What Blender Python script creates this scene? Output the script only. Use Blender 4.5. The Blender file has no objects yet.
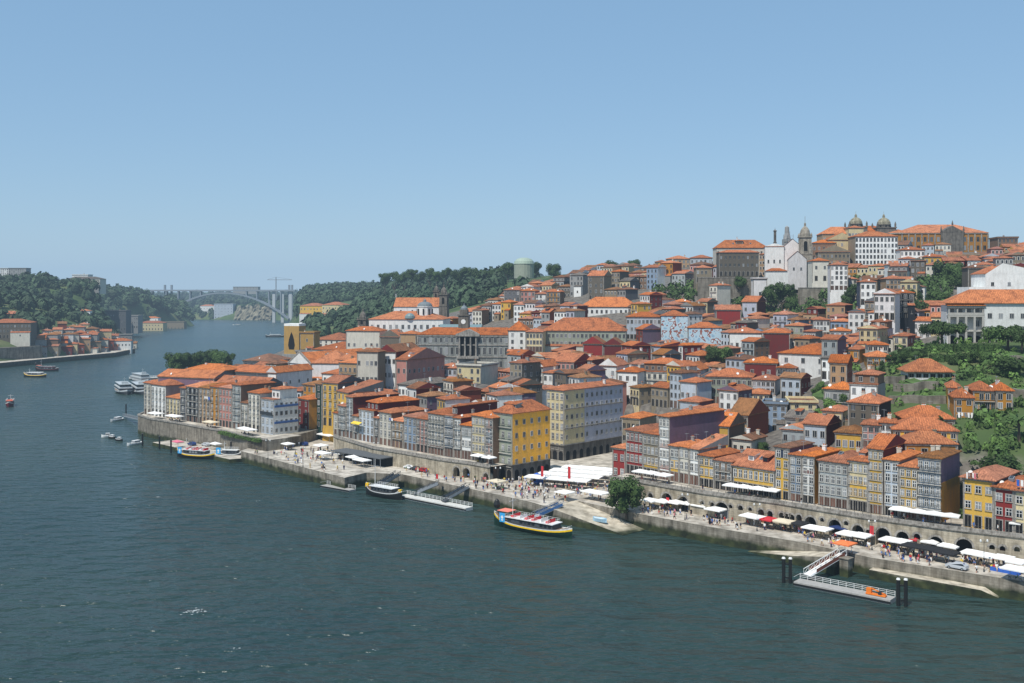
import bpy, bmesh, math, random
import numpy as np
from mathutils import Vector, noise as mnoise
R = random.Random(11)
sc = bpy.context.scene
C = sc.collection
H, F, HY = 62.0, 1000.0, 293.0
rad = math.radians

# ------------------------------------------------------------------ helpers
def at(px, py, Y): return Vector(((px-512)*Y/F, Y, H-(py-HY)*Y/F))
def onz(px, py, z=0.0):
    Y = (H-z)*F/(py-HY)
    return Vector(((px-512)*Y/F, Y, z))
def lin(r, g, b):
    f = lambda c: (c/255/12.92) if c/255 <= 0.04045 else ((c/255+0.055)/1.055)**2.4
    return (f(r), f(g), f(b), 1)

class MB:
    def __init__(s): s.v = []; s.f = []; s.m = []
    def face(s, pts, m=0):
        n = len(s.v); s.v += [tuple(p) for p in pts]; s.f.append(tuple(range(n, n+len(pts)))); s.m.append(m)
    def box(s, x0, x1, y0, y1, z0, z1, m=0, bottom=True):
        n = len(s.v)
        s.v += [(x0,y0,z0),(x1,y0,z0),(x1,y1,z0),(x0,y1,z0),(x0,y0,z1),(x1,y0,z1),(x1,y1,z1),(x0,y1,z1)]
        fs = [(0,1,5,4),(1,2,6,5),(2,3,7,6),(3,0,4,7),(4,5,6,7)]
        if bottom: fs.append((3,2,1,0))
        for q in fs: s.f.append(tuple(n+i for i in q)); s.m.append(m)
    def bar(s, a, b, w=.1, h=None, m=0):
        a = Vector(a); b = Vector(b); h = h or w
        d = (b-a)
        if d.length < 1e-6: return
        d.normalize(); up = Vector((0,0,1))
        if abs(d.z) > .95: up = Vector((1,0,0))
        sx = d.cross(up).normalized()*w/2; sy = sx.cross(d).normalized()*h/2
        n = len(s.v)
        for p in (a, b):
            for q in (-sx-sy, sx-sy, sx+sy, -sx+sy): s.v.append(tuple(p+q))
        for q in ((0,1,5,4),(1,2,6,5),(2,3,7,6),(3,0,4,7),(3,2,1,0),(4,5,6,7)):
            s.f.append(tuple(n+i for i in q)); s.m.append(m)
    def cyl(s, x, y, z0, z1, r0, r1=None, n=10, m=0, cap=True):
        r1 = r0 if r1 is None else r1
        k = len(s.v)
        for z, r in ((z0, r0), (z1, r1)):
            for i in range(n):
                a = 2*math.pi*i/n; s.v.append((x+r*math.cos(a), y+r*math.sin(a), z))
        for i in range(n):
            j = (i+1) % n; s.f.append((k+i, k+j, k+n+j, k+n+i)); s.m.append(m)
        if cap: s.f.append(tuple(k+n+i for i in range(n))); s.m.append(m)
    def lathe(s, x, y, prof, n=12, m=0):
        k = len(s.v)
        for r, z in prof:
            for i in range(n):
                a = 2*math.pi*i/n; s.v.append((x+r*math.cos(a), y+r*math.sin(a), z))
        for q in range(len(prof)-1):
            for i in range(n):
                j = (i+1) % n; b = k+q*n
                s.f.append((b+i, b+j, b+n+j, b+n+i)); s.m.append(m)
    def tube(s, pts, r, n=6, m=0):
        for a, b in zip(pts[:-1], pts[1:]): s.bar(a, b, r*2, r*2, m)
    def prism(s, poly, z0, z1, m=0, mt=None, bottom=False):
        n = len(poly); k = len(s.v)
        s.v += [(p[0], p[1], z0) for p in poly]+[(p[0], p[1], z1) for p in poly]
        for i in range(n):
            j = (i+1) % n; s.f.append((k+i, k+j, k+n+j, k+n+i)); s.m.append(m)
        s.f.append(tuple(k+n+i for i in range(n))); s.m.append(m if mt is None else mt)
    def mesh(s, name, mats, smooth=False):
        me = bpy.data.meshes.new(name); me.from_pydata(s.v, [], s.f)
        for m in (mats if isinstance(mats, (list, tuple)) else [mats]): me.materials.append(m)
        me.polygons.foreach_set('material_index', s.m)
        if smooth: me.polygons.foreach_set('use_smooth', [True]*len(s.f))
        me.update(); return me
    def build(s, name, mats, parent=None, loc=(0,0,0), rz=0, smooth=False):
        return inst(name, s.mesh(name, mats, smooth), parent, loc, rz)

def inst(name, me, parent=None, loc=(0,0,0), rz=0, scale=None):
    o = bpy.data.objects.new(name, me); C.objects.link(o)
    o.location = loc; o.rotation_euler = (0, 0, rz)
    if scale is not None: o.scale = scale if hasattr(scale, '__len__') else (scale,)*3
    if parent: o.parent = parent
    return o
USED = {}
def tag(o, label, cat, group=None, kind=None):
    if label: o['label'] = label
    if cat: o['category'] = cat
    if group: o['group'] = group
    if kind: o['kind'] = kind
    return o
def thing(name, label, cat, loc=(0,0,0), rz=0, group=None):
    o = bpy.data.objects.new(name, None); C.objects.link(o); o.empty_display_size = .5
    o.location = loc; o.rotation_euler = (0, 0, rz)
    return tag(o, label, cat, group)
def struct(o): o['kind'] = 'structure'; return o
def copy_tree(o, loc=None, rz=None, parent=None):
    c = o.copy(); C.objects.link(c)
    if parent: c.parent = parent
    if loc is not None: c.location = loc
    if rz is not None: c.rotation_euler = (0, 0, rz)
    for ch in KIDS.get(o.name, []): copy_tree(ch, parent=c)
    return c
KIDS = {}
def remember(root):
    allo = list(C.objects)
    def rec(o):
        ks = [c for c in allo if c.parent == o]; KIDS[o.name] = ks
        for k in ks: rec(k)
    rec(root); return root

# ------------------------------------------------------------------ materials
MATS = {}
def newmat(name):
    m = bpy.data.materials.new(name); m.use_nodes = True
    nt = m.node_tree; b = nt.nodes['Principled BSDF']; b.inputs['Specular IOR Level'].default_value = .25
    return m, nt, b
def nz(nt, scale, detail=4, coord='Object', vec=None, rough=.55):
    t = nt.nodes.new('ShaderNodeTexCoord'); n = nt.nodes.new('ShaderNodeTexNoise')
    n.inputs['Scale'].default_value = scale; n.inputs['Detail'].default_value = detail; n.inputs['Roughness'].default_value = rough
    src = t.outputs[coord]
    if vec:
        mp = nt.nodes.new('ShaderNodeMapping'); mp.inputs['Scale'].default_value = vec
        nt.links.new(src, mp.inputs['Vector']); src = mp.outputs['Vector']
    nt.links.new(src, n.inputs['Vector']); return n
def ramp(nt, fac, stops):
    r = nt.nodes.new('ShaderNodeValToRGB'); e = r.color_ramp.elements
    e[0].position, e[0].color = stops[0]; e[1].position, e[1].color = stops[-1]
    for p, c in stops[1:-1]:
        x = e.new(p); x.color = c
    nt.links.new(fac, r.inputs['Fac']); return r
def mulc(c, k): return (min(1, c[0]*k), min(1, c[1]*k), min(1, c[2]*k), 1)
def mixn(nt, a, b, fac, mode='MIX'):
    m = nt.nodes.new('ShaderNodeMix'); m.data_type = 'RGBA'; m.blend_type = mode
    for k, v in ((6, a), (7, b)):
        if hasattr(v, 'links') or hasattr(v, 'is_linked'): nt.links.new(v, m.inputs[k])
        else: m.inputs[k].default_value = v
    if hasattr(fac, 'is_linked'): nt.links.new(fac, m.inputs[0])
    else: m.inputs[0].default_value = fac
    return m.outputs[2]
def plain(name, c, rough=.8, metal=0, var=.12, scale=1.5, spec=None, objvar=0.0):
    if name in MATS: return MATS[name]
    m, nt, b = newmat(name)
    n = nz(nt, scale)
    r = ramp(nt, n.outputs['Fac'], [(.3, mulc(c, 1-var)), (.7, mulc(c, 1+var))])
    out = r.outputs['Color']
    if objvar:
        oi = nt.nodes.new('ShaderNodeObjectInfo'); mr = nt.nodes.new('ShaderNodeMapRange')
        mr.inputs['To Min'].default_value = 1-objvar; mr.inputs['To Max'].default_value = 1+objvar
        nt.links.new(oi.outputs['Random'], mr.inputs['Value'])
        h = nt.nodes.new('ShaderNodeHueSaturation'); nt.links.new(mr.outputs[0], h.inputs['Value']); nt.links.new(out, h.inputs['Color']); out = h.outputs[0]
    nt.links.new(out, b.inputs['Base Color'])
    b.inputs['Roughness'].default_value = rough; b.inputs['Metallic'].default_value = metal
    if spec is not None: b.inputs['Specular IOR Level'].default_value = spec
    MATS[name] = m; return m
def wallmat(name, c, stain=.35):
    """painted render / tiled facade with damp streaks and patches"""
    key = 'wall_'+name
    if key in MATS: return MATS[key]
    m, nt, b = newmat(key)
    n1 = nz(nt, .55, 5, vec=(1.6, 1.6, .5)); n2 = nz(nt, 3.0, 3)
    g = (c[0]*.3+c[1]*.5+c[2]*.2)
    dirt = (g*.35+.02, g*.33+.02, g*.30+.015, 1)
    r1 = ramp(nt, n1.outputs['Fac'], [(.38, (1, 1, 1, 1)), (.72, (0, 0, 0, 1))])
    fac = nt.nodes.new('ShaderNodeMath'); fac.operation = 'MULTIPLY_ADD'; fac.inputs[1].default_value = -stain; fac.inputs[2].default_value = stain
    nt.links.new(r1.outputs['Color'], fac.inputs[0])
    base = ramp(nt, n2.outputs['Fac'], [(.3, mulc(c, .86)), (.7, mulc(c, 1.08))])
    out = mixn(nt, base.outputs['Color'], dirt, fac.outputs[0])
    oi = nt.nodes.new('ShaderNodeObjectInfo'); mr = nt.nodes.new('ShaderNodeMapRange')
    mr.inputs['To Min'].default_value = .82; mr.inputs['To Max'].default_value = 1.12
    nt.links.new(oi.outputs['Random'], mr.inputs['Value'])
    h = nt.nodes.new('ShaderNodeHueSaturation'); nt.links.new(mr.outputs[0], h.inputs['Value']); nt.links.new(out, h.inputs['Color'])
    nt.links.new(h.outputs[0], b.inputs['Base Color']); b.inputs['Roughness'].default_value = .85
    MATS[key] = m; return m
def roofmat(name, c, c2):
    key = 'tiles_'+name
    if key in MATS: return MATS[key]
    m, nt, b = newmat(key)
    n1 = nz(nt, .35, 5); n2 = nz(nt, 2.6, 4, vec=(1, 1, 2)); n3 = nz(nt, 9, 2)
    base = ramp(nt, n1.outputs['Fac'], [(.32, c2), (.5, c), (.72, mulc(c, 1.18))])
    spots = ramp(nt, n2.outputs['Fac'], [(.36, (.36, .34, .33, 1)), (.52, (1, 1, 1, 1)), (.75, (1.0, 1.0, 1.0, 1))])
    out = mixn(nt, base.outputs['Color'], spots.outputs['Color'], .75, 'MULTIPLY')
    fine = ramp(nt, n3.outputs['Fac'], [(.3, (.72, .72, .72, 1)), (.7, (1, 1, 1, 1))])
    out = mixn(nt, out, fine.outputs['Color'], .6, 'MULTIPLY')
    t = nt.nodes.new('ShaderNodeTexCoord'); cr = nt.nodes.new('ShaderNodeVectorMath'); cr.operation = 'CROSS_PRODUCT'; cr.inputs[1].default_value = (0, 0, 1)
    nt.links.new(t.outputs['Normal'], cr.inputs[0]); nm = nt.nodes.new('ShaderNodeVectorMath'); nm.operation = 'NORMALIZE'; nt.links.new(cr.outputs[0], nm.inputs[0])
    dt = nt.nodes.new('ShaderNodeVectorMath'); dt.operation = 'DOT_PRODUCT'; nt.links.new(nm.outputs[0], dt.inputs[0]); nt.links.new(t.outputs['Object'], dt.inputs[1])
    sp = nt.nodes.new('ShaderNodeSeparateXYZ'); nt.links.new(t.outputs['Object'], sp.inputs[0])
    cb = nt.nodes.new('ShaderNodeCombineXYZ'); nt.links.new(dt.outputs['Value'], cb.inputs[0]); nt.links.new(sp.outputs['Z'], cb.inputs[1])
    mp = nt.nodes.new('ShaderNodeMapping'); mp.inputs['Scale'].default_value = (2.4, 1.1, 1); nt.links.new(cb.outputs[0], mp.inputs['Vector'])
    st = nt.nodes.new('ShaderNodeTexNoise'); st.inputs['Scale'].default_value = 1; st.inputs['Detail'].default_value = 3; nt.links.new(mp.outputs[0], st.inputs['Vector'])
    sr = ramp(nt, st.outputs['Fac'], [(.32, (.55, .52, .5, 1)), (.5, (.95, .95, .95, 1)), (.72, (1.0, 1.0, 1.0, 1))])
    out = mixn(nt, out, sr.outputs['Color'], .85, 'MULTIPLY')
    wv = nt.nodes.new('ShaderNodeMath'); wv.operation = 'MULTIPLY'; wv.inputs[1].default_value = 11.0; nt.links.new(dt.outputs['Value'], wv.inputs[0])
    sn = nt.nodes.new('ShaderNodeMath'); sn.operation = 'SINE'; nt.links.new(wv.outputs[0], sn.inputs[0])
    wr = nt.nodes.new('ShaderNodeMapRange'); wr.inputs['From Min'].default_value = -1; wr.inputs['To Min'].default_value = .74; wr.inputs['To Max'].default_value = 1.0; nt.links.new(sn.outputs[0], wr.inputs['Value'])
    hv = nt.nodes.new('ShaderNodeHueSaturation'); nt.links.new(wr.outputs[0], hv.inputs['Value']); nt.links.new(out, hv.inputs['Color']); out = hv.outputs[0]
    oi = nt.nodes.new('ShaderNodeObjectInfo')
    mr = nt.nodes.new('ShaderNodeMapRange'); mr.inputs['To Min'].default_value = .88; mr.inputs['To Max'].default_value = 1.36
    nt.links.new(oi.outputs['Random'], mr.inputs['Value'])
    mm = nt.nodes.new('ShaderNodeMath'); mm.operation = 'MULTIPLY'; mm.inputs[1].default_value = 7.31
    fr = nt.nodes.new('ShaderNodeMath'); fr.operation = 'FRACT'
    nt.links.new(oi.outputs['Random'], mm.inputs[0]); nt.links.new(mm.outputs[0], fr.inputs[0])
    ms = nt.nodes.new('ShaderNodeMapRange'); ms.inputs['To Min'].default_value = .88; ms.inputs['To Max'].default_value = 1.05
    nt.links.new(fr.outputs[0], ms.inputs['Value'])
    h = nt.nodes.new('ShaderNodeHueSaturation'); nt.links.new(mr.outputs[0], h.inputs['Value']); nt.links.new(ms.outputs[0], h.inputs['Saturation'])
    nt.links.new(out, h.inputs['Color'])
    nt.links.new(h.outputs[0], b.inputs['Base Color']); b.inputs['Roughness'].default_value = .9
    bp = nt.nodes.new('ShaderNodeBump'); bp.inputs['Strength'].default_value = .35; bp.inputs['Distance'].default_value = .15
    nt.links.new(n3.outputs['Fac'], bp.inputs['Height']); nt.links.new(bp.outputs[0], b.inputs['Normal'])
    MATS[key] = m; return m
def stone(name, c, scale=.8, joint=True, wet=None):
    if name in MATS: return MATS[name]
    m, nt, b = newmat(name)
    n1 = nz(nt, scale*.5, 5); n2 = nz(nt, scale*.35, 4, vec=(3, 3, .35))
    base = ramp(nt, n1.outputs['Fac'], [(.28, mulc(c, .6)), (.5, c), (.75, mulc(c, 1.25))])
    st = ramp(nt, n2.outputs['Fac'], [(.36, (.4, .38, .35, 1)), (.58, (1, 1, 1, 1))])
    out = mixn(nt, base.outputs['Color'], st.outputs['Color'], .7, 'MULTIPLY')
    if joint:
        t = nt.nodes.new('ShaderNodeTexCoord'); sp = nt.nodes.new('ShaderNodeSeparateXYZ'); nt.links.new(t.outputs['Object'], sp.inputs[0])
        ad = nt.nodes.new('ShaderNodeMath'); nt.links.new(sp.outputs['X'], ad.inputs[0]); nt.links.new(sp.outputs['Y'], ad.inputs[1]); ad.operation = 'SUBTRACT'
        cb = nt.nodes.new('ShaderNodeCombineXYZ'); nt.links.new(ad.outputs[0], cb.inputs['X']); nt.links.new(sp.outputs['Z'], cb.inputs['Y'])
        br = nt.nodes.new('ShaderNodeTexBrick'); br.inputs['Scale'].default_value = 1; br.inputs['Brick Width'].default_value = 1.5; br.inputs['Row Height'].default_value = .55
        br.inputs['Mortar Size'].default_value = .03; br.inputs['Color1'].default_value = (1, 1, 1, 1); br.inputs['Color2'].default_value = (.72, .7, .68, 1); br.inputs['Mortar'].default_value = (.45, .43, .4, 1)
        nt.links.new(cb.outputs[0], br.inputs['Vector'])
        out = mixn(nt, out, br.outputs['Color'], .6, 'MULTIPLY')
    if wet is not None:
        g = nt.nodes.new('ShaderNodeNewGeometry'); s2 = nt.nodes.new('ShaderNodeSeparateXYZ'); nt.links.new(g.outputs['Position'], s2.inputs[0])
        ad = nt.nodes.new('ShaderNodeMath'); ad.operation = 'MULTIPLY_ADD'; ad.inputs[1].default_value = 1.6; nt.links.new(n1.outputs['Fac'], ad.inputs[0])
        neg = nt.nodes.new('ShaderNodeMath'); neg.operation = 'SUBTRACT'; neg.inputs[1].default_value = .8; nt.links.new(s2.outputs['Z'], neg.inputs[0]); nt.links.new(neg.outputs[0], ad.inputs[2])
        rr = ramp(nt, ad.outputs[0], [(0, (1, 1, 1, 1)), (1, (0, 0, 0, 1))])
        mr = nt.nodes.new('ShaderNodeMapRange'); mr.inputs['From Min'].default_value = wet-.5; mr.inputs['From Max'].default_value = wet+.5; mr.inputs['To Min'].default_value = 1; mr.inputs['To Max'].default_value = 0
        nt.links.new(ad.outputs[0], mr.inputs['Value'])
        algae = ramp(nt, n1.outputs['Fac'], [(.3, (.012, .016, .009, 1)), (.6, (.045, .055, .02, 1)), (.8, (.08, .085, .035, 1))])
        out = mixn(nt, out, algae.outputs['Color'], mr.outputs[0])
    nt.links.new(out, b.inputs['Base Color']); b.inputs['Roughness'].default_value = .9
    bp = nt.nodes.new('ShaderNodeBump'); bp.inputs['Strength'].default_value = .5; bp.inputs['Distance'].default_value = .2
    nt.links.new(n1.outputs['Fac'], bp.inputs['Height']); nt.links.new(bp.outputs[0], b.inputs['Normal'])
    MATS[name] = m; return m
def leafmat(name, c, far=False):
    if name in MATS: return MATS[name]
    m, nt, b = newmat(name)
    n = nz(nt, .45 if not far else .06, 4); g = nz(nt, 2.5, 2)
    base = ramp(nt, n.outputs['Fac'], [(.3, mulc(c, .5)), (.5, c), (.72, mulc(c, 1.7))])
    oi = nt.nodes.new('ShaderNodeObjectInfo'); mr = nt.nodes.new('ShaderNodeMapRange'); mr.inputs['To Min'].default_value = .75; mr.inputs['To Max'].default_value = 1.3
    nt.links.new(oi.outputs['Random'], mr.inputs['Value'])
    h = nt.nodes.new('ShaderNodeHueSaturation'); nt.links.new(mr.outputs[0], h.inputs['Value']); nt.links.new(base.outputs['Color'], h.inputs['Color'])
    nt.links.new(h.outputs[0], b.inputs['Base Color']); b.inputs['Roughness'].default_value = .75
    MATS[name] = m; return m

glass = None
def glassmat():
    m, nt, b = newmat('window_glass')
    oi = nt.nodes.new('ShaderNodeObjectInfo')
    r = ramp(nt, oi.outputs['Random'], [(0, (.012, .015, .02, 1)), (.45, (.03, .035, .042, 1)), (.7, (.07, .08, .095, 1)), (.84, (.22, .23, .24, 1)), (1, (.42, .41, .38, 1))])
    r.color_ramp.interpolation = 'CONSTANT'
    nt.links.new(r.outputs['Color'], b.inputs['Base Color']); b.inputs['Roughness'].default_value = .12; b.inputs['Specular IOR Level'].default_value = .6
    return m
GLASS = glassmat()
WHITE = plain('white_paint', (.68, .67, .64, 1), .6, var=.06, objvar=.15)
GRAN = stone('granite_trim', (.30, .28, .25, 1), 2, joint=False)
IRON = plain('dark_iron', (.03, .035, .04, 1), .5)
STEEL = plain('grey_steel', (.25, .27, .29, 1), .45)
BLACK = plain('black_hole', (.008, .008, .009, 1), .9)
CANVAS = plain('white_canvas', (.80, .79, .76, 1), .8, var=.05, objvar=.08)
CREAMC = plain('cream_canvas', (.62, .54, .40, 1), .8, var=.05)
WOOD = plain('weathered_wood', (.16, .11, .075, 1), .8)
BROWN = plain('brown_door_paint', (.20, .065, .03, 1), .6)
BARK = plain('tree_bark', (.09, .07, .05, 1), .95)
PAVE = stone('quay_paving', (.50,.455,.385,1), .35, joint=False)
QWALL = stone('quay_stone', (.27, .245, .20, 1), .8, wet=1.9)
AWALL = stone('arcade_stone', (.43,.38,.29,1), .8)
RWALL = stone('rubble_wall', (.22, .20, .165, 1), .6)
WC = {
 'white': lin(226,226,222), 'offwhite': lin(205,200,186), 'cream': lin(204,188,145), 'yellow': lin(206,164,66), 'ochre': lin(176,122,42),
 'pink': lin(186,130,118), 'red': lin(138,42,40), 'darkred': lin(108,38,38), 'blue': lin(130,148,168), 'paleblue': lin(178,187,196),
 'lilac': lin(176,178,190), 'grey': lin(142,142,140), 'darkgrey': lin(96,98,102), 'stone': lin(138,126,106), 'brown': lin(124,98,78),
 'green': lin(120,138,112), 'purple': lin(116,94,112), 'navy': lin(56,66,84), 'tan': lin(168,138,104), 'mustard': lin(168,134,74), 'black': lin(26,30,38), 'tilegrey': lin(156,162,162), 'greenish': lin(142,148,132),
 'orange': lin(240,174,54), 'darkstone': lin(104,97,86), 'teal': lin(22,58,52), 'brickred': lin(130,60,42), 'mauve': lin(214,210,208)}
CN = {'offwhite': 'off-white', 'paleblue': 'pale blue', 'darkred': 'dark red', 'darkgrey': 'dark grey', 'tilegrey': 'grey-tiled', 'darkstone': 'dark stone', 'brickred': 'brick-red', 'greenish': 'pale green', 'teal': 'green-netted'}
def W(c): return wallmat(c, WC[c])
RF = [roofmat('orange', lin(180,104,58), lin(134,80,50)), roofmat('bright', lin(196,116,62), lin(158,92,52)), roofmat('rust', lin(150,100,54), lin(104,76,48)),
      roofmat('pinkish', lin(178,112,78), lin(140,88,62)), roofmat('old', lin(134,90,62), lin(94,72,54)), roofmat('grey', lin(116,108,100), lin(84,80,76))]
RN = ['orange', 'bright orange', 'rusty', 'pinkish', 'faded', 'grey']

# ------------------------------------------------------------------ terrain
QUAY = [(-99.5,367),(-52.6,314),(-47,323),(-35,320),(-13,297),(-3.4,287),(5.3,277.5),(9.8,271),(17.6,280),(31,265),(48,249),(67,233),(79,219),(103,201),(150,166)]
WALL8 = [(-170,470),(-164.5,440),(-138,414),(-112,390),(-95,372)]
BANK = [(-460,2250),(-450,2150),(-455,2050),(-400,1800),(-340,1500),(-282,1250),(-222,1000),(-205,900),(-190,800),(-192,700),(-212,600),(-195,540)] + WALL8 + QUAY
LAND = BANK + [(900,-400),(3000,-400),(3000,9000),(-3000,9000),(-3000,2600),(-900,2420),(-720,2330),(-560,2290)]
GAIA = [(-640,400),(-423,827),(-406,898),(-385,969),(-394,1040),(-427,1148),(-520,1300),(-640,1540),(-632,1640),(-586,1879),(-640,2010),(-760,2120),(-1100,2250),(-3000,2500),(-3000,300)]
def inpoly(x, y, P):
    c = False; j = len(P)-1
    for i in range(len(P)):
        xi, yi = P[i]; xj, yj = P[j]
        if (yi > y) != (yj > y) and x < (xj-xi)*(y-yi)/(yj-yi)+xi: c = not c
        j = i
    return c
def vin(X, Y, P):
    c = np.zeros(X.shape, bool); j = len(P)-1
    for i in range(len(P)):
        xi, yi = P[i]; xj, yj = P[j]
        if yi != yj: c ^= ((yi > Y) != (yj > Y)) & (X < (xj-xi)*(Y-yi)/(yj-yi)+xi)
        j = i
    return c
def vdist(X, Y, P, closed=False):
    D = np.full(X.shape, 1e9)
    n = len(P)
    for i in range(n if closed else n-1):
        ax, ay = P[i]; bx, by = P[(i+1) % n]
        t = np.clip(((X-ax)*(bx-ax)+(Y-ay)*(by-ay))/((bx-ax)**2+(by-ay)**2), 0, 1)
        D = np.minimum(D, np.hypot(X-ax-t*(bx-ax), Y-ay-t*(by-ay)))
    return D
# control points: pixel of the ground as it would be seen, and its depth
CP = [(465,371,500),(420,371,510),(515,372,500),(620,402,400),(700,350,475),(725,336,545),(660,275,640),(690,268,640),(600,281,680),(550,303,620),(505,312,640),(450,325,650),
      (880,262,640),(860,262,640),(940,253,640),(985,252,610),(1024,255,600),(960,308,440),(1010,300,430),(985,346,330),(950,346,332),(1030,346,328),(905,347,338),(900,385,300),(870,372,325),(860,412,292),
      (960,395,285),(1020,395,280),(780,428,325),(980,440,252),(1020,430,255),(940,430,262),(700,440,320),(850,355,420),(800,385,420),(860,320,480),(820,312,520),(785,306,560),(740,307,560),(700,307,560),(650,300,580),
      (600,330,520),(560,345,500),(250,392,480),(330,385,470),(400,392,430),(500,405,385),(560,385,425),(640,300,575),(450,440,345),(420,425,370),(360,440,380),(560,440,350),(640,440,320),(740,460,290),(850,450,262),(900,450,255),
      (363,335,620),(380,335,640),(300,355,650),(270,385,560),(345,372,560),(440,330,660),(330,320,1200),(310,327,1150),(350,310,1250),(340,335,850),(360,325,900),(330,298,1600),(300,291,1950),(400,288,1250),(480,284,1050),(520,281,950),(585,278,820),
      (800,281,585),(760,281,590),(740,281,592),(830,293,540),(700,262,660),(900,300,480),(880,360,380),(680,398,385),(740,408,350),(640,352,470),(1024,262,560),(1150,262,600),(1150,346,330),(1150,440,250),(200,420,440),(240,425,420),(290,425,420),(320,430,400),(180,412,450),
      (960,275,520),(250,310,2300),(200,312,2500),(280,305,2300),(150,306,2900),(400,292,2500),(520,283,1500),(700,270,1200),(900,262,1000),(1050,262,1000),(700,283,3000),(300,300,3500),(100,300,3500),(-500,298,3500),(1500,280,3000),(1500,262,1000)]
XYZ = [tuple(at(*c)) for c in CP]
XYZ += [(112,215,9),(140,195,9),(-30,335,8.8),(35,298,9.5),(60,268,9.5),(90,240,9.5),(45,330,8),(20,345,4),(180,170,10)]
def rbf(P, lam=.4, drift=True):
    A = np.array(P); n = len(A); x = A[:, :2]/100
    K = np.hypot(x[:, None, 0]-x[None, :, 0], x[:, None, 1]-x[None, :, 1])
    M = np.zeros((n+1, n+1)); M[:n, :n] = -K + -lam*.02*np.eye(n)*0 + np.eye(n)*-.01; M[:n, n] = 1; M[n, :n] = 1
    s = np.linalg.solve(M, np.append(A[:, 2], 0))
    def f(X, Y):
        X = np.asarray(X, float)/100; Y = np.asarray(Y, float)/100; o = np.full(X.shape, s[n])
        for i in range(n): o = o - s[i]*np.hypot(X-x[i, 0], Y-x[i, 1])
        return o
    return f
f_main = rbf(XYZ)
def sst(a, b, x): t = np.clip((x-a)/(b-a), 0, 1); return t*t*(3-2*t)
def terrain(X, Y):
    X = np.atleast_1d(np.asarray(X, float)); Y = np.atleast_1d(np.asarray(Y, float))
    z = f_main(X, Y); z = np.maximum(z, 5.0)
    d = vdist(X, Y, BANK+[(900,-400)]); d = np.minimum(d, vdist(X, Y, [(-900,2420),(-720,2330),(-560,2290),(-460,2250)]))
    ins = vin(X, Y, LAND)
    near = Y < 560
    k = np.where(near, sst(24, 40, d), sst(0, 25, d))
    z = np.where(ins, -5+(z+5)*k, -6-np.minimum(d, 60)*.1)
    sq = vin(X, Y, [(-8,312),(8,365),(40,392),(66,362),(60,335),(50,312),(33,290),(31,268),(0,283)])   # the riverside square
    z = np.where(sq, np.minimum(z, 3.2), z)
    sq2 = vin(X, Y, [(-100,367),(-90,372),(-84,392),(-66,392),(-60,366),(-40,330)])
    return np.where(sq2, np.minimum(z, 3.2), z)
def tz(x, y): return float(terrain([x], [y])[0])
GP = [(-423,827,4),(-406,898,4),(-385,969,4),(-427,1148,5),(-520,1300,5),(-620,1540,6),(-586,1879,6),(-480,760,5),(-700,500,6)]
GP += [tuple(at(*c)) for c in [(60,330,980),(20,325,930),(100,332,1060),(60,295,1250),(0,300,1080),(-60,297,1050),(-200,285,1000),(110,298,1300),(150,303,1450),(130,325,1330),(110,322,1280),(165,307,1750),(190,316,1800),(135,325,1560),(160,322,1650),(120,306,1450),(100,294,1700),(0,290,1400),(-300,270,1500),(20,308,1000),(60,312,1050),(-100,320,850),(175,300,2050)]]
f_gaia = rbf(GP)
def gterrain(X, Y):
    X = np.atleast_1d(np.asarray(X, float)); Y = np.atleast_1d(np.asarray(Y, float))
    z = np.maximum(f_gaia(X, Y), 5); d = vdist(X, Y, GAIA, True); ins = vin(X, Y, GAIA)
    return np.where(ins, -5+(z+5)*sst(6, 24, d), -6)
def gz(x, y): return float(gterrain([x], [y])[0])
def march(px, py, h, Y0=230., Y1=1500., f=None):
    """depth at which a point h above the ground is seen at this pixel"""
    Ys = np.arange(Y0, Y1, 1.5); X = (px-512)/F*Ys; Z = H-(py-HY)/F*Ys
    g = (f or terrain)(X, Ys)+h
    k = np.argmax(g >= Z) if (g >= Z).any() else len(Ys)-1
    return float(Ys[k])
GRASS = (.055, .085, .025, 1)
def landmat():
    m, nt, b = newmat('hillside_ground')
    a = nt.nodes.new('ShaderNodeAttribute'); a.attribute_name = 'green'
    n1 = nz(nt, .03, 6); n2 = nz(nt, .5, 4)
    g = ramp(nt, n1.outputs['Fac'], [(.3, (.035, .058, .020, 1)), (.5, (.06, .095, .03, 1)), (.75, (.14, .14, .065, 1))])
    t = ramp(nt, n2.outputs['Fac'], [(.3, (.07, .063, .055, 1)), (.7, (.19, .17, .145, 1))])
    nt.links.new(mixn(nt, t.outputs['Color'], g.outputs['Color'], a.outputs['Fac']), b.inputs['Base Color']); b.inputs['Roughness'].default_value = .95
    return m
LANDM = landmat()
TOWN = [(-175,440),(-200,600),(-160,760),(-60,760),(60,780),(200,760),(420,760),(520,420),(420,320),(200,345),(128,345),(105,300),(100,262),(130,230),(160,190),(60,200),(-60,330)]
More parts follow.
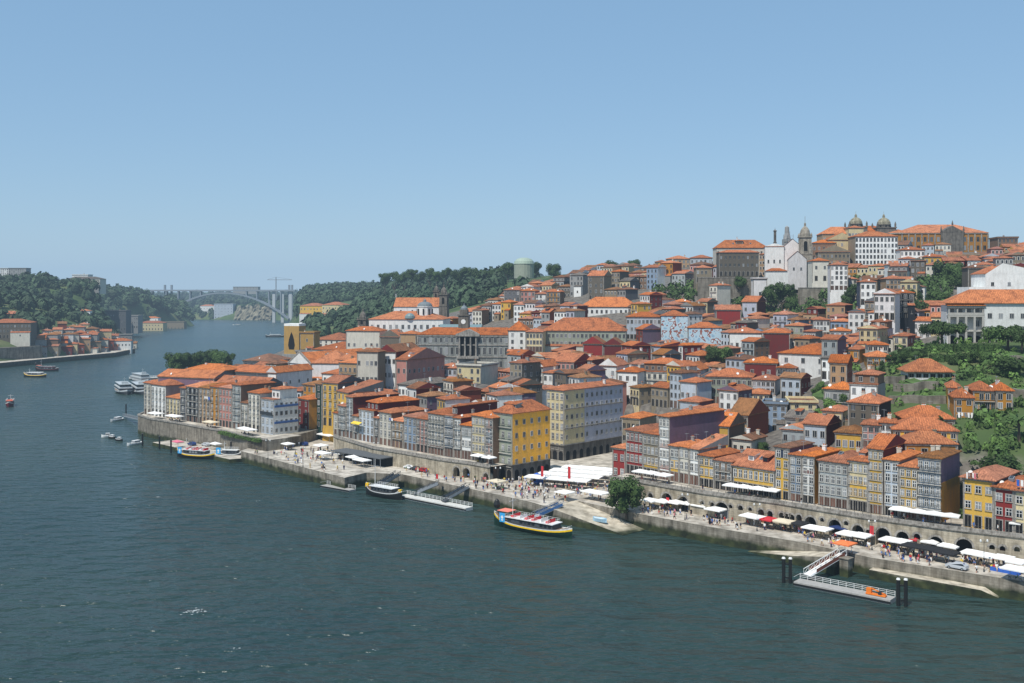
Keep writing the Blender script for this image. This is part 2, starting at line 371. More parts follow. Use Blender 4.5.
def grid(name, xs, ys, f, cover=None, always=0.0):
    X, Y = np.meshgrid(xs, ys); Z = f(X.ravel(), Y.ravel()); nx, ny = len(xs), len(ys)
    me = bpy.data.meshes.new(name)
    co = np.stack([X.ravel(), Y.ravel(), Z], 1).astype(np.float32)
    i = np.arange(nx*ny).reshape(ny, nx)
    q = np.stack([i[:-1, :-1], i[:-1, 1:], i[1:, 1:], i[1:, :-1]], -1).reshape(-1, 4)
    zz = Z[q].max(1); q = q[zz > -4.9]
    me.vertices.add(len(co)); me.vertices.foreach_set('co', co.ravel())
    me.loops.add(q.size); me.loops.foreach_set('vertex_index', q.ravel().astype(np.int32))
    me.polygons.add(len(q)); me.polygons.foreach_set('loop_start', np.arange(len(q), dtype=np.int32)*4)
    me.polygons.foreach_set('loop_total', np.full(len(q), 4, np.int32)); me.polygons.foreach_set('use_smooth', np.ones(len(q), bool))
    at_ = me.attributes.new('green', 'FLOAT', 'POINT')
    gr = np.where(vin(X.ravel(), Y.ravel(), TOWN), 0.0, 1.0) if not always else np.full(nx*ny, always)
    at_.data.foreach_set('value', gr.astype(np.float32))
    me.materials.append(LANDM); me.update(); me.validate()
    return struct(inst(name, me))
grid('hillside', np.arange(-220, 520, 5.), np.arange(190, 1000, 5.), terrain)
grid('distant_hills', np.concatenate([np.arange(-3000, -1000, 100.), np.arange(-1000, 800, 16.), np.arange(800, 3001, 100.)]), np.concatenate([np.arange(990, 2500, 16.), np.arange(2500, 9001, 150.)]), terrain)
grid('side_hill', np.arange(515, 1500, 30.), np.arange(100, 1000, 30.), lambda X, Y: terrain(X, Y), always=.6)
grid('far_bank_hill', np.arange(-1500, -340, 12.), np.arange(400, 2260, 12.), gterrain, always=1)

def watermat():
    m, nt, b = newmat('river_water')
    b.inputs['Base Color'].default_value = (.012, .034, .036, 1); b.inputs['Roughness'].default_value = .26
    b.inputs['IOR'].default_value = 1.33; b.inputs['Specular IOR Level'].default_value = .5
    n0 = nz(nt, .006, 3)
    cr = ramp(nt, n0.outputs['Fac'], [(.35, (.012, .034, .035, 1)), (.65, (.026, .048, .040, 1))])
    nt.links.new(cr.outputs['Color'], b.inputs['Base Color'])
    g = nt.nodes.new('ShaderNodeNewGeometry')
    hs = []
    for sc_, vec, w in ((.11, (1, 2.1, 1), 3.2), (.5, (1, 1.7, 1), .38), (1.6, (1, 1.3, 1), .10), (.03, (1, 1.6, 1), 1.2)):
        mp = nt.nodes.new('ShaderNodeMapping'); mp.inputs['Scale'].default_value = vec; mp.inputs['Rotation'].default_value = (0, 0, rad(18))
        n = nt.nodes.new('ShaderNodeTexNoise'); n.inputs['Scale'].default_value = sc_; n.inputs['Detail'].default_value = 3
        nt.links.new(g.outputs['Position'], mp.inputs['Vector']); nt.links.new(mp.outputs[0], n.inputs['Vector'])
        mu = nt.nodes.new('ShaderNodeMath'); mu.operation = 'MULTIPLY'; mu.inputs[1].default_value = w; nt.links.new(n.outputs['Fac'], mu.inputs[0]); hs.append(mu.outputs[0])
    s = hs[0]
    for h in hs[1:]:
        ad = nt.nodes.new('ShaderNodeMath'); nt.links.new(s, ad.inputs[0]); nt.links.new(h, ad.inputs[1]); s = ad.outputs[0]
    bp = nt.nodes.new('ShaderNodeBump'); bp.inputs['Strength'].default_value = 1; bp.inputs['Distance'].default_value = 1.08
    nt.links.new(s, bp.inputs['Height']); nt.links.new(bp.outputs[0], b.inputs['Normal'])
    return m
mb = MB(); mb.face([(-9000,-300,0),(9000,-300,0),(9000,16000,0),(-9000,16000,0)])
struct(mb.build('river', watermat()))
mb = MB(); mb.face([(-9000,-300,-8),(9000,-300,-8),(9000,16000,-8),(-9000,16000,-8)])
struct(mb.build('riverbed', plain('river_mud', (.05,.05,.035,1))))

# ------------------------------------------------------------------ camera, light, haze
cam = bpy.data.cameras.new('camera'); co = bpy.data.objects.new('camera', cam); C.objects.link(co)
co.location = (0, 0, H); co.rotation_euler = (rad(90), 0, 0)
cam.lens = 36*F/1024; cam.sensor_width = 36; cam.clip_end = 40000; cam.clip_start = 1
cam.shift_y = -(341.5-HY)/1024
sc.camera = co
SUN_EL = rad(57)
sd = Vector((math.cos(SUN_EL)*-.582, math.cos(SUN_EL)*-.813, math.sin(SUN_EL)))
sl = bpy.data.lights.new('sun', 'SUN'); sl.energy = 5.0; sl.angle = rad(.53); sl.color = (1, .955, .88)
so = bpy.data.objects.new('sun', sl); C.objects.link(so); so.rotation_euler = (-sd).to_track_quat('-Z', 'Y').to_euler(); so.location = (0, 0, 300)
w = bpy.data.worlds.new('World'); sc.world = w; w.use_nodes = True
nt = w.node_tree; sky = nt.nodes.new('ShaderNodeTexSky'); sky.sky_type = 'NISHITA'; sky.sun_disc = False
sky.sun_elevation = SUN_EL; sky.sun_rotation = math.atan2(sd.x, sd.y); sky.air_density = 1.0; sky.dust_density = .15; sky.ozone_density = 1.6; sky.altitude = 0
bg = nt.nodes['Background']; bg.inputs['Strength'].default_value = .13
nt.links.new(mixn(nt, sky.outputs[0], (1.72, 3.35, 5.25, 1), .6), bg.inputs['Color'])
sc.view_settings.view_transform = 'Standard'; sc.view_settings.look = 'None'; sc.view_settings.exposure = 0
sc.cycles.volume_bounces = 0; sc.cycles.max_bounces = 6; sc.cycles.transparent_max_bounces = 8
mb = MB(); mb.box(-8900, 8900, -290, 15000, -7, 420)
hz = struct(mb.build('haze', []))
m = bpy.data.materials.new('haze_air'); m.use_nodes = True; t = m.node_tree; t.nodes.clear()
o_ = t.nodes.new('ShaderNodeOutputMaterial'); ab = t.nodes.new('ShaderNodeVolumeAbsorption'); em = t.nodes.new('ShaderNodeEmission'); ad = t.nodes.new('ShaderNodeAddShader')
HD = .00011
ab.inputs['Color'].default_value = (0, 0, 0, 1); ab.inputs['Density'].default_value = HD
em.inputs['Color'].default_value = lin(160, 190, 217); em.inputs['Strength'].default_value = HD
t.links.new(ab.outputs[0], ad.inputs[0]); t.links.new(em.outputs[0], ad.inputs[1]); t.links.new(ad.outputs[0], o_.inputs['Volume'])
hz.data.materials.clear(); hz.data.materials.append(m)

# ------------------------------------------------------------------ building kit
FOOT = []      # footprints already built on: (cx, cy, ux, uy, hw, hd)
def obb(cx, cy, a, hw, hd): return (cx, cy, math.cos(a), math.sin(a), hw, hd)
def hits(A, B):
    dx, dy = B[0]-A[0], B[1]-A[1]
    if dx*dx+dy*dy > (A[4]+A[5]+B[4]+B[5])**2: return False
    for P, Q in ((A, B), (B, A)):
        for ax, ay in ((P[2], P[3]), (-P[3], P[2])):
            ra = P[4]*abs(P[2]*ax+P[3]*ay)+P[5]*abs(-P[3]*ax+P[2]*ay)
            rb = Q[4]*abs(Q[2]*ax+Q[3]*ay)+Q[5]*abs(-Q[3]*ax+Q[2]*ay)
            if abs(dx*ax+dy*ay) > ra+rb: return False
    return True
WINC = {}
LIGHTST = plain('pale_stone_trim', (.36,.345,.31,1), .8, objvar=.25)
RAIL = plain('balcony_rail', (.10,.115,.115,1), .6, objvar=.5)
FARTRIM = plain('window_trim', (.38,.37,.35,1), .8, objvar=.4)
def win_mesh(w, h, style):
    """facing -y, centred on x, bottom at 0"""
    k = (round(w, 2), round(h, 2), style)
    if k in WINC: return WINC[k]
    if style == 'pane':
        b = MB(); b.box(-w/2, w/2, -.03, .10, 0, h); me = b.mesh('window_pane', GLASS)
    elif style == 'frame':
        b = MB(); t = .12
        for x0, x1, z0, z1 in ((-w/2-t, -w/2, -.12, h+t), (w/2, w/2+t, -.12, h+t), (-w/2, w/2, h, h+t)): b.box(x0, x1, -.12, .1, z0, z1, 1)
        b.box(-w/2-t-.08, w/2+t+.08, -.2, .1, -.26, -.12, 1)
        b.box(-.05, .05, -.07, -.03, 0, h); b.box(-w/2, -w/2+.07, -.07, -.03, 0, h); b.box(w/2-.07, w/2, -.07, -.03, 0, h)
        b.box(-w/2, w/2, -.068, -.03, h*.55, h*.55+.09); b.box(-w/2, w/2, -.068, -.03, h-.1, h)
        me = b.mesh('window_frame', [WHITE, LIGHTST])
    elif style == 'far':
        b = MB(); b.box(-w/2, w/2, -.04, .10, 0, h, 0); t = .13
        for x0, x1, z0, z1 in ((-w/2-t, -w/2, -.1, h+t), (w/2, w/2+t, -.1, h+t), (-w/2, w/2, h, h+t), (-w/2, w/2, -.15, 0)): b.box(x0, x1, -.1, .1, z0, z1, 1)
        b.box(-.06, .06, -.08, -.04, 0, h, 1)
        me = b.mesh('window', [GLASS, FARTRIM])
    elif style == 'dark':
        b = MB(); b.box(-w/2, w/2, -.04, .10, 0, h, 0); b.box(-w/2-.12, w/2+.12, -.09, .1, -.14, 0, 1); b.box(-.05, .05, -.07, -.04, 0, h, 1)
        me = b.mesh('window', [GLASS, GRAN])
    elif style == 'door':
        b = MB(); b.box(-w/2, w/2, -.05, .10, 0, h, 0); t = .2
        for x0, x1, z0, z1 in ((-w/2-t, -w/2, 0, h+t), (w/2, w/2+t, 0, h+t), (-w/2, w/2, h, h+t)): b.box(x0, x1, -.12, .1, z0, z1, 1)
        b.box(-.04, .04, -.08, -.05, 0, h, 1)
        me = b.mesh('door', [BLACK if R.random() < .4 else DOORM, GRAN])
    WINC[k] = me; return me
DOORM = plain('door_paint', (.10, .05, .035, 1), .5, objvar=.6)
def roof_mb(w, d, kind, pitch, ov=.45, m=0):
    b = MB(); x0, x1, y0, y1 = -w/2-ov, w/2+ov, -ov, d+ov; t = .22
    hw, hd = (x1-x0)/2, (y1-y0)/2
    cx, cy = 0, d/2
    b.face([(x0,y0,0),(x0,y1,0),(x1,y1,0),(x1,y0,0)], 1)
    for p, q in (((x0,y0),(x1,y0)),((x1,y0),(x1,y1)),((x1,y1),(x0,y1)),((x0,y1),(x0,y0))):
        b.face([(p[0],p[1],0),(q[0],q[1],0),(q[0],q[1],t),(p[0],p[1],t)], m)
    pitch *= R.uniform(.9, 1.1); cx += R.uniform(-.2, .2)
    A, B_, D, E = (x0,y0,t), (x1,y0,t), (x1,y1,t), (x0,y1,t)
    if kind == 'pyr' or (kind == 'hip' and abs(hw-hd) < .3):
        r = min(hw, hd)*pitch; P = (cx, cy, t+r)
        for q in ((A,B_),(B_,D),(D,E),(E,A)): b.face([q[0], q[1], P], m)
        top = r
    elif kind == 'hip':
        if hw > hd:
            r = hd*pitch; P, Q = (cx-(hw-hd), cy, t+r), (cx+(hw-hd), cy, t+r)
            b.face([A,B_,Q,P], m); b.face([B_,D,Q], m); b.face([D,E,P,Q], m); b.face([E,A,P], m)
        else:
            r = hw*pitch; P, Q = (cx, cy-(hd-hw), t+r), (cx, cy+(hd-hw), t+r)
            b.face([A,B_,P], m); b.face([B_,D,Q,P], m); b.face([D,E,Q], m); b.face([E,A,P,Q], m)
        top = r
    elif kind == 'gx':      # ridge along the facade
        r = hd*pitch; P, Q = (x0, cy, t+r), (x1, cy, t+r)
        b.face([A,B_,Q,P], m); b.face([D,E,P,Q], m); b.face([B_,D,Q], 2); b.face([E,A,P], 2); top = r
    elif kind == 'gy':      # ridge at right angles to the facade
        r = hw*pitch; P, Q = (cx, y0, t+r), (cx, y1, t+r)
        b.face([B_,D,Q,P], m); b.face([E,A,P,Q], m); b.face([A,B_,P], 2); b.face([D,E,Q], 2); top = r
    elif kind == 'shed':
        r = 2*hd*pitch*.6; P, Q = (x0,y1,t+r), (x1,y1,t+r)
        b.face([A,B_,Q,P], m); b.face([B_,D,Q], 2); b.face([E,A,P], 2); b.face([D,E,P,Q], 2); top = r
    elif kind == 'flat':
        b.face([A,B_,D,E], m)
        for a_, c_ in (((x0,y0),(x1,y0+.3)),((x0,y1-.3),(x1,y1))): b.box(a_[0],c_[0],a_[1],c_[1],t+.003,t+.7,2)
        for a_, c_ in (((x0,y0+.3),(x0+.3,y1-.3)),((x1-.3,y0+.3),(x1,y1-.3))): b.box(a_[0],c_[0],a_[1],c_[1],t+.003,t+.7,2)
        top = .7
    return b, top
CHM = {}
def chimney_mesh(v):
    if v not in CHM:
        b = MB(); b.box(-.45, .45, -.3, .3, -1.2, 1.3, 0); b.box(-.55, .55, -.4, .4, 1.3, 1.45, 0)
        for x in (-.25, .2): b.cyl(x, 0, 1.45, 1.8, .12, .1, 6, 1)
        CHM[v] = b.mesh('chimney', [W(['offwhite','stone','white','grey'][v]), RF[0]])
    return CHM[v]
def dormer_mesh(v):
    k = ('d', v)
    if k not in CHM:
        b = MB(); b.box(-.8, .8, -.9, 1.6, -1, 1.2, 0); b.box(-.55, .55, -.96, -.9, .15, 1.0, 1)
        b.face([(-1,-1.15,1.2),(1,-1.15,1.2),(1,1.9,1.75),(-1,1.9,1.75)], 2); b.face([(-1,-1.15,1.2),(-1,1.9,1.2),(-1,1.9,1.75)], 0); b.face([(1,-1.15,1.2),(1,1.9,1.2),(1,1.9,1.75)], 0); b.face([(-1,-1.15,1.2),(-1,1.9,1.2),(1,1.9,1.2),(1,-1.15,1.2)], 0)
        CHM[k] = b.mesh('dormer', [W(['white','grey','darkred'][v]), GLASS, RF[0]])
    return CHM[k]
def skylight_mesh():
    if 's' not in CHM:
        b = MB(); b.box(-.5, .5, -.7, .7, -.5, .22, 1); b.box(-.38, .38, -.58, .58, .22, .26, 0); CHM['s'] = b.mesh('skylight', [GLASS, STEEL])
    return CHM['s']
def aerial_mesh():
    if 'a' not in CHM:
        b = MB(); b.bar((0,0,-.6),(0,0,2.6),.06); b.bar((-.7,0,2.4),(.7,0,2.4),.05)
        for i in range(5): b.bar((-.6+i*.3,-.35,2.4),(-.6+i*.3,.35,2.4),.035)
        CHM['a'] = b.mesh('aerial', STEEL)
    return CHM['a']
def dish_mesh():
    if 'q' not in CHM:
        b = MB(); b.lathe(0,0,[(0,0),(.3,.04),(.48,.14),(.5,.16)],10); b.bar((0,0,0),(0,0,-.5),.06); CHM['q'] = b.mesh('satellite_dish', WHITE)
    return CHM['q']
def facade_windows(root, w, h, z0, nf, nc, face, d, near, ww=1.0, wh=1.7, style=None, door=True, shop=False):
    """face 0 front, 1 right side, 3 left side"""
    span = w if face == 0 else d
    fh = h/nf; nc = max(1, nc)
    ww = min(ww, span/nc*.62); wh = min(wh, fh*.62)
    for f in range(nf):
        for c in range(nc):
            if f > 0 and near < 2 and R.random() < .04: continue
            s = (c+.5)/nc*span - (span/2 if face == 0 else 0)
            z = z0+f*fh+fh*.24
            if face == 0: loc, rz = (s, 0, z), 0
            elif face == 1: loc, rz = (w/2, s, z), math.pi/2
            else: loc, rz = (-w/2, d-s, z), -math.pi/2
            if f == 0 and face == 0 and door:
                hh = min(2.6, fh*.8)
                inst('door', win_mesh(min(1.3, ww*1.25), hh, 'door'), root, (loc[0], loc[1], z0+.1), rz); continue
            if near >= 2:
                o = inst('window', win_mesh(ww, wh, 'pane'), root, loc, rz)
                inst('frame', win_mesh(ww, wh, 'frame'), o)
            else: inst('window', win_mesh(ww, wh, style or 'far'), root, loc, rz)
BALC = {}
def balcony_mesh(w, dep=.5):
    k = round(w*2)/2
    if k in BALC: return BALC[k]
    b = MB(); b.box(-k/2, k/2, -dep, -.01, -.16, 0, 1)
    for z in (.94,): b.box(-k/2, k/2, -dep, -dep+.05, z, z+.07)
    n = max(3, int(k/.5))
    for i in range(n+1):
        x = -k/2+(k-.04)*i/n; b.box(x, x+.04, -dep+.003, -dep+.04, 0, 1)
    for x in (-k/2, k/2-.05): b.box(x, x+.05, -dep+.05, -.01, 1.0, 1.05)
    BALC[k] = b.mesh('balcony', [RAIL, LIGHTST]); return BALC[k]

HOUSES = []
def desc(wall, nf, rk, rc, extra=''):
    return dict(col=CN.get(wall, wall), nf=nf, rk=rk, rc=rc, extra=extra)
def house(Lp, Rp, zb, ze, d, wall='white', side=None, nf=None, nc=None, roof='hip', rc=0, pitch=.33, near=1, sw=0, balc=0, found=8, row=None, label=None, name='house', cat='house',
          style=None, chim=None, dorm=0, extra='', group='houses', gable=None, attic=None, over=.45, wh=1.7, ww=1.0, door=True, band=None, sky=0, top=None):
    """a house whose facade runs from Lp to Rp (plan), base zb, eaves ze, depth d"""
    Lx, Ly = Lp[0], Lp[1]; Rx, Ry = Rp[0], Rp[1]
    w = math.hypot(Rx-Lx, Ry-Ly); a = math.atan2(Ry-Ly, Rx-Lx); h = ze-zb
    nf = nf or max(1, round(h/3.1)); nc = nc or max(1, round(w/2.3))
    root = thing(name, label, cat, ((Lx+Rx)/2, (Ly+Ry)/2, zb), a, group)
    cx = (Lx+Rx)/2-math.sin(a)*d/2; cy = (Ly+Ry)/2+math.cos(a)*d/2
    FOOT.append(obb(cx, cy, a, w/2-.3, d/2-.3))
    b = MB(); side = side or wall
    x0, x1 = -w/2, w/2
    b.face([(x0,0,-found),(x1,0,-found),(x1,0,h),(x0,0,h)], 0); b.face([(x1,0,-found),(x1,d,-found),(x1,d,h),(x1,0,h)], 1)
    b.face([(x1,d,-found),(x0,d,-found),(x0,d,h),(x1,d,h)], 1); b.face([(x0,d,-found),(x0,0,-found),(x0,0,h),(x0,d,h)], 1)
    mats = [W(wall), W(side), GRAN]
    if near >= 1:
        for x in (x0, x1-.35): b.box(x-.004, x+.354, -.06, .02, -1, h-.02, 2, False)
    if band:     # coloured band across some floors
        mats.append(W(band[0])); fh = h/nf
        for f0, f1 in band[1]: b.box(x0+.36, x1-.36, -.03, .01, f0*fh, f1*fh, 3)
    b.build('wall', mats, root)
    if near >= 1:
        b = MB(); b.box(x0-.15, x1+.15, -.22, -.005, h-.45, h-.02); 
        b.build('cornice', GRAN, root)
    if top:      # a set-back attic storey
        tc, th, ts = top
        b = MB(); b.box(x0+ts, x1-ts*.2, ts, d-.2, h, h+th); b.build('attic', W(tc), root)
        for c in range(max(1, nc-1)):
            inst('window', win_mesh(.9, min(1.3, th*.6), 'far'), root, (x0+ts+(c+.5)/max(1, nc-1)*(w-1.2*ts), ts, h+th*.25))
        rb, rt = roof_mb(w-1.2*ts, d-.2-ts, roof, pitch, over); ro = rb.build('roof', [RF[rc], GRAN, W(tc)], root, (ts*.4, ts, h+th))
        b = MB(); b.box(x0-.2, x1+.2, -.3, ts-.01, h, h+.2); b.build('ledge', RF[rc], root)
        rw, rd = w-1.2*ts, d-ts
    else:
        rb, rt = roof_mb(w, d, roof, pitch, over); ro = rb.build('roof', [RF[rc], GRAN, W(gable or side)], root, (0, 0, h)); rw, rd = w, d
    if chim is None: chim = R.choice([0,1,1,2])
    for i in range(chim):
        inst('chimney', chimney_mesh(R.randrange(4)), ro, (R.uniform(-.35, .35)*rw, R.uniform(.35, .85)*rd, rt*.45+.2))
    if near >= 1 and R.random() < .55: inst('aerial', aerial_mesh(), ro, (R.uniform(-.3,.3)*rw, R.uniform(.35,.6)*rd, rt*.6), R.uniform(0,3))
    if near >= 1 and R.random() < .3:
        o = inst('satellite_dish', dish_mesh(), ro, (R.uniform(-.35,.35)*rw, .12*rd, rt*.25+.55)); o.rotation_euler = (rad(55), 0, R.uniform(-.6,.6))
    if near <= 1 and not row and w > 5 and h > 5 and R.random() < .3:
        aw, ah = w*R.uniform(.35,.6), h*R.uniform(.3,.55); ax = R.choice([-1,1])*(w-aw)/2*.96; m_ = MB(); m_.box(ax-aw/2,ax+aw/2,-2.4,-.01,-found,ah,0,False); m_.build('annex', W(R.choice(['white','offwhite','grey','stone',wall])), root)
        m_ = MB(); m_.face([(ax-aw/2-.2,-2.7,ah-.05),(ax+aw/2+.2,-2.7,ah-.05),(ax+aw/2+.2,-.02,ah+.9),(ax-aw/2-.2,-.02,ah+.9)]); m_.face([(ax-aw/2,-2.4,ah),(ax-aw/2,-.02,ah+.85),(ax-aw/2,-.02,ah)],1); m_.face([(ax+aw/2,-2.4,ah),(ax+aw/2,-.02,ah),(ax+aw/2,-.02,ah+.85)],1); m_.build('annex_roof', [RF[rc], W(wall)], root)
        inst('window', win_mesh(.9, min(1.3, ah*.5), 'dark'), root, (ax, -2.4, ah*.35))
    for i in range(dorm):
        x = ((i+.5)/dorm-.5)*rw*.7; inst('dormer', dormer_mesh(R.randrange(3)), ro, (x, rd*.22, rt*.42+.1))
    for i in range(sky):
        sy = .25*rd; slope = math.atan(pitch)
        o = inst('skylight', skylight_mesh(), ro, (((i+.5)/sky-.5)*rw*.5+.4, sy, (sy+over)*pitch+.22 if roof != 'gy' else rt*.6)); 
        if roof != 'gy': o.rotation_euler = (slope, 0, 0)
    facade_windows(root, w, h-.4, 0, nf, nc, 0, d, near, style=style, wh=wh, ww=ww, door=door)
    if sw: facade_windows(root, w, h-.4, 0, nf, sw, 1, d, min(near, 1), style=style, door=False, ww=.9, wh=1.4)
    if balc:
        fh = (h-.4)/nf
        for f in range(1, nf):
            if balc == 1: inst('balcony', balcony_mesh(w-.9), root, (0, 0, f*fh+.12))
            elif balc == 2:
                for c in range(nc):
                    inst('balcony', balcony_mesh(1.5, .5), root, (((c+.5)/nc-.5)*w, 0, f*fh+.12))
    HOUSES.append((root, (Lx+Rx)/2, (Ly+Ry)/2, ze, desc(wall, nf, roof, rc, extra), row, w, dorm))
    return root

def hitline(poly, px):
    k = (px-512)/F
    for (ax, ay), (bx, by) in zip(poly[:-1], poly[1:]):
        den = (bx-ax)-k*(by-ay)
        if abs(den) < 1e-9: continue
        t = (k*ay-ax)/den
        if -1e-6 <= t <= 1+1e-6: return (ax+t*(bx-ax), ay+t*(by-ay))
    (ax, ay), (bx, by) = (poly[0], poly[1]) if px < 512+F*poly[0][0]/poly[0][1] else (poly[-2], poly[-1])
    t = (k*ay-ax)/((bx-ax)-k*(by-ay)); return (ax+t*(bx-ax), ay+t*(by-ay))
def front(poly, zb, x0, x1, eave, wall, **k):
    L_, R_ = hitline(poly, x0), hitline(poly, x1)
    Ym = (L_[1]+R_[1])/2; ze = H-(eave-HY)*Ym/F
    d = k.pop('d', 14)
    return house(L_, R_, zb, ze, d, wall, **k)
def facing(x0, x1, Y, eave, base, wall, a=-12, **k):
    """a building placed by its left corner's depth; a = heading of the facade in degrees"""
    Lx, Ly = (x0-512)/F*Y, Y; kk = (x1-512)/F; ca, sa = math.cos(rad(a)), math.sin(rad(a))
    t = (kk*Ly-Lx)/(ca-kk*sa)
    Rp = (Lx+t*ca, Ly+t*sa); Ym = (Ly+Rp[1])/2
    ze = H-(eave-HY)*Ym/F
    zb = H-(base-HY)*Ym/F if base is not None else tz((Lx+Rp[0])/2, Ym)
    return house((Lx, Ly), Rp, zb, ze, k.pop('d', 12), wall, **k)

# ------------------------------------------------------------------ front rows
R3 = [(-164,446),(-122.7,409),(-96.8,386),(-84,374)]
R2 = [(-67,374),(-63.7,370.6),(-47,351),(-22.4,325),(-13,317),(-5.6,310),(2,303)]
R1 = [(28.5,294),(33,289),(51.6,268),(70,250),(85,236),(101,222.5),(112,212),(122,203)]
ROW3 = 'the row on the curved wall'; ROW2 = 'the row above the long quay wall'; ROW1 = 'the row above the stone arcade'
r3 = lambda *a, **k: front(R3, 8, *a, row=ROW3, near=2, **k)
r3(144,151,383,'offwhite', d=12, rc=3, nc=2, balc=2, side='tan', dorm=0)
r3(151.3,166,385,'white', d=11, rc=3, nc=4, nf=4, balc=2, side='grey')
r3(166.5,180,398,'cream', d=10, rc=1, nc=4, balc=2)
r3(180.3,186,388,'darkgrey', nc=1, balc=1, rc=0, d=12)
r3(186.3,199,387,'black', nc=3, nf=5, balc=1, rc=1, d=14, pitch=.38)
r3(199.3,210,388,'tan', nc=3, balc=2, rc=2, d=13, side='stone')
r3(210.3,219,387,'ochre', nc=2, balc=2, rc=0, d=12, side='stone')
r3(219.3,232,388,'pink', nc=4, nf=5, rc=3, d=11, side='brown', pitch=.3)
r3(232.3,241,385,'tilegrey', nc=2, rc=0, d=16, balc=1, side='brown')
r3(241.3,248,403,'offwhite', nc=2, rc=4, d=10, balc=2)
r3(248.3,260,393,'offwhite', nc=3, rc=0, d=13, balc=2)
# blue and white corner house with stepped roofs
r = front(R3, 5, 261,274,399,'paleblue', d=11, rc=3, nc=3, nf=5, sw=5, balc=0, side='white', near=2, top=('white',3.6,3.0), row=ROW3, pitch=.3, extra='stepped')
ws = math.hypot(hitline(R3,274)[0]-hitline(R3,261)[0], hitline(R3,274)[1]-hitline(R3,261)[1])
b = MB()
for z in (7.2, 13.4): b.box(ws/2+.01, ws/2+.35, .2, 10.8, z, z+.8); 
b.build('blue_balcony_band', plain('blue_paint', lin(60,90,140), .6), r)
b = MB(); b.box(-ws/2+.3, ws/2-.3, -.7, -.02, 10.4, 10.6); b.box(-ws/2+.3, ws/2-.3, -.7, -.64, 10.6, 11.6); b.build('balcony', IRON, r)
# the big dark gable building behind the row
facing(158,214,445,377.5,None,'purple', a=-22, d=14, nf=4, nc=7, rc=1, side='darkgrey', style='dark', roof='gx', pitch=.38, row=None, extra='long blank-walled')
facing(205,262,436,385,None,'brown', a=-30, d=13, nf=3, nc=5, rc=0, side='darkgrey', style='dark', roof='gx', pitch=.45)
facing(186,225,470,370,None,'brown', a=-25, d=14, nc=4, nf=3, rc=1, style='dark')
facing(222,268,470,372,None,'darkgrey', a=-30, d=14, nc=5, nf=3, rc=0, style='dark')
facing(243,272,560,361,None,'darkgrey', a=-20, d=22, nc=5, nf=4, rc=4, style='dark')
facing(262,285,545,366,None,'stone', a=-20, d=16, nc=4, nf=3, rc=1, style='dark')
# behind the small square
facing(297,309,402,399,440,'darkred', a=-48, d=10, rc=1, nc=2, side='ochre')
facing(303,316,412,385,437,'ochre', a=-40, d=10, rc=2, nc=3, sw=2)
facing(315.5,322,398,384,428,'teal', a=-40, d=8, rc=2, nc=1, door=False, extra='netted')
facing(322.5,338,393,383,426,'yellow', a=-35, d=14, rc=0, nc=3, side='darkgrey', balc=2, roof='gx')
facing(337.5,349,388,392,432,'yellow', a=-55, d=14, rc=0, nc=3, side='darkgrey', pitch=.38, roof='shed')
r2 = lambda *a, **k: front(R2, 9, *a, row=ROW2, near=2, side=k.pop('side', 'darkred'), **k)
r2(333.5,338,413,'offwhite', nc=1, rc=0, d=8)
r2(338.3,346,406,'tilegrey', nc=2, rc=0, d=9, balc=1)
r2(346.3,353,397,'paleblue', nc=2, rc=0, d=20, balc=2, nf=5)
r2(353.3,358.6,416,'tilegrey', nc=1, rc=1, d=9, balc=1)
r2(358.8,374,410,'paleblue', nc=4, rc=0, d=20, balc=0, top=('darkred',2.6,2.2))
r2(374.3,379,418,'darkgrey', nc=1, rc=0, d=8, balc=1)
r2(379.3,391.5,412.5,'offwhite', nc=3, rc=1, d=16, balc=0, side='brown')
r2(391.8,403.5,421,'tan', nc=3, rc=1, d=10, balc=1)
r2(403.8,416.5,417,'blue', nc=3, rc=3, d=11, balc=0)
r2(416.8,428,419,'pink', nc=3, rc=3, d=11, balc=2, side='tan')
r2(428.3,444,414,'offwhite', nc=5, rc=0, d=12, balc=2, side='tan', nf=5, band=('red', [(0.4,1.1)]))
r2(444.3,453.6,415.5,'blue', nc=3, rc=0, d=22, balc=1, top=('darkred',2.8,2.0))
r2(453.9,461,418,'white', nc=2, rc=0, d=10, balc=2)
r2(461.3,471.6,425.5,'white', nc=3, rc=1, d=9, balc=0, band=('tilegrey', [(1.9,2.9)]))
r2(471.9,485,416,'cream', nc=4, rc=1, d=14, balc=0, side='brown', nf=5)
r2(485.3,493,418,'pink', nc=2, rc=1, d=12, balc=1, side='brown', band=('blue', [(2.2,3.4)]))
r1 = lambda *a, **k: front(R1, 10, *a, row=ROW1, near=2, side=k.pop('side', 'brown'), **k)
front([(26,296),(33.5,289.5)], 4, 612.5,625.5,448,'red', row=ROW1, near=2, nc=2, nf=3, rc=1, d=12)
r1(626,643,431,'red', nc=4, nf=4, rc=0, d=18, balc=0, wh=1.9)
r1(643.3,658.6,434,'stone', nc=4, nf=4, rc=0, d=18, band=('yellow', [(.9,1.35)]), wh=1.9)
r1(659,669.6,416.5,'white', nc=3, nf=6, rc=1, d=25, side='purple', band=('pink', [(1,1.4),(3,3.4)]), balc=0, top=None, roof='hip', pitch=.35)
r1(669.9,679,446,'tilegrey', nc=2, rc=1, d=12, band=('yellow', [(.6,1.8)]))
r1(679.3,689,447,'offwhite', nc=2, rc=1, d=12, side='grey', wh=1.9)
r1(689.3,699,449,'white', nc=2, rc=1, d=12, side='grey', wh=1.9, roof='shed')
r1(699.3,714,456,'yellow', nc=3, nf=3, rc=0, d=13, balc=0)
r1(714.5,732,461,'brown', nc=3, nf=3, rc=0, d=12, balc=1, side='darkgrey', extra='awninged')
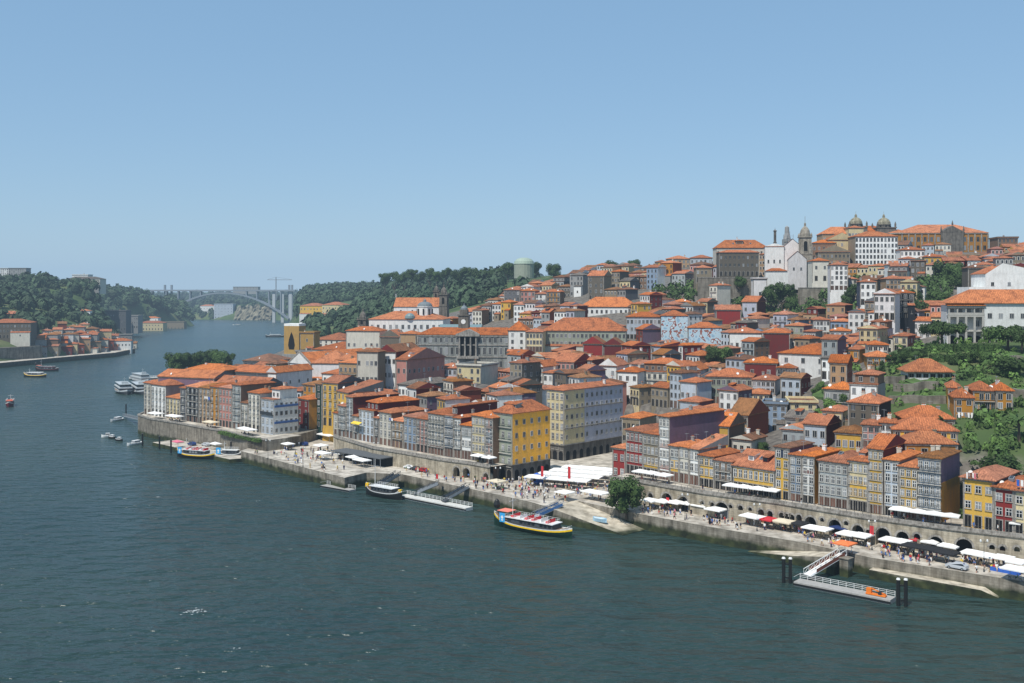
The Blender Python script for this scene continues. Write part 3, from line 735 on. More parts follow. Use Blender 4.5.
r1(733,774.5,468,'yellow', nc=8, nf=2, rc=0, d=15, roof='gx', pitch=.46, balc=0, wh=2.0, dorm=2, sky=1, ww=1.3)
r1(775,789.6,447.5,'yellow', nc=2, nf=5, rc=4, d=12, balc=0, band=('navy', [(4,4.9)]), side='purple')
r1(790,801.7,455,'blue', nc=2, nf=5, rc=0, d=13, balc=0, side='darkred')
r1(802,814.5,456,'white', nc=2, nf=5, rc=1, d=14, balc=0, side='ochre', band=('darkred', [(3.15,3.5)]))
r1(818.5,848,462,'tilegrey', nc=5, nf=4, rc=0, d=14, balc=0, side='grey', sky=1, pitch=.38)
r1(848.3,868,461,'cream', nc=4, nf=4, rc=0, d=14, balc=0, band=('yellow', [(1.0,2.4)]), chim=2, dorm=1, pitch=.38)
r1(868.3,883,449,'yellow', nc=3, nf=6, rc=0, d=15, balc=0, side='darkred', roof='gx', pitch=.34)
r1(884,899,460,'paleblue', nc=2, nf=5, rc=1, d=15, balc=0, side='grey', ww=1.1)
r1(899.3,917.5,467,'yellow', nc=3, nf=5, rc=1, d=12, balc=0)
r1(918,941,458,'blue', nc=4, nf=5, rc=2, d=14, balc=2, side='purple', band=('blue', [(2.9,3.9)]), chim=2, extra='glazed-balcony')
q_ = HOUSES[-1]; b = MB(); b.box(q_[6]/2+.01, q_[6]/2+.06, .1, 13.9, -1, 9.0); b.build('ochre_render', W('ochre'), q_[0])
r1(963,994,479,'yellow', nc=3, nf=3, rc=3, d=15, side='darkgrey', pitch=.38, ww=1.2, wh=1.5, over=.7)
r1(994.3,1014,488,'red', nc=2, nf=3, rc=0, d=15, ww=1.4, wh=1.5, over=.7, chim=0, sky=1)
r1(1014.3,1045,492,'cream', nc=3, nf=3, rc=0, d=15, ww=1.4, wh=1.5, over=.7, side='brown')
# tall corner blocks on the square
r = facing(494,512.5,314,413,479,'greenish', a=-45, d=17, near=2, nf=5, nc=3, side='orange', sw=5, rc=0, pitch=.7, dorm=3, balc=1, row=None, name='corner_block', cat='building', group='', label='orange corner block with grey front and dormered mansard roof beside the big canopies', chim=1)
r = facing(546.5,564,351,390,461,'cream', a=-44, d=33, near=2, nf=7, nc=4, side='lilac', sw=12, rc=0, pitch=.3, balc=0, name='apartment_block', cat='building', group='', label='tallest riverside block, cream front and lilac flank over the canopied square', chim=2, wh=1.9)
wb = math.hypot(14, 13)

def stone_base(root, w_, d_, hb, nfr, nsd):
    b = MB(); b.box(-w_/2-.12, w_/2+.12, -.12, -.01, -3, hb); b.box(w_/2+.01, w_/2+.14, -.12, d_, -3, hb); b.box(-w_/2-.3, w_/2+.35, -.5, -.121, hb, hb+.3); b.box(w_/2+.141, w_/2+.5, -.5, d_, hb+.003, hb+.3); b.build('stone_base', DKB, root)
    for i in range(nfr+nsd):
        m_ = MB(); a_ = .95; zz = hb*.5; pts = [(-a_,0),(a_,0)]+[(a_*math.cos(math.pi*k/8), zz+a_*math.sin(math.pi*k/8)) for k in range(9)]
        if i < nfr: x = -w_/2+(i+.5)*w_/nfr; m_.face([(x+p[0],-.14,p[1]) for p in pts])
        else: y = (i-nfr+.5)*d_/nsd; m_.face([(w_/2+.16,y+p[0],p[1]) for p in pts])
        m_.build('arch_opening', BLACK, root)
DKB = stone('dark_base_stone', (.16,.15,.135,1), .8)
for q in HOUSES[-2:]:
    stone_base(q[0], q[6], 17 if q[0].name.startswith('corner') else 33, 4.6 if q[0].name.startswith('corner') else 5.6, 3, 5 if q[0].name.startswith('corner') else 9)

q_ = HOUSES[-1]; hh_ = 24.5
m_ = MB(); m_.box(q_[6]/2+.01, q_[6]/2+.035, .15, 11, 6.0, hh_); m_.build('cream_flank', W('cream'), q_[0])
for z in (11.5, 18.2): m_ = MB(); m_.box(q_[6]/2+.036, q_[6]/2+.4, 0, 33, z, z+.35); m_.build('string_course', GRAN, q_[0])

# ------------------------------------------------------------------ houses picked out one by one on the slope
def mid(x0, x1, eave, wall, h=9, a=-30, Y=None, **k):
    xm = (x0+x1)/2
    Ym = Y or march(xm, eave, h)
    kk = (x1-x0)/2*Ym/F*math.sin(rad(a))*-1
    L = Ym+max(-25, min(25, kk)); k.setdefault('d', 12)
    return facing(x0, x1, L, eave, H if False else None, wall, a=a, **k)
# around the palace and the churches
mid(357,378,352,'offwhite', a=-18, Y=405, nf=4, nc=5, rc=4, side='stone', d=7)
facing(346,380,548,331,None,'offwhite', a=-12, d=12, nf=2, nc=6, rc=0)
facing(380,400,540,337,None,'darkstone', a=-12, d=14, nf=2, nc=3, rc=0, roof='gy', pitch=.6)
facing(400,416,535,334,None,'tan', a=-12, d=12, nf=2, nc=3, rc=1)
facing(313,345,650,340,None,'offwhite', a=-20, d=26, nf=2, nc=6, rc=0)
mid(379,396,352,'white', a=-22, Y=412, nf=4, nc=4, rc=4, side='darkred', roof='gy', pitch=.7, sw=0, d=22, dorm=0)
mid(396,407,360,'pink', a=-32, Y=408, nf=3, nc=2, rc=0, side='pink', sw=8, d=26, roof='gx', pitch=.3, sky=2)
mid(398,416,385,'white', a=-38, Y=392, nf=3, nc=5, rc=5, side='darkgrey', d=24, roof='hip')
mid(434,457,368,'paleblue', a=-25, Y=430, nf=3, nc=5, rc=0)
mid(457,481,366,'cream', a=-28, Y=405, nf=4, nc=4, rc=5, side='offwhite', d=14, roof='flat')
mid(339,357,363,'tan', a=-30, Y=430, nf=4, nc=4, rc=1, balc=1)
mid(322,346,374,'white', a=-30, Y=440, nf=3, nc=4, rc=0)
mid(330,352,360,'offwhite', a=-30, Y=480, nf=3, nc=4, rc=1)
mid(510,522,363,'stone', a=-42, Y=398, nf=5, nc=3, rc=0, side='darkstone', sw=3, d=11)
mid(533,543,367,'white', a=-35, Y=405, nf=4, nc=2, rc=0, roof='gy', pitch=.9)
mid(543,553,373,'white', a=-35, Y=400, nf=3, nc=2, rc=0)
mid(553,574,362,'pink', a=-30, Y=412, nf=4, nc=5, rc=0, side='red', sw=4, d=18, roof='gx')
mid(574,592,360,'darkred', a=-30, Y=420, nf=4, nc=3, rc=0, side='darkred', roof='hip')
mid(600,617,366,'white', a=-28, Y=405, nf=3, nc=2, rc=0, roof='gy', pitch=.7)
mid(617,638,372,'white', a=-28, Y=398, nf=3, nc=3, rc=0)
mid(641,680,372,'offwhite', a=-24, Y=400, nf=3, nc=7, rc=0, side='brown', balc=1, top=('brown',3.2,1.0))
mid(681,700,370,'paleblue', a=-28, Y=395, nf=3, nc=3, rc=1, roof='gy', pitch=.7)
# grey and green long buildings
facing(543,626,480,331,None,'greenish', a=-8, d=18, nf=3, nc=20, rc=0, pitch=.65, label='long greenish-grey hall with big hipped orange roof right of the white tower house', group='', cat='building', name='long_hall')
facing(526,542.5,470,332,352,'cream', a=-10, d=12, nf=3, nc=5, rc=0, label='short pale yellow building between the white tower house and long hall', group='')
facing(508,526,480,330.5,366,'white', a=-14, d=9, nf=5, nc=2, rc=0, pitch=.9, roof='pyr', sw=2, label='white tower house with steep pyramid roof beside the grey palace', group='')
facing(583,603,455,344,None,'red', a=-15, d=10, nf=1, nc=3, rc=4, roof='gy', pitch=.7, label='crimson gabled building with twin peaks, left one, below the long hall', group='')
facing(603.5,622,453,345,None,'darkred', a=-15, d=10, nf=1, nc=3, rc=4, roof='gy', pitch=.7, label='crimson gabled building with twin peaks, right one, below the long hall', group='')
facing(580,638,560,307,322,'white', a=-8, d=16, nf=2, nc=12, rc=1, pitch=.7, label='long white two-storey building with large hipped orange roof on mid slope', group='')
facing(626,661,500,317,340,'paleblue', a=-10, d=14, nf=3, nc=9, rc=0, side='grey', roof='hip', label='wide blue-grey block directly left of the street-art mural', group='')
facing(588,604,600,276,300,'darkstone', a=-30, d=11, nf=4, nc=3, rc=0, roof='gx', pitch=.6, side='stone')
facing(504,520,620,290,312,'darkgrey', a=-15, nf=4, nc=4, rc=0)
facing(520.5,535,615,291,312,'pink', a=-15, nf=4, nc=4, rc=1)
facing(535.5,546,610,294,316,'white', a=-15, nf=5, nc=3, rc=0, side='grey')
facing(546.5,560,600,292,316,'ochre', a=-15, nf=5, nc=4, rc=0, side='brown', balc=1)
facing(666,690,650,259,278,'tan', a=-12, nf=4, nc=6, rc=1, d=14)
facing(655,667,655,262,280,'yellow', a=-12, nf=4, nc=3, rc=0, d=12)
facing(690,712,640,258,275,'paleblue', a=-12, nf=3, nc=5, rc=0, d=12)
facing(640,655,640,268,284,'brown', a=-20, nf=4, nc=3, rc=4, d=12, side='darkstone')
facing(671,698,620,273,292,'stone', a=-8, nf=3, nc=6, rc=0, d=10)
facing(672,690,560,302,None,'white', a=-15, nf=3, nc=5, rc=1, d=10)
# right of the mural
mid(716,741,310,'red', a=-8, Y=520, nf=1, nc=1, rc=0, side='grey', d=18, roof='gx', pitch=.25, door=False, label='blank red-clad house with grey flank above the street-art mural', group='')
mid(729,762,333,'white', a=-12, Y=445, nf=2, nc=6, rc=0, d=14, side='grey', label='white house with long dark-red eaves just right of the street-art mural', group='')
mid(763,790,333,'darkred', a=-15, Y=440, nf=2, nc=1, rc=0, d=12, door=False, style='dark')
mid(744,777,363,'darkred', a=-20, Y=370, nf=2, nc=2, rc=1, d=14, sw=2, roof='hip', pitch=.3, dorm=0, extra='boxy')
mid(777,796,368,'navy', a=-25, Y=366, nf=3, nc=4, rc=0, d=12, balc=1)
mid(706,752,377,'greenish', a=-18, Y=360, nf=3, nc=9, rc=0, d=14)
mid(752,775,380,'paleblue', a=-25, Y=352, nf=3, nc=5, rc=0, d=12)
mid(724,747,391.5,'navy', a=-16, Y=345, nf=3, nc=2, rc=0, d=12, door=False)
mid(747.5,769,394,'cream', a=-16, Y=342, nf=3, nc=4, rc=1, side='stone', d=10)
mid(763,787,404.5,'blue', a=-18, Y=318, nf=4, nc=3, rc=5, roof='flat', d=10)
mid(790,817,403,'cream', a=-10, Y=318, nf=3, nc=2, rc=4, roof='flat', d=12, sw=2)
mid(711,729,426,'yellow', a=-35, Y=292, nf=2, nc=4, rc=1, side='brown', d=12, roof='gx', pitch=.5)
mid(730,748,415,'tan', a=-38, Y=305, nf=3, nc=3, rc=2, side='brickred', d=15, roof='gx', pitch=.6)
mid(672,700,433,'cream', a=-35, Y=310, nf=3, nc=5, rc=1, d=10)
mid(622,640,418,'stone', a=-35, Y=335, nf=4, nc=4, rc=1, d=12, style='dark')
mid(700,722,378,'white', a=-18, Y=372, nf=3, nc=3, rc=0, side='darkgrey', roof='gy', pitch=.6)
facing(778,829,372,354,386,'white', a=-38, d=42, nf=3, nc=3, rc=0, side='tan', sw=6, roof='hip', pitch=.35, dorm=1, door=False, ww=1.2, label='very long whitewashed hall with tan flank and wide orange roof', group='', cat='building')
mid(830,850,331,'paleblue', a=-20, Y=440, nf=3, nc=4, rc=1)
mid(813,830,320,'white', a=-12, Y=470, nf=3, nc=5, rc=0, d=14, side='grey')
mid(742,757,302,'lilac', a=-30, Y=520, nf=3, nc=2, rc=0, side='darkred', d=16, roof='gx')
# lower right slope
facing(848,879,268,403,436,'darkstone', a=-35, d=12, nf=4, nc=3, rc=0, side='black', pitch=.5, label='dark square house with blackened side wall above the riverside roofs', group='', style='dark')
facing(862,880,258,425,447,'pink', a=-25, d=9, nf=3, nc=3, rc=0)
facing(880,896,256,423,447,'white', a=-20, d=8, nf=3, nc=3, rc=0)
facing(893,958,252,430.5,446,'yellow', a=-14, d=10, nf=2, nc=7, rc=0, side='ochre', pitch=.5, label='long yellow house with two-level orange roof below the terraces', group='')
facing(903,955,266,419,432,'darkred', a=-10, d=10, nf=1, nc=5, rc=0, side='ochre', pitch=.5, roof='hip')
facing(905,957,244,444,460,'ochre', a=-8, d=9, nf=1, nc=4, rc=1, side='darkred', pitch=.5)
facing(835,862,262,433,None,'yellow', a=-30, d=12, nf=3, nc=4, rc=2, side='brown')
facing(948,961,275,388,415,'orange', a=-20, d=10, nf=3, nc=2, rc=0, side='orange', pitch=.7)
facing(954,974,268,398,428,'ochre', a=-15, d=8, nf=4, nc=2, rc=0, pitch=.8, label='ochre tower-like house with laundry strung across its front', group='')
facing(973,996,272,391,420,'ochre', a=-15, d=10, nf=3, nc=4, rc=0, pitch=.7, balc=1)
facing(996,1013,270,391,420,'ochre', a=-15, d=10, nf=3, nc=2, rc=0, pitch=.7)
facing(908,951,march(930,379,0,250,400),372,378,'white', a=-8, d=9, nf=1, nc=6, rc=1, pitch=.6, style='dark', side='white', label='low white cottage with wide orange roof on the green terraces', group='', over=1.0)
facing(867,892,330,357,None,'ochre', a=-15, d=12, nf=2, nc=4, rc=1)
facing(868,888,345,345,None,'offwhite', a=-15, d=12, nf=2, nc=4, rc=0)
# behind the church and prison
facing(830,848,500,265,290,'white', a=-12, d=12, nf=5, nc=4, rc=0, side='mauve', sw=3)
facing(848.5,857,505,279,292,'offwhite', a=-12, d=12, nf=3, nc=2, rc=1)
facing(860,876,470,282,305,'white', a=-12, d=12, nf=3, nc=3, rc=0, side='navy')
facing(886,905,480,279,295,'tan', a=-8, d=12, nf=3, nc=5, rc=0)
facing(900,925,560,250,268,'white', a=-10, d=12, nf=3, nc=6, rc=0)
facing(924,946,545,257,270,'yellow', a=-10, d=12, nf=2, nc=4, rc=0, label='bright yellow-fronted house below the long ochre prison', group='')
facing(888,902,520,265,275,'white', a=-10, d=10, nf=2, nc=3, rc=0)
facing(968,988,440,268,None,'darkstone', a=-10, d=10, nf=3, nc=1, rc=4, roof='pyr', label='square dark stone tower house left of the white gabled palace', group='')
facing(874,895,400,294,320,'mauve', a=-30, d=12, nf=3, nc=4, rc=0, roof='gy', pitch=.5)
facing(897,914,410,293,318,'black', a=-12, d=10, nf=4, nc=3, rc=0, balc=1)
facing(975,1000,560,255,None,'grey', a=-10, d=14, nf=3, nc=5, rc=4)
facing(998,1018,620,238,252,'brown', a=-8, d=16, nf=3, nc=5, rc=4, roof='flat', style='dark', label='flat-topped brown stone building at the right end of the skyline', group='')
facing(1016,1040,600,246,258,'ochre', a=-8, d=16, nf=2, nc=5, rc=0)

# ------------------------------------------------------------------ landmark pieces
def plan(x0, x1, Y, a):
    Lx = (x0-512)/F*Y; kk = (x1-512)/F; ca, sa = math.cos(rad(a)), math.sin(rad(a)); t = (kk*Y-Lx)/(ca-kk*sa)
    return (Lx, Y), (Lx+t*ca, Y+t*sa), t
def zat(py, Y): return H-(py-HY)*Y/F
def foot(root, w, d): 
    a = root.rotation_euler[2]; x, y = root.location[0], root.location[1]
    FOOT.append(obb(x-math.sin(a)*d/2, y+math.cos(a)*d/2, a, w/2, d/2))
def lm(name, label, cat, x0, x1, Y, a, base):
    L_, R_, w_ = plan(x0, x1, Y, a); Ym = (L_[1]+R_[1])/2; zb = zat(base, Ym)
    return thing(name, label, cat, ((L_[0]+R_[0])/2, Ym, zb), rad(a)), w_, Ym, zb
LEAD = plain('lead_roof', lin(110,118,122), .5); GREENR = plain('green_glass_roof', lin(112,132,134), .35)
# grey stock-exchange palace
r, w_, Ym, zb = lm('palace', 'long grey palace with classical portico and small clock tower', 'palace', 417, 520, 505, -7, 370)
h = zat(335, Ym)-zb; D = 46
b = MB(); b.box(-w_/2, w_/2, 0, D, -8, h); b.build('wall', stone('palace_stone', (.25,.26,.245,1), .6, joint=False), r)
b = MB()
for z in (h*.36, h*.7, h-.8): b.box(-w_/2-.3, w_/2+.3, -.35, -.01, z, z+.55)
for x in (-w_/2, w_/2-.8): b.box(x, x+.8, -.3, -.012, 0, h-.9)
b.build('cornice', GRAN, r)
for fz, hh in ((.06, 3.0), (.42, 3.4), (.76, 2.3)):
    for i in range(19):
        if 8 <= i <= 10: continue
        inst('window', win_mesh(1.2, hh, 'far'), r, (-w_/2+(i+.5)*w_/19, 0, fz*h+.5))
b = MB()
for i in range(4): b.cyl(-4.2+i*2.8, -1.2, h*.4, h-.6, .5, .42, 10)
b.box(-5.6, 5.6, -2, -.02, h*.33, h*.4); b.build('column', GRAN, r)
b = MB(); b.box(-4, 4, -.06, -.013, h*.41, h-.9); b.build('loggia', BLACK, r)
b = MB(); b.box(-6, 6, -2.1, .3, h-.6, h+.5); b.face([(-6,-2.1,h+.5),(6,-2.1,h+.5),(0,-2.1,h+2.9)]); b.face([(-6,-2.1,h+.5),(0,-2.1,h+2.9),(0,6,h+2.9),(-6,6,h+.5)]); b.face([(6,-2.1,h+.5),(6,6,h+.5),(0,6,h+2.9),(0,-2.1,h+2.9)]); b.build('pediment', GRAN, r)
rb, _ = roof_mb(w_, 14, 'hip', .5, .3); rb.build('roof', [RF[0], GRAN, GRAN], r, (0, 0, h))
rb, _ = roof_mb(22, 20, 'gx', .4, .3); rb.build('glass_roof', [GREENR, GRAN, GREENR], r, (-8, 15, h))
b = MB(); b.box(-2.6,2.6,0,5,0,9.5); b.box(-3,3,-.4,5.4,9.5,10.1); b.box(-2.0,2.0,.6,4.4,10.1,12.6)
tw = b.build('tower', stone('dark_church_stone', (.15,.135,.115,1), 1.2, joint=False), r, (-3.5, 6, h)); b = MB(); b.lathe(0,0,[(1.9,0),(1.8,.8),(1.1,1.7),(.3,2.2),(.15,3.2),(0,3.4)],12); b.build('dome', LEAD, tw, (0,2.5,12.6))
b = MB(); b.cyl(0,0,0,.1,1.2,1.2,16); o = b.build('clock_face', WHITE, tw, (0,-.02,6.5)); o.rotation_euler=(rad(90),0,0)
foot(r, w_, D)
def dome_drum(parent, x, y, z, rr, hh, dr, mw, md, lantern=True, name='dome'):
    b = MB(); b.cyl(0,0,0,hh,rr,rr,12,0)
    for i in range(8):
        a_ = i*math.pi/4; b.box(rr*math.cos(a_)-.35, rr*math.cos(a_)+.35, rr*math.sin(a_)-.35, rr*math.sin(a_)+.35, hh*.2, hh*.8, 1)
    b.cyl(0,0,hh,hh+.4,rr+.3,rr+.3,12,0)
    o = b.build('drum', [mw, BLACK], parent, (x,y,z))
    b = MB(); b.lathe(0,0,[(rr,0),(rr*.95,dr*.35),(rr*.72,dr*.7),(rr*.35,dr*.93),(rr*.12,dr)],16)
    if lantern: b.lathe(0,0,[(rr*.2,dr*.95),(rr*.2,dr*1.25),(rr*.08,dr*1.45),(.08,dr*1.5),(.08,dr*1.85),(0,dr*1.9)],8)
    b.build(name, md, o, (0,0,hh+.4), smooth=False)
    return o
# long white hall with glazed drum behind the palace
r, w_, Ym, zb = lm('market_hall', 'long white hall with orange roof and white round lantern left of the palace tower', 'hall', 369, 443, 560, -6, 335)
h = zat(319.5, Ym)-zb; b = MB(); b.box(-w_/2,w_/2,0,24,-8,h); b.build('wall', W('white'), r)
rb, _ = roof_mb(w_, 24, 'hip', .32, .4); ro = rb.build('roof', [RF[1], GRAN, GRAN], r, (0,0,h))
for i in range(12): inst('window', win_mesh(1.3,2.2,'far'), r, (-w_/2+(i+.5)*w_/12, 0, h*.4))
dome_drum(ro, 9, 9, 1.5, 4.3, 5.5, 2.6, W('white'), LEAD)
b = MB(); b.lathe(0,0,[(3,0),(2.8,1.3),(2,2.3),(.8,2.9),(0,3)],14); b.build('small_dome', GREENR, ro, (2,1.5,.6))
foot(r, w_, 24)
# pinkish nave
r, w_, Ym, zb = lm('church', 'pale pink church nave with orange gabled roof beside twin dark towers', 'church', 394, 440, 640, -6, 318)
h = zat(307, Ym)-zb; b = MB(); b.box(-w_/2,w_/2,0,16,-8,h); b.build('wall', W('mauve'), r)
rb, _ = roof_mb(w_, 16, 'gx', .75, .4); rb.build('roof', [RF[1], GRAN, W('white')], r, (0,0,h))
for i in range(3): inst('window', win_mesh(1.0,1.6,'dark'), r, (-w_/2+(i+.6)*w_/4, 0, h*.5))
b = MB(); b.face([(-w_/2-.5,-.8,h-3),(-w_/2-.5,8,h+6.6),(-w_/2-.5,16.8,h-3)]); b.bar((-w_/2-.5,8,h+6),(-w_/2-.5,8,h+8.5),.3); b.build('gable_front', W('white'), r)
foot(r, w_, 16)
DST = stone('dark_church_stone', (.15,.135,.115,1), 1.2, joint=False)
def belltower(label, px, pyt, pyb, Y, wpx, cap='dome', mat=None, name='bell_tower'):
    mat = mat or DST; wd = wpx*Y/F; zb = zat(pyb, Y); hh = (pyb-pyt)*Y/F; dz = wd*.95 if cap == 'dome' else wd*.6
    r = thing(name, label, 'tower', ((px-512)*Y/F, Y, zb), rad(-10)); b = MB(); hs = hh-dz-wd*.7
    b.box(-wd/2,wd/2,-wd/2,wd/2,-8,hs*.62); b.box(-wd/2-.2,wd/2+.2,-wd/2-.2,wd/2+.2,hs*.62,hs*.65); b.box(-wd*.46,wd*.46,-wd*.46,wd*.46,hs*.65,hs); b.box(-wd/2-.25,wd/2+.25,-wd/2-.25,wd/2+.25,hs,hs+.5)
    for sx in (-1,1):
        for sy in (-1,1): b.lathe(sx*wd*.44, sy*wd*.44, [(wd*.07,hs+.5),(wd*.08,hs+wd*.2),(.02,hs+wd*.38)], 6)
    b.build('shaft', mat, r)
    for rz in (0, math.pi/2):
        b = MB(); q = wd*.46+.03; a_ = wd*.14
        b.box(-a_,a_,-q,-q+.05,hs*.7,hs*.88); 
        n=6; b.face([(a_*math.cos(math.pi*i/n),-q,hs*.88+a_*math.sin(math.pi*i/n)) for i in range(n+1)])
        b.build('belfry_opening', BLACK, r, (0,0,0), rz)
    b = MB(); rr = wd*.4
    if cap == 'dome': b.lathe(0,0,[(rr,0),(rr*1.02,dz*.25),(rr*.85,dz*.55),(rr*.45,dz*.8),(rr*.2,dz*.88),(rr*.2,dz*1.1),(rr*.06,dz*1.2),(.1,dz*1.2),(.1,dz*1.2+wd*.5),(0,dz*1.2+wd*.52)],12)
    else: b.lathe(0,0,[(rr,0),(rr*.6,dz*.5),(rr*.12,dz),(.08,dz+wd*.5),(0,dz+wd*.52)],8)
    b.build('cap', mat, r, (0,0,hs+.5))
    FOOT.append(obb(r.location[0], r.location[1], 0, wd, wd)); return r
belltower('dark domed bell tower with clock at the end of the pink nave', 444, 281, 325, 630, 8.5)
belltower('dark domed bell tower, left twin, behind the pink nave', 436.5, 282, 312, 655, 6)
belltower('squat dark bell tower left of the long white hall', 363, 305, 335, 600, 9)
# mustard block with black cypress silhouette
r, w_, Ym, zb = lm('tower_block', 'mustard tower block painted with a dark cypress shape beside the river', 'building', 284, 299, 600, -14, 352)
h = zat(326, Ym)-zb; b = MB(); b.box(-w_/2,w_/2,0,9,-15,h); b.box(-w_/2-.02,w_/2+.02,-.02,9.02,h,h+1.4,1); b.build('wall', [W('mustard'), W('white')], r)
b = MB(); b.face([(-1.6,-.06,1.5),(1.6,-.06,1.5),(2.2,-.06,4),(1.7,-.06,7.5),(.7,-.06,10.5),(0,-.06,12),(-.7,-.06,10.5),(-1.7,-.06,7.5),(-2.2,-.06,4)]); b.build('cypress_painting', BLACK, r)
b = MB(); b.box(-w_/2-.1,w_/2+.1,-2.5,-.03,-15,-1.2); b.build('annex', W('grey'), r); foot(r, w_, 9)
facing(300,314,590,333,None,'mustard', a=-14, nf=3, nc=1, rc=0, d=8, door=False, roof='flat')
facing(312,352,560,350,None,'offwhite', a=-25, d=24, nf=2, nc=5, rc=0)
facing(296,316,570,352,None,'grey', a=-25, d=14, nf=2, nc=3, rc=5, roof='flat')
# white gabled church
r, w_, Ym, zb = lm('church', 'white gabled church with lilac side hall and orange roof behind the blue corner house', 'church', 289, 311, 492, -32, 384)
h = zat(363, Ym)-zb; D = 46; b = MB(); b.box(-w_/2,w_/2,0,D,-6,h,0); hw = w_/2
b.face([(-hw-.3,-.02,h),(hw+.3,-.02,h),(0,-.02,h+5.4)],0); b.face([(-hw-.3,-.5,h),(0,-.5,h+5.4),(hw+.3,-.5,h),(hw+.3,-.52,h-.6)],0); 
b.build('wall', [W('white')], r)
b = MB(); 
for s in (-1,1): b.bar((s*(hw+.4),-.3,h-.2),(0,-.3,h+5.5),.7,.7)
b.box(-hw-.2,-hw+.6,-.4,.4,-2,h); b.box(hw-.6,hw+.2,-.4,.4,-2,h); b.build('pilaster', GRAN, r)
b = MB(); b.face([(-hw-.3,0,h),(0,0,h+5.2),(0,D,h+5.2),(-hw-.3,D,h)]); b.face([(hw+.3,0,h),(hw+.3,D,h),(0,D,h+5.2),(0,0,h+5.2)]); b.build('roof', RF[1], r)
inst('window', win_mesh(1.2,2.2,'dark'), r, (0,-.02,h-2)); foot(r, w_, D)
facing(311.5,349,480,363.5,390,'mauve', a=-8, d=18, nf=1, nc=4, rc=1, pitch=.6, door=False, style='dark', label='lilac hall with broad orange roof right of the white gabled church', group='')
r = facing(267.5,276.5,455,373,388,'white', a=-30, d=24, nf=1, nc=1, rc=1, side='mauve', sw=4, roof='gy', pitch=.9, style='dark', door=False, label='small white chapel with curved gable and orange roof left of the white church', group='', name='chapel', cat='chapel')
# street-art mural wall
def muralmat():
    m, nt, b = newmat('mural_paint'); n = nz(nt, .45, 1.5); v = nt.nodes.new('ShaderNodeTexVoronoi'); v.inputs['Scale'].default_value = .55; v.feature = 'SMOOTH_F1'
    mx = nt.nodes.new('ShaderNodeMath'); nt.links.new(n.outputs['Fac'], mx.inputs[0]); nt.links.new(v.outputs['Distance'], mx.inputs[1]); mx.operation = 'MULTIPLY_ADD'; mx.inputs[2].default_value = .18
    t = nt.nodes.new('ShaderNodeTexCoord'); nt.links.new(t.outputs['Object'], v.inputs['Vector'])
    r = ramp(nt, mx.outputs[0], [(0, lin(140,170,190)), (.30, lin(175,195,205)), (.43, lin(130,70,60)), (.47, lin(150,100,85)), (.50, lin(190,205,212)), (.72, lin(120,160,190))]); r.color_ramp.interpolation = 'CONSTANT'
    nt.links.new(r.outputs['Color'], b.inputs['Base Color']); return m
MUR = muralmat()
for (x0,x1,Y,e,bs,lab) in ((661,688,490,316,342,'tall wall painted with abstract blue and brown street-art mural'),(688.4,722,478,328,342,'low wall painted with blue and brown street-art mural under an orange roof')):
    r, w_, Ym, zb = lm('mural_house', lab, 'house', x0, x1, Y, -8, bs); h = zat(e, Ym)-zb
    b = MB(); b.box(-w_/2,w_/2,0,12,-6,h); b.build('wall', W('brown'), r)
    b = MB(); b.box(-w_/2+.1,w_/2-.1,-.08,-.01,-1,h-.1); b.build('mural', MUR, r)
    rb,_ = roof_mb(w_,12,'hip',.45,.4); rb.build('roof',[RF[0],GRAN,GRAN],r,(0,0,h)); foot(r,w_,12)
# hilltop: monastery range and retaining wall
def retaining(label, pts, zt, zb, th=1.2, name='retaining_wall', mat=None, cop=True):
    r = thing(name, label, 'wall', (pts[0][0], pts[0][1], zb))
    b = MB()
    for p, q in zip(pts[:-1], pts[1:]):
        p, q = Vector((p[0],p[1])), Vector((q[0],q[1])); n = Vector((-(q-p).y, (q-p).x)).normalized()*th
        P = [p, q, q+n, p+n]; o = Vector(pts[0][:2]); b.prism([(v.x-o.x, v.y-o.y) for v in P], -6, zt-zb)
    b.build('masonry', mat or RWALL, r)
    if cop:
        b = MB()
        for p, q in zip(pts[:-1], pts[1:]):
            o = Vector(pts[0][:2]); p, q = Vector((p[0],p[1]))-o, Vector((q[0],q[1]))-o; n = Vector((-(q-p).y, (q-p).x)).normalized()
            P = [p-n*.15, q-n*.15, q+n*(th+.15), p+n*(th+.15)]; b.prism([(v.x, v.y) for v in P], zt-zb+.003, zt-zb+.3)
        b.build('coping', GRAN, r)
    return r
A, B_, _ = plan(698, 757, 572, -3)
retaining('high rubble retaining wall under the hilltop monastery', [A, B_], zat(278,572), zat(297,572), 2, mat=RWALL)
FOOT.append(obb((A[0]+B_[0])/2, 572, 0, 17, 4))
A, B_, _ = plan(752, 768, 568, -3)
facing(753,767,562,279,300,'mauve', a=-3, d=6, nf=1, nc=1, rc=4, roof='flat', door=False, label='blank mauve bastion at the end of the monastery retaining wall', group='')
A2, B2, _ = plan(800, 832, 540, 5)
retaining('sloping stone embankment wall below the bell-tower church', [A2, B2], zat(288,545), zat(300,545), 3, mat=stone('pale_embankment', (.30,.27,.22,1), .5))
facing(696,712,580,268,282,'stone', a=-4, d=12, nf=2, nc=4, rc=0)
facing(719,759,585,252.5,276,'darkstone', a=-3, d=10, nf=3, nc=9, rc=0, style='dark', pitch=.3, roof='hip', label='dark stone monastery range standing on the retaining wall', group='', name='monastery', cat='building')
facing(716,768,610,248,270,'offwhite', a=-3, d=13, nf=3, nc=12, rc=1, pitch=.7, style='dark', label='long monastery wing with broad orange roof and little rooftop lantern', group='', name='monastery', cat='building', sky=3)
facing(736,743,612,241,250,'brown', a=-3, d=5, nf=1, nc=3, rc=0, roof='pyr', door=False, label='small rooftop lantern house above the monastery roof', group='')
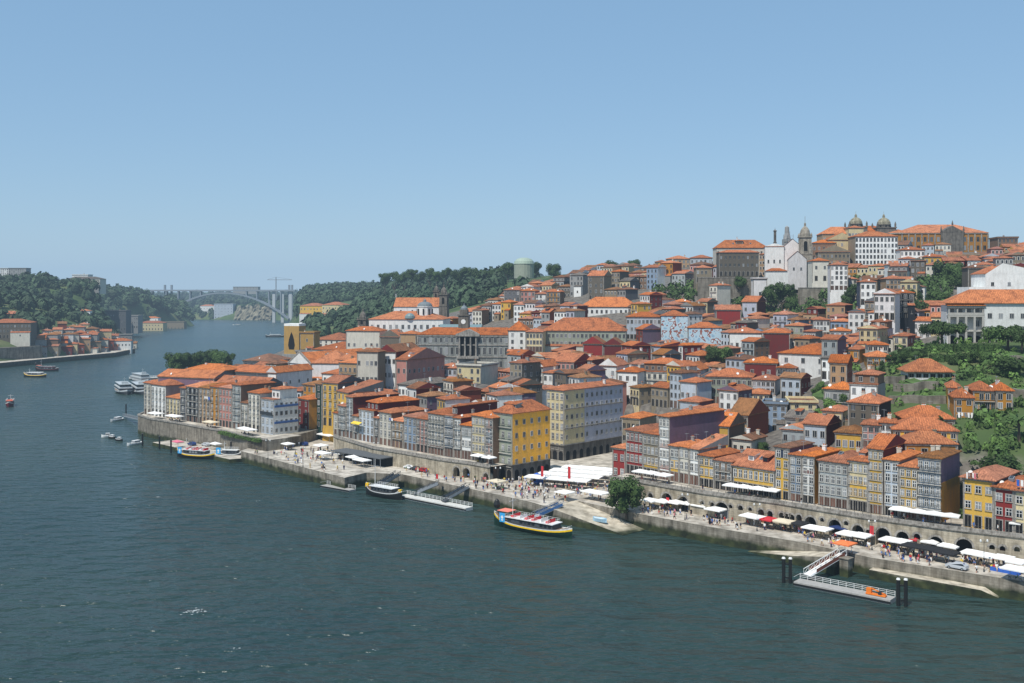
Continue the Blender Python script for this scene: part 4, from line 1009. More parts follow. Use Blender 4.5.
# church with two white gables and bell tower
r, w_, Ym, zb = lm('church', 'white hilltop church with stepped gables and orange roofs beside the tall bell tower', 'church', 765, 784, 578, -12, 281)
h = zat(246.5, Ym)-zb
def gablebox(parent, x0, x1, y0, y1, hh, rise, mw, rfm):
    b = MB(); cx = (x0+x1)/2
    b.box(x0,x1,y0,y1,-5,hh,0,False); b.face([(x0,y0,hh),(x1,y0,hh),(cx,y0,hh+rise)],0); b.face([(x1,y1,hh),(x0,y1,hh),(cx,y1,hh+rise)],0); b.build('wall', mw, parent)
    b = MB(); b.face([(x0-.3,y0-.3,hh-.1),(cx,y0-.3,hh+rise+.15),(cx,y1,hh+rise+.15),(x0-.3,y1,hh-.1)]); b.face([(x1+.3,y0-.3,hh-.1),(x1+.3,y1,hh-.1),(cx,y1,hh+rise+.15),(cx,y0-.3,hh+rise+.15)]); b.build('roof', rfm, parent)
b = MB(); b.box(-w_/2,w_/2,0,14,-5,h); b.build('wall', W('white'), r); 
rb,_ = roof_mb(w_,14,'gy',.3,.3); rb.build('roof',[RF[1],GRAN,W('white')],r,(0,0,h))
for i in range(3): inst('window', win_mesh(.9,1.9,'dark'), r, (-w_/2+(i+.6)*w_/3.3,0,h*.52))
gablebox(r, w_/2+.05, w_/2+9.5, 1, 15, h+.2, 4.2, W('mauve'), RF[1])  # white gables; their pale pinkish shadow is put into the wall colour
gablebox(r, w_/2+2, w_/2+12, -7, .9, h*.62, 4.5, W('mauve'), RF[0])
b = MB(); b.box(-w_/2,w_/2+2,-7,-.02,-6,h*.28,0); b.build('wall', W('white'), r); rb,_=roof_mb(w_+1,7,'hip',.4,.3); rb.build('roof',[RF[0],GRAN,GRAN],r,(.6,-7.2,h*.28))
for x in (w_/2+5, w_/2+9): inst('window', win_mesh(1.,1.6,'dark'), r, (x,-7,h*.3))
foot(r, w_+16, 16)
belltower('tall pale stone bell tower with onion cap on the hilltop church', 805, 217, 283, 572, 12.5, mat=stone('tower_stone', (.30,.27,.22,1), 1.2, joint=False))
belltower('slim spire peeping over the monastery roof', 775, 228, 262, 640, 2.6, cap='spire', mat=DST, name='spire')
# scaffolded spire
r = thing('scaffolded_spire', 'grey scaffolded church spire behind the hilltop roofs', 'tower', ((787-512)*.66, 660, zat(262,660)))
b = MB(); b.box(-2.6,2.6,-2.6,2.6,-5,15); b.lathe(0,0,[(2.6,15),(1.6,19),(1.4,23),(0,24)],8); b.build('shaft', W('grey'), r)
b = MB()
for x in (-3.2,-1,1,3.2): b.bar((x,-3.2,0),(x,-3.2,18+(2 if abs(x)<2 else 0)),.18)
for z in range(2,19,3): b.bar((-3.4,-3.2,z),(3.4,-3.2,z),.15)
b.build('scaffolding', STEEL, r)
# buildings between tower and white block
facing(812,829,545,261,281,'offwhite', a=-6, d=12, nf=2, nc=2, rc=0)
facing(818,850,590,252,272,'stone', a=-10, d=16, nf=3, nc=8, rc=0, roof='gy', pitch=.45, style='dark', side='stone', extra='gabled')
facing(812,836,600,243,260,'brown', a=-10, d=14, nf=2, nc=5, rc=1)
facing(855,898,585,236.5,271,'white', a=-3, d=18, nf=6, nc=12, rc=1, side='stone', pitch=.35, wh=2.0, ww=1.2, label='big white six-storey block with regular dark windows on the hilltop', group='', name='convent', cat='building', style='dark', dorm=0)
facing(828,856,600,240,262,'cream', a=-3, d=14, nf=3, nc=1, rc=1, roof='gy', pitch=.5, door=False)
facing(822,858,625,234,250,'tan', a=-4, d=14, nf=2, nc=7, rc=1, pitch=.6)
# twin-towered church with domes
YB = 650
r = thing('church', 'dark baroque church with two low domed towers on the skyline', 'church', ((870-512)*YB/F, YB, zat(250, YB)), rad(-3))
b = MB(); b.box(-17,17,0,22,-6,12); b.build('nave', DST, r); rb,_=roof_mb(34,22,'hip',.4,.4); rb.build('roof',[RF[0],GRAN,GRAN],r,(0,0,12))
for x, dy, wh_, rr_ in ((-8.5,-1,14.5,5.2),(9.4,-1,14,5.4)):
    b = MB(); b.box(-rr_-.6,rr_+.6,-rr_-.6,rr_+.6,0,wh_); b.box(-rr_-1,rr_+1,-rr_-1,rr_+1,wh_,wh_+.6)
    for sx in (-1,1):
        for sy in (-1,1): b.lathe(sx*(rr_+.2),sy*(rr_+.2),[(.6,wh_+.6),(.65,wh_+2.6),(.1,wh_+4.2)],6)
    t_ = b.build('tower', DST, r, (x,2,0)); dome_drum(t_,0,0,wh_+.6,rr_*.8,1.6,rr_*.85,DST,stone('dome_stone',(.27,.25,.18,1),1,joint=False))
foot(r,34,22)
facing(848,864,620,228,240,'cream', a=-3, d=9, nf=1, nc=5, rc=0, door=False, ww=1.2, wh=2.4, label='small cream rooftop pavilion in front of the left church dome', group='')
# long ochre prison
r, w_, Ym, zb = lm('prison', 'long ochre neoclassical prison with rounded corner and central pediment', 'building', 902, 988, 640, -3, 252)
h = zat(233, Ym)-zb; b = MB(); b.box(-w_/2,w_/2,0,30,-10,h); b.cyl(-w_/2,8,-10,h,8,8,20); b.build('wall', W('ochre'), r)
rb,_=roof_mb(w_,30,'hip',.42,.5); ro=rb.build('roof',[RF[1],GRAN,GRAN],r,(0,0,h)); b=MB(); b.cyl(-w_/2,8,h-.5,h+.3,8.6,8.6,20); b.lathe(-w_/2,8,[(8.6,h+.3),(4,h+1.8),(0,h+3)],20,1); b.build('cornice',[GRAN,RF[1]],r)
b=MB(); 
for i in range(14):
    x=-w_/2+i*w_/13; b.box(x-.4,x+.4,-.3,-.01,0,h-.5)
b.box(-w_/2,w_/2,-.4,-.012,h-.5,h); b.build('pilaster',GRAN,r)
for fz in (.1,.55):
    for i in range(13):
        if i in (6,7): continue
        inst('window', win_mesh(1.7,2.9,'dark'), r, (-w_/2+(i+.5)*w_/13,0,fz*h))
x0_=w_*.08; b=MB(); b.box(x0_-7,x0_+7,-1.2,6,-4,h+.6); b.face([(x0_-7.4,-1.3,h+.6),(x0_+7.4,-1.3,h+.6),(x0_,-1.3,h+4.6)]); b.face([(x0_-7.4,-1.3,h+.6),(x0_,-1.3,h+4.6),(x0_,6,h+4.6),(x0_-7.4,6,h+.6)]); b.face([(x0_+7.4,-1.3,h+.6),(x0_+7.4,6,h+.6),(x0_,6,h+4.6),(x0_,-1.3,h+4.6)])
for q in (-7,0,7): b.lathe(x0_+q,-1,[(.5,h+.8+(4-abs(q)*.55)),(.6,h+2+(4-abs(q)*.55)),(.1,h+4+(4-abs(q)*.5))],6)
b.build('pediment', DST, r); foot(r,w_,30)
# white palace on the right with loggia
r, w_, Ym, zb = lm('palace', 'large white palace with columned loggia and ground-floor arches above the terraces', 'palace', 948, 1062, 350, -15, 346)
h = zat(303.5, Ym)-zb; lw = w_*.325; xl = -w_/2
b = MB(); b.box(xl+lw,w_/2,0,16,-4,h,0); b.box(xl,xl+lw-.01,2.6,16,-4,h-.8,0); b.build('wall', W('white'), r)
b = MB(); b.box(xl,xl+lw,-.2,2.58,h*.68,h*.72); b.box(xl,xl+lw,-.2,2.58,h*.33,h*.36); b.box(xl,xl+lw,-.3,2.58,h-1.5,h-.8)
for i in range(5):
    x = xl+.4+i*(lw-.8)/4; b.box(x-.35,x+.35,-.2,.5,0,h*.68); b.cyl(x,.2,h*.72,h-1.5,.25,.22,8)
b.box(xl,xl+lw,-.25,-.1,h*.72,h*.72+.9)
b.build('loggia', LIGHTST, r)
for i in range(4):
    x = xl+.4+(i+.5)*(lw-.8)/4
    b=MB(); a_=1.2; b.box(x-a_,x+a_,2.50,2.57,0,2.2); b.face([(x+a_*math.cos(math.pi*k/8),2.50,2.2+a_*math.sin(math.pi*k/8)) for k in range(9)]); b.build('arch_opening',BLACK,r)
    if i in (1,3): inst('window', win_mesh(1.2,2.,'far'), r, (x,2.6,h*.45))
    inst('window', win_mesh(1.2,1.9,'dark'), r, (x,2.6,h*.74))
for f_ in range(3):
    for i in range(7): inst('window', win_mesh(1.2,1.6,'far'), r, (xl+lw+(i+.5)*(w_-lw)/7,0,.8+f_*h*.3))
rb,_=roof_mb(w_,16,'hip',.5,.7); rb.build('roof',[RF[1],GRAN,GRAN],r,(0,0,h))
rb,_=roof_mb(lw,3,'shed',.3,.4); rb.build('porch_roof',[RF[1],GRAN,GRAN],r,(xl+lw/2,-.3,h-.8)); foot(r,w_,16)
r, w_, Ym, zb = lm('palace', 'pinkish-white gabled palace wing with pyramid roof behind the loggia', 'palace', 969, 1014, 372, -4, 300)
h = zat(274, Ym)-zb; b=MB(); b.box(-w_/2+6,w_/2+14,0,14,-8,h); b.face([(-w_/2+6,-.02,h),(w_/2+14,-.02,h),(w_/2-4,-.02,h+4)]); b.box(-w_/2,-w_/2+5.98,0,12,-8,h*.5); b.build('wall',W('white'),r)
rb,_=roof_mb(w_-6,13,'pyr',.6,.4); rb.build('roof',[RF[0],GRAN,GRAN],r,(3,0.5,h))
for i in range(3): inst('window', win_mesh(1.1,1.3,'dark'), r, (-w_/2+8.5+i*6,0,h*.55))
foot(r,w_+10,14)

HIDDEN = [9,16,17,18,36,43,51,54,56,57,59,61,63,64,67,68,69,70,71,73,74,76,77,79,80,81,82,84,85,86,87,88,89,91,92,93,95,96,97,98,101,102,104,106,107,109,110,111,113,116,117,119,120,123,130,133,139,140,141,144,145,146,147,148,150,151,155,156,157,158,160,163,165,167,170,173,178,181,183,185,188,193,194,195,196,197,198,203,206,207,212,213,214,215,217,221,222,223,228,231,232,233,234,235,236,237,238,239,240,241,244,245,246,250,252,253,254,256,257,260,261,267,268,269,270,272,273,282,286,289,295,296,297,299,301,305,306,313,314,321,331,340,341,345,346,347,348,350,351,352,353,360,364,370,372,377,378,379,381,383,384,385,386,387,393,394,395,397,399,400,401,403,404,406,408,409,411,412,413,416,421,422,424,425,426,427,428,431,434,435,436,437,438,439,440,441,442,443,444,445,446,449,451,453,454,455,456,457,458,459,460,461,462,463,464,466,467,468,469,470,471,473,474,475,476,477,478,481,482,483,484,485,486,487,488,489,490,491,492,493,494,495,496,497,498,499,501,502,503,504,505,506,507,508,509,510,511,513,514,515,516,517,519,520,521,522,523,524,525,526,527,528,529,531,532,533,534,535,536,537,538,539,540,541,542,543,544,545,546,547,548,549,550,551,553,554,555,556,557,558,559,560,561,562,563,564,565,566,567,568,569,570,571,572,573,574]
BIGSET = [0,1,2,3,4,5,6,7,11,13,14,15,19,20,21,23,24,25,27,28,30,31,32,33,34,35,37,39,40,45,46,50,52,53,55,62,72,99,105,118,122,128,131,135,152,153,161,166,171,176,177,190,199,200,201,209,211,218,243,248,264,274,276,280,290,291,309,320,327,339,344,356,358,361,363,365,368,369,371,388,392,423]

# ------------------------------------------------------------------ the rest of the old town, terrace by terrace
SQUARE = [(-5,305),(10,350),(40,366),(52,348),(33,285),(0,280)]
SQ2 = [(-100,364),(-92,395),(-84,402),(-66,386),(-60,366),(-40,330),(-60,300)]
PARK = [(103,300),(113,345),(190,345),(260,360),(260,180),(160,180),(112,218),(100,250)]
CLIFF = [(118,530),(118,575),(190,575),(205,520),(150,500)]
def px_of(x, y): return 512+F*x/y
def blocked(x, y, z, hh):
    """keep the fill from standing in front of the buildings placed by eye"""
    px = px_of(x, y)
    for (a0, a1, Ymax, pylim) in VIEWKEEP:
        if a0 <= px <= a1 and y < Ymax and HY+(H-(z+hh))*F/y < pylim: return True
    return False
VIEWKEEP = [(415,522,505,365),(365,415,560,327),(333,495,345,414),(810,862,300,402),(900,920,460,306),(735,746,569,281),(764,800,545,304),(704,733,428,358),(918,972,520,298),(846,858,500,303),(543,626,480,342),(505,545,470,345),(580,638,560,320),(626,722,490,338),(716,741,520,322),(660,800,560,296),(795,850,540,292),(850,900,580,262),
            (890,990,620,252),(940,1030,340,346),(284,316,600,352),(286,350,480,382),(772,832,372,371),(724,818,318,403),(880,960,400,330),(546,565,350,470),(565,622,385,386),(700,716,570,296),(828,850,500,282),(357,440,405,365),
            (960,1030,372,296),(505,600,620,299),(600,700,600,286),(265,290,455,384),(760,790,318,432),(590,600,455,356),(583,622,453,352),(440,520,600,330),(356,372,600,322)]
U = Vector((.757,-.653)); V = Vector((.653,.757)); P0 = Vector((-157,422))
WALLW = ['white']*8+['offwhite']*7+['cream']*4+['stone']*3+['grey']*4+['paleblue']*3+['yellow']*2+['pink']*2+['darkred']*2+['red']+['tan']*3+['brown']*2+['tilegrey']*4+['darkstone']*2+['blue','ochre','greenish','mauve','lilac','brickred']
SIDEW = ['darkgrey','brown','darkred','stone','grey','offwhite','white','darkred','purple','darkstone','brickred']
R.seed(5)
CAND = []
v = 34.0
while v < 640:
    u = -70.0+R.uniform(0, 10)
    while u < 620:
        wd = R.uniform(5, 9.5)*(1+max(0, v-250)/900); dp = R.uniform(8, 10.8)*(1+max(0, v-250)/900)
        bend = 14*math.sin(u/95+v/130)+8*math.sin(u/41.)
        p = P0+U*(u+wd/2)+V*(v+bend); 
        ang = math.atan2(U.y, U.x)+(14*math.cos(u/95+v/130)/95+8*math.cos(u/41.)/41)+R.gauss(0, .05)+.25*mnoise.noise((u/120, v/120, 0))
        if v > 260: ang += .35*min(1, (v-260)/150)
        gap = R.random()
        u += wd+(.15 if gap < .72 else R.uniform(1.5, 6))
        x, y = p.x, p.y
        if not inpoly(x, y, TOWN) or inpoly(x, y, SQUARE) or inpoly(x, y, SQ2) or inpoly(x, y, PARK) or inpoly(x, y, CLIFF): continue
        pxx = px_of(x, y)
        if pxx < 160 or pxx > 1040: continue
        CAND.append((x, y, ang, wd, dp, R.random(), R.random(), R.random(), R.random(), R.random()))
    v += R.uniform(10.9, 12)*(1+max(0, v-250)/1000)
xs = np.array([c[0] for c in CAND]); ys = np.array([c[1] for c in CAND]); zs = terrain(xs, ys)
dQ = vdist(xs, ys, BANK)
SKY_LIM = [(150,372),(230,366),(285,352),(350,345),(365,330),(420,322),(445,318),(500,296),(520,282),(560,278),(600,262),(650,262),(700,256),(740,252),(800,245),(860,240),(900,240),(1024,244)]
def skylim(px): return float(np.interp(px, [a[0] for a in SKY_LIM], [a[1] for a in SKY_LIM]))
FILL = []
order = sorted(range(len(CAND)), key=lambda i: ys[i])
for i in order:
    x, y, ang, wd, dp, r1_, r2_, r3_, r4_, r5_ = CAND[i]
    if dQ[i] < 26 or zs[i] < 5: continue
    o = obb(x, y, ang, wd/2-.35, dp/2-.2)
    if any(hits(o, q) for q in FOOT): continue
    hh = 2.9*(2+int(r1_**1.7*3.1))+.3
    pxx = px_of(x, y)
    while hh > 5 and (blocked(x, y, zs[i], hh+2) or HY+(H-(zs[i]+hh+2))*F/y < skylim(pxx)): hh -= 3.1
    if hh < 3.6: continue
    FOOT.append(o); FILL.append((i, x, y, ang, wd, dp, hh))
CULL = set()
try: CULL = set(HIDDEN)
except NameError: pass
NEARFILL = []; FARFILL = []
random.Random(3)
STUFF = MB(); SMATS = []
def smat(m):
    if m not in SMATS: SMATS.append(m)
    return SMATS.index(m)
BIG = None; NBIG = 9999 if globals().get("KEEP_IDS") else 215
try: BIG = set(BIGSET)
except NameError: pass
for k, (i, x, y, ang, wd, dp, hh) in enumerate(FILL):
    if k in CULL: continue
    R.seed(1000+i)
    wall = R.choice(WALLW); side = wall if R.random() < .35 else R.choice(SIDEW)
    rk = R.choices(['hip','gx','gy','pyr','shed'], [6, 4, 2, 1, .7])[0]; rc = R.choices([0,1,2,3,4,5], [5,2,2.5,2,3,.7])[0]
    fx, fy = x+math.sin(ang)*dp/2, y-math.cos(ang)*dp/2
    Lp = (fx-math.cos(ang)*wd/2, fy-math.sin(ang)*wd/2); Rp = (fx+math.cos(ang)*wd/2, fy+math.sin(ang)*wd/2)
    zb = min(tz(fx, fy), zs[i]+1); nf = max(1, round(hh/3.1))
    pitch = R.uniform(.27, .4)
    if (BIG is not None and k not in BIG) or (BIG is None and k >= NBIG):
        ca, sa = math.cos(ang), math.sin(ang); T = lambda p: (fx+ca*p[0]-sa*p[1], fy+sa*p[0]+ca*p[1], zb+p[2])
        hm = zs[i]+hh-zb
        b = MB(); b.box(-wd/2, wd/2, 0, dp, -7, hm, 0, False); 
        for f_ in range(nf):
            for c_ in range(max(1, round(wd/2.2))):
                xx = -wd/2+(c_+.5)*wd/max(1, round(wd/2.2)); z_ = (f_+.25)*hm/nf; b.box(xx-.62, xx+.62, -.06, -.01, z_-.1, z_+1.65, 4, False); b.box(xx-.45, xx+.45, -.1, -.07, z_, z_+1.5, 3, False)
        rb, _ = roof_mb(wd, dp, rk, pitch, .45)
        idx = {0: smat(W(wall)), 3: smat(GLASS), 4: smat(WHITE)}
        n0 = len(STUFF.v); STUFF.v += [T(p) for p in b.v]; STUFF.f += [tuple(q+n0 for q in f) for f in b.f]; STUFF.m += [idx[m_] for m_ in b.m]
        idr = {0: smat(RF[rc]), 1: smat(GRAN), 2: smat(W(wall))}
        n0 = len(STUFF.v); STUFF.v += [T((p[0], p[1], p[2]+hm)) for p in rb.v]; STUFF.f += [tuple(q+n0 for q in f) for f in rb.f]; STUFF.m += [idr[m_] for m_ in rb.m]
        continue
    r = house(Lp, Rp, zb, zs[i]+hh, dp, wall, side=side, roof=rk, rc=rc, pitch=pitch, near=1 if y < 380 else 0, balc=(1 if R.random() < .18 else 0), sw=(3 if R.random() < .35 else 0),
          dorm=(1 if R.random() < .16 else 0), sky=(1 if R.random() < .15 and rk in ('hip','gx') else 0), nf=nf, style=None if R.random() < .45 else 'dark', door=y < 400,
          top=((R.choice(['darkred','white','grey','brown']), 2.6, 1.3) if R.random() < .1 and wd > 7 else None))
    r['fill_id'] = k
if STUFF.v:
    tag(STUFF.build('distant_houses', SMATS), 'small orange-roofed houses packed between the others up the slope', 'houses', kind='stuff')

# ------------------------------------------------------------------ quays and walls
def slab(name, poly, ztop, zbot, mats, loc=(0,0,0)):
    b = MB(); b.prism(poly, zbot, ztop, 0, 1); return struct(b.build(name, mats))
QB = [(150,198),(122,214),(106,229),(84,250),(64,275),(62,340),(44,374),(14,362),(-8,330),(-22,334),(-48,354),(-66,382),(-78,404),(-94,402),(-98,380)]
slab('lower_quay', QUAY+QB, 4.0, -6, [QWALL, PAVE])
W2 = [(27.5,281.5),(35.3,275.5),(50,260),(66,248),(83,231),(96,221),(110,212.5),(124,203)]
WL = [(-66,371),(-64,366.8),(-47.5,342),(-36,331.5),(-22.5,318),(-13,311),(-6.7,304.6)]
def off(poly, d):
    out = []
    for i, p in enumerate(poly):
        a = Vector(poly[max(0, i-1)]); c = Vector(poly[min(len(poly)-1, i+1)]); t = (c-a).normalized(); n = Vector((-t.y, t.x)); out.append((p[0]+n.x*d, p[1]+n.y*d))
    return out
def bandslab(name, poly, d0, d1, ztop, zbot, mats):
    b = MB(); A = off(poly, d0); B_ = off(poly, d1)
    for i in range(len(poly)-1):
        b.face([(*A[i],ztop),(*A[i+1],ztop),(*B_[i+1],ztop),(*B_[i],ztop)], 1)
    return struct(b.build(name, mats))
bandslab('upper_street', W2, 1.2, 12, 9.98, 3, [AWALL, PAVE])
bandslab('upper_street_west', WL, .8, 9, 8.98, 3, [AWALL, PAVE])
# curved wall on the left
W8 = [(-166,452),(-165,441),(-155,428),(-138,413.5),(-125,401),(-112,389.5),(-99,374),(-90,366.5)]
r = thing('river_wall', 'tall curved stone river wall stained with damp under the leftmost houses', 'wall', (0,0,0)); b = MB()
bk = off(W8, 1.2)
for i in range(len(W8)-1): b.prism([W8[i], W8[i+1], bk[i+1], bk[i]], -5, 7.95)
b.build('masonry', stone('damp_wall', (.24,.215,.175,1), .9, wet=1.8), r)
b = MB()
f1, f2 = off(W8, -.25), off(W8, .6)
for i in range(len(W8)-1): b.prism([f1[i], f1[i+1], f2[i+1], f2[i]], 7.95+.003, 8.6)
b.build('parapet', GRAN, r)
bandslab('upper_terrace', W8, .5, 16, 8.0, 3, [AWALL, PAVE])
struct((lambda b: (b.prism([(-90,366.5),(-84,372),(-76,400),(-96,404),(-99,374)], -2, 7.99), b.build('terrace_end', [QWALL]))[1])(MB()))

def arch_wall(name, label, poly, z0, z1, arches, mat, rail=True, depth=2.0):
    """arches: (px centre, width m, spring height m, kind)"""
    r = thing(name, label, 'wall', (poly[0][0], poly[0][1], z0)); o = Vector(poly[0])
    b = MB(); ops = []
    for i in range(len(poly)-1):
        A, B_ = Vector(poly[i]), Vector(poly[i+1]); L = (B_-A).length; t = (B_-A)/L; n = Vector((t.y, -t.x))   # n outward (to the river)
        here = []
        for (px, wd, sp, kd) in arches:
            k = (px-512)/F; den = (B_-A).x-k*(B_-A).y; q = (k*A.y-A.x)/den
            if 0 < q <= 1: here.append((max(wd/2+.15, min(L-wd/2-.15, q*L)), wd, sp, kd))
        here.sort(); P = lambda s, z, dd=0: (A.x+t.x*s-n.x*dd-o.x, A.y+t.y*s-n.y*dd-o.y, z-z0)
        s = 0
        for (c, wd, sp, kd) in here:
            a0, a1 = c-wd/2, c+wd/2
            if a0 <= s: continue
            b.face([P(s,z0-1),P(a0,z0-1),P(a0,z1),P(s,z1)])
            hb = z0-1 if kd != 'w' else z0+sp-wd*.4
            zs_ = z0+sp; n_ = 8; pts = [(c-wd/2*math.cos(math.pi*j/n_), zs_+wd/2*math.sin(math.pi*j/n_)) for j in range(n_+1)]
            if kd == 'w': b.face([P(a0,z0-1),P(a1,z0-1),P(a1,hb),P(a0,hb)])
            for (s0, q0), (s1, q1) in zip(pts[:-1], pts[1:]):
                b.face([P(s0,q0),P(s1,q1),P(s1,z1),P(s0,z1)]); b.face([P(s0,q0),P(s0,q0,depth),P(s1,q1,depth),P(s1,q1)])
                # voussoir ring
                k0, k1 = 1+.45/(wd/2), 1
                f = lambda ss, zz, kk: P(c+(ss-c)*kk, zs_+(zz-zs_)*kk, -.06)
                b.face([f(s0,q0,1),f(s1,q1,1),f(s1,q1,k0),f(s0,q0,k0)], 1)
            b.face([P(a0,hb),P(a0,hb,depth),P(a0,zs_,depth),P(a0,zs_)]); b.face([P(a1,zs_),P(a1,zs_,depth),P(a1,hb,depth),P(a1,hb)])
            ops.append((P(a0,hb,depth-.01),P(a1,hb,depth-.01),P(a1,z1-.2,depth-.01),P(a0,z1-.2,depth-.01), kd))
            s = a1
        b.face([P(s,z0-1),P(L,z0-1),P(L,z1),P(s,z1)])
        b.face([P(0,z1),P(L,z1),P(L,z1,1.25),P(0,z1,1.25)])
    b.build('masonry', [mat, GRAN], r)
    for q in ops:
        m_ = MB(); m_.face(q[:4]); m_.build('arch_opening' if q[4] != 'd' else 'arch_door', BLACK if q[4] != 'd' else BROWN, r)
    b = MB(); 
    for A, B_ in zip(poly[:-1], poly[1:]):
        A, B_ = Vector(A), Vector(B_); L = (B_-A).length; t = (B_-A)/L; n = Vector((t.y,-t.x)); P = lambda s, d, z: (A.x+t.x*s+n.x*d-o.x, A.y+t.y*s+n.y*d-o.y, z-z0)
        b.bar(P(0,.12,z1-.05), P(L,.12,z1-.05), .4, .35); b.bar(P(0,-.15,z1+.35), P(L,-.15,z1+.35), .3, .66)
    b.build('parapet', GRAN, r)
    if rail:
        b = MB()
        for A, B_ in zip(poly[:-1], poly[1:]):
            A, B_ = Vector(A), Vector(B_); L = (B_-A).length; t = (B_-A)/L
            for s in range(int(L/2)+1): p = A+t*(s*2); b.box(p.x-o.x-.04,p.x-o.x+.04,p.y-o.y+.1,p.y-o.y+.18,z1-z0+.66,z1-z0+1.2)
            b.bar((A.x-o.x,A.y-o.y+.14,z1-z0+1.2),(B_.x-o.x,B_.y-o.y+.14,z1-z0+1.2),.07)
        b.build('railing', IRON, r)
    return r
ARC = [(650.5,1.6,2.6,'w'),(666.6,3.6,2.4,''),(683,3.4,2.4,''),(704,1.2,3.2,'w'),(712,1.3,3.2,'w'),(721.5,3.8,2.3,''),(730.5,1.0,3.4,'w'),(740.5,1.3,3.4,'w'),(750,1.0,3.4,'w'),(761,1.6,3,'d'),(770,1.4,3,''),(775.6,1.4,3,''),(781.5,1.4,3,''),(787,1.3,3,''),(792,1.3,3,''),(799,1.5,3.2,'d'),
       (810.6,3.0,2.4,''),(822,1.0,3.6,'w'),(835,3.2,2.6,''),(846,1.1,3.8,'w'),(858,2.9,2.4,''),(870,1.2,2.6,'d'),(883,3.2,2.5,''),(902.5,2.8,2.5,''),(917,1.4,3.2,'w'),(936,2.9,2.4,''),(964,3.4,2.4,''),(992,1.1,3,'w'),(1002.5,1.1,3,'w'),(1017,1.1,3.2,'w')]
for x_ in (727.5, 735, 744.5): ARC.append((x_, 1.2, .3, 'd'))
arch_wall('arcade_wall', 'long stone arcade wall with arches and railing behind the busy quay', W2, 4.0, 9.98, [q for q in ARC if q[2] > 1], AWALL)
arch_wall('quay_back_wall', 'long plain stone wall with two arches behind the middle quay', WL, 4.0, 8.98, [(456.5,2.6,2.0,''),(468.5,2.8,2.0,''),(486,2.2,1.8,'')], AWALL, rail=False)
b = MB(); b.box(-4,4,-.3,.3,-1,4.2); b.build('kiosk_wall', STEEL) if False else None

# ramps and ledges
def quadslab(name, pts, zb, mats):
    b = MB(); b.face(pts, 1); n = len(pts)
    for i in range(n):
        p, q = pts[i], pts[(i+1) % n]; b.face([(p[0],p[1],zb),(q[0],q[1],zb),q,p], 0)
    return struct(b.build(name, mats))
SANDY = stone('worn_ramp', (.52,.46,.36,1), .4, joint=False, wet=.7)
quadslab('boat_ramp', [(9.8,270.9,3.99),(28.4,255.8,.15),(35.5,262,.15),(31.0,264.9,1.2),(17.7,279.9,3.99)], -6, [QWALL, SANDY])
A = onz(727,551,0); B_ = onz(842,560,0)
qa, qb, qc = hitline(QUAY, 735), hitline(QUAY, 800), hitline(QUAY, 845)
nn = Vector((-.66,-.75))
quadslab('quay_ramp', [(qa[0]+nn.x*.4,qa[1]+nn.y*.4,-.6),(qb[0]+nn.x*5,qb[1]+nn.y*5,1.8),(qc[0]+nn.x*6,qc[1]+nn.y*6,3.98),(qc[0]-.1,qc[1]-.1,3.98),(qb[0]-.02,qb[1]-.02,1.9)], -6, [QWALL, SANDY])
q = [hitline(QUAY, x) for x in (873,910,950,985,1000)]
b = MB(); zt_ = [1.9,1.9,1.8,1.6,.1]; wd_ = [2.2,3,3,2.8,1]
for i in range(4):
    p0, p1 = q[i], q[i+1]; o0 = (p0[0]+nn.x*wd_[i], p0[1]+nn.y*wd_[i]); o1 = (p1[0]+nn.x*wd_[i+1], p1[1]+nn.y*wd_[i+1])
    b.face([(*o0,zt_[i]),(*o1,zt_[i+1]),(*p1,zt_[i+1]),(*p0,zt_[i])], 1); b.face([(*o0,-5),(*o1,-5),(*o1,zt_[i+1]),(*o0,zt_[i])], 0)
    if i == 0: b.face([(*p0,-5),(*o0,-5),(*o0,zt_[0]),(*p0,zt_[0])], 0)
struct(b.build('quay_ledge', [QWALL, SANDY]))
quadslab('low_wharf', [(-146,406,1.4),(-103,364.5,1.4),(-94,369,1.4),(-112,390,1.4),(-138,414,1.4)], -6, [QWALL, PAVE])

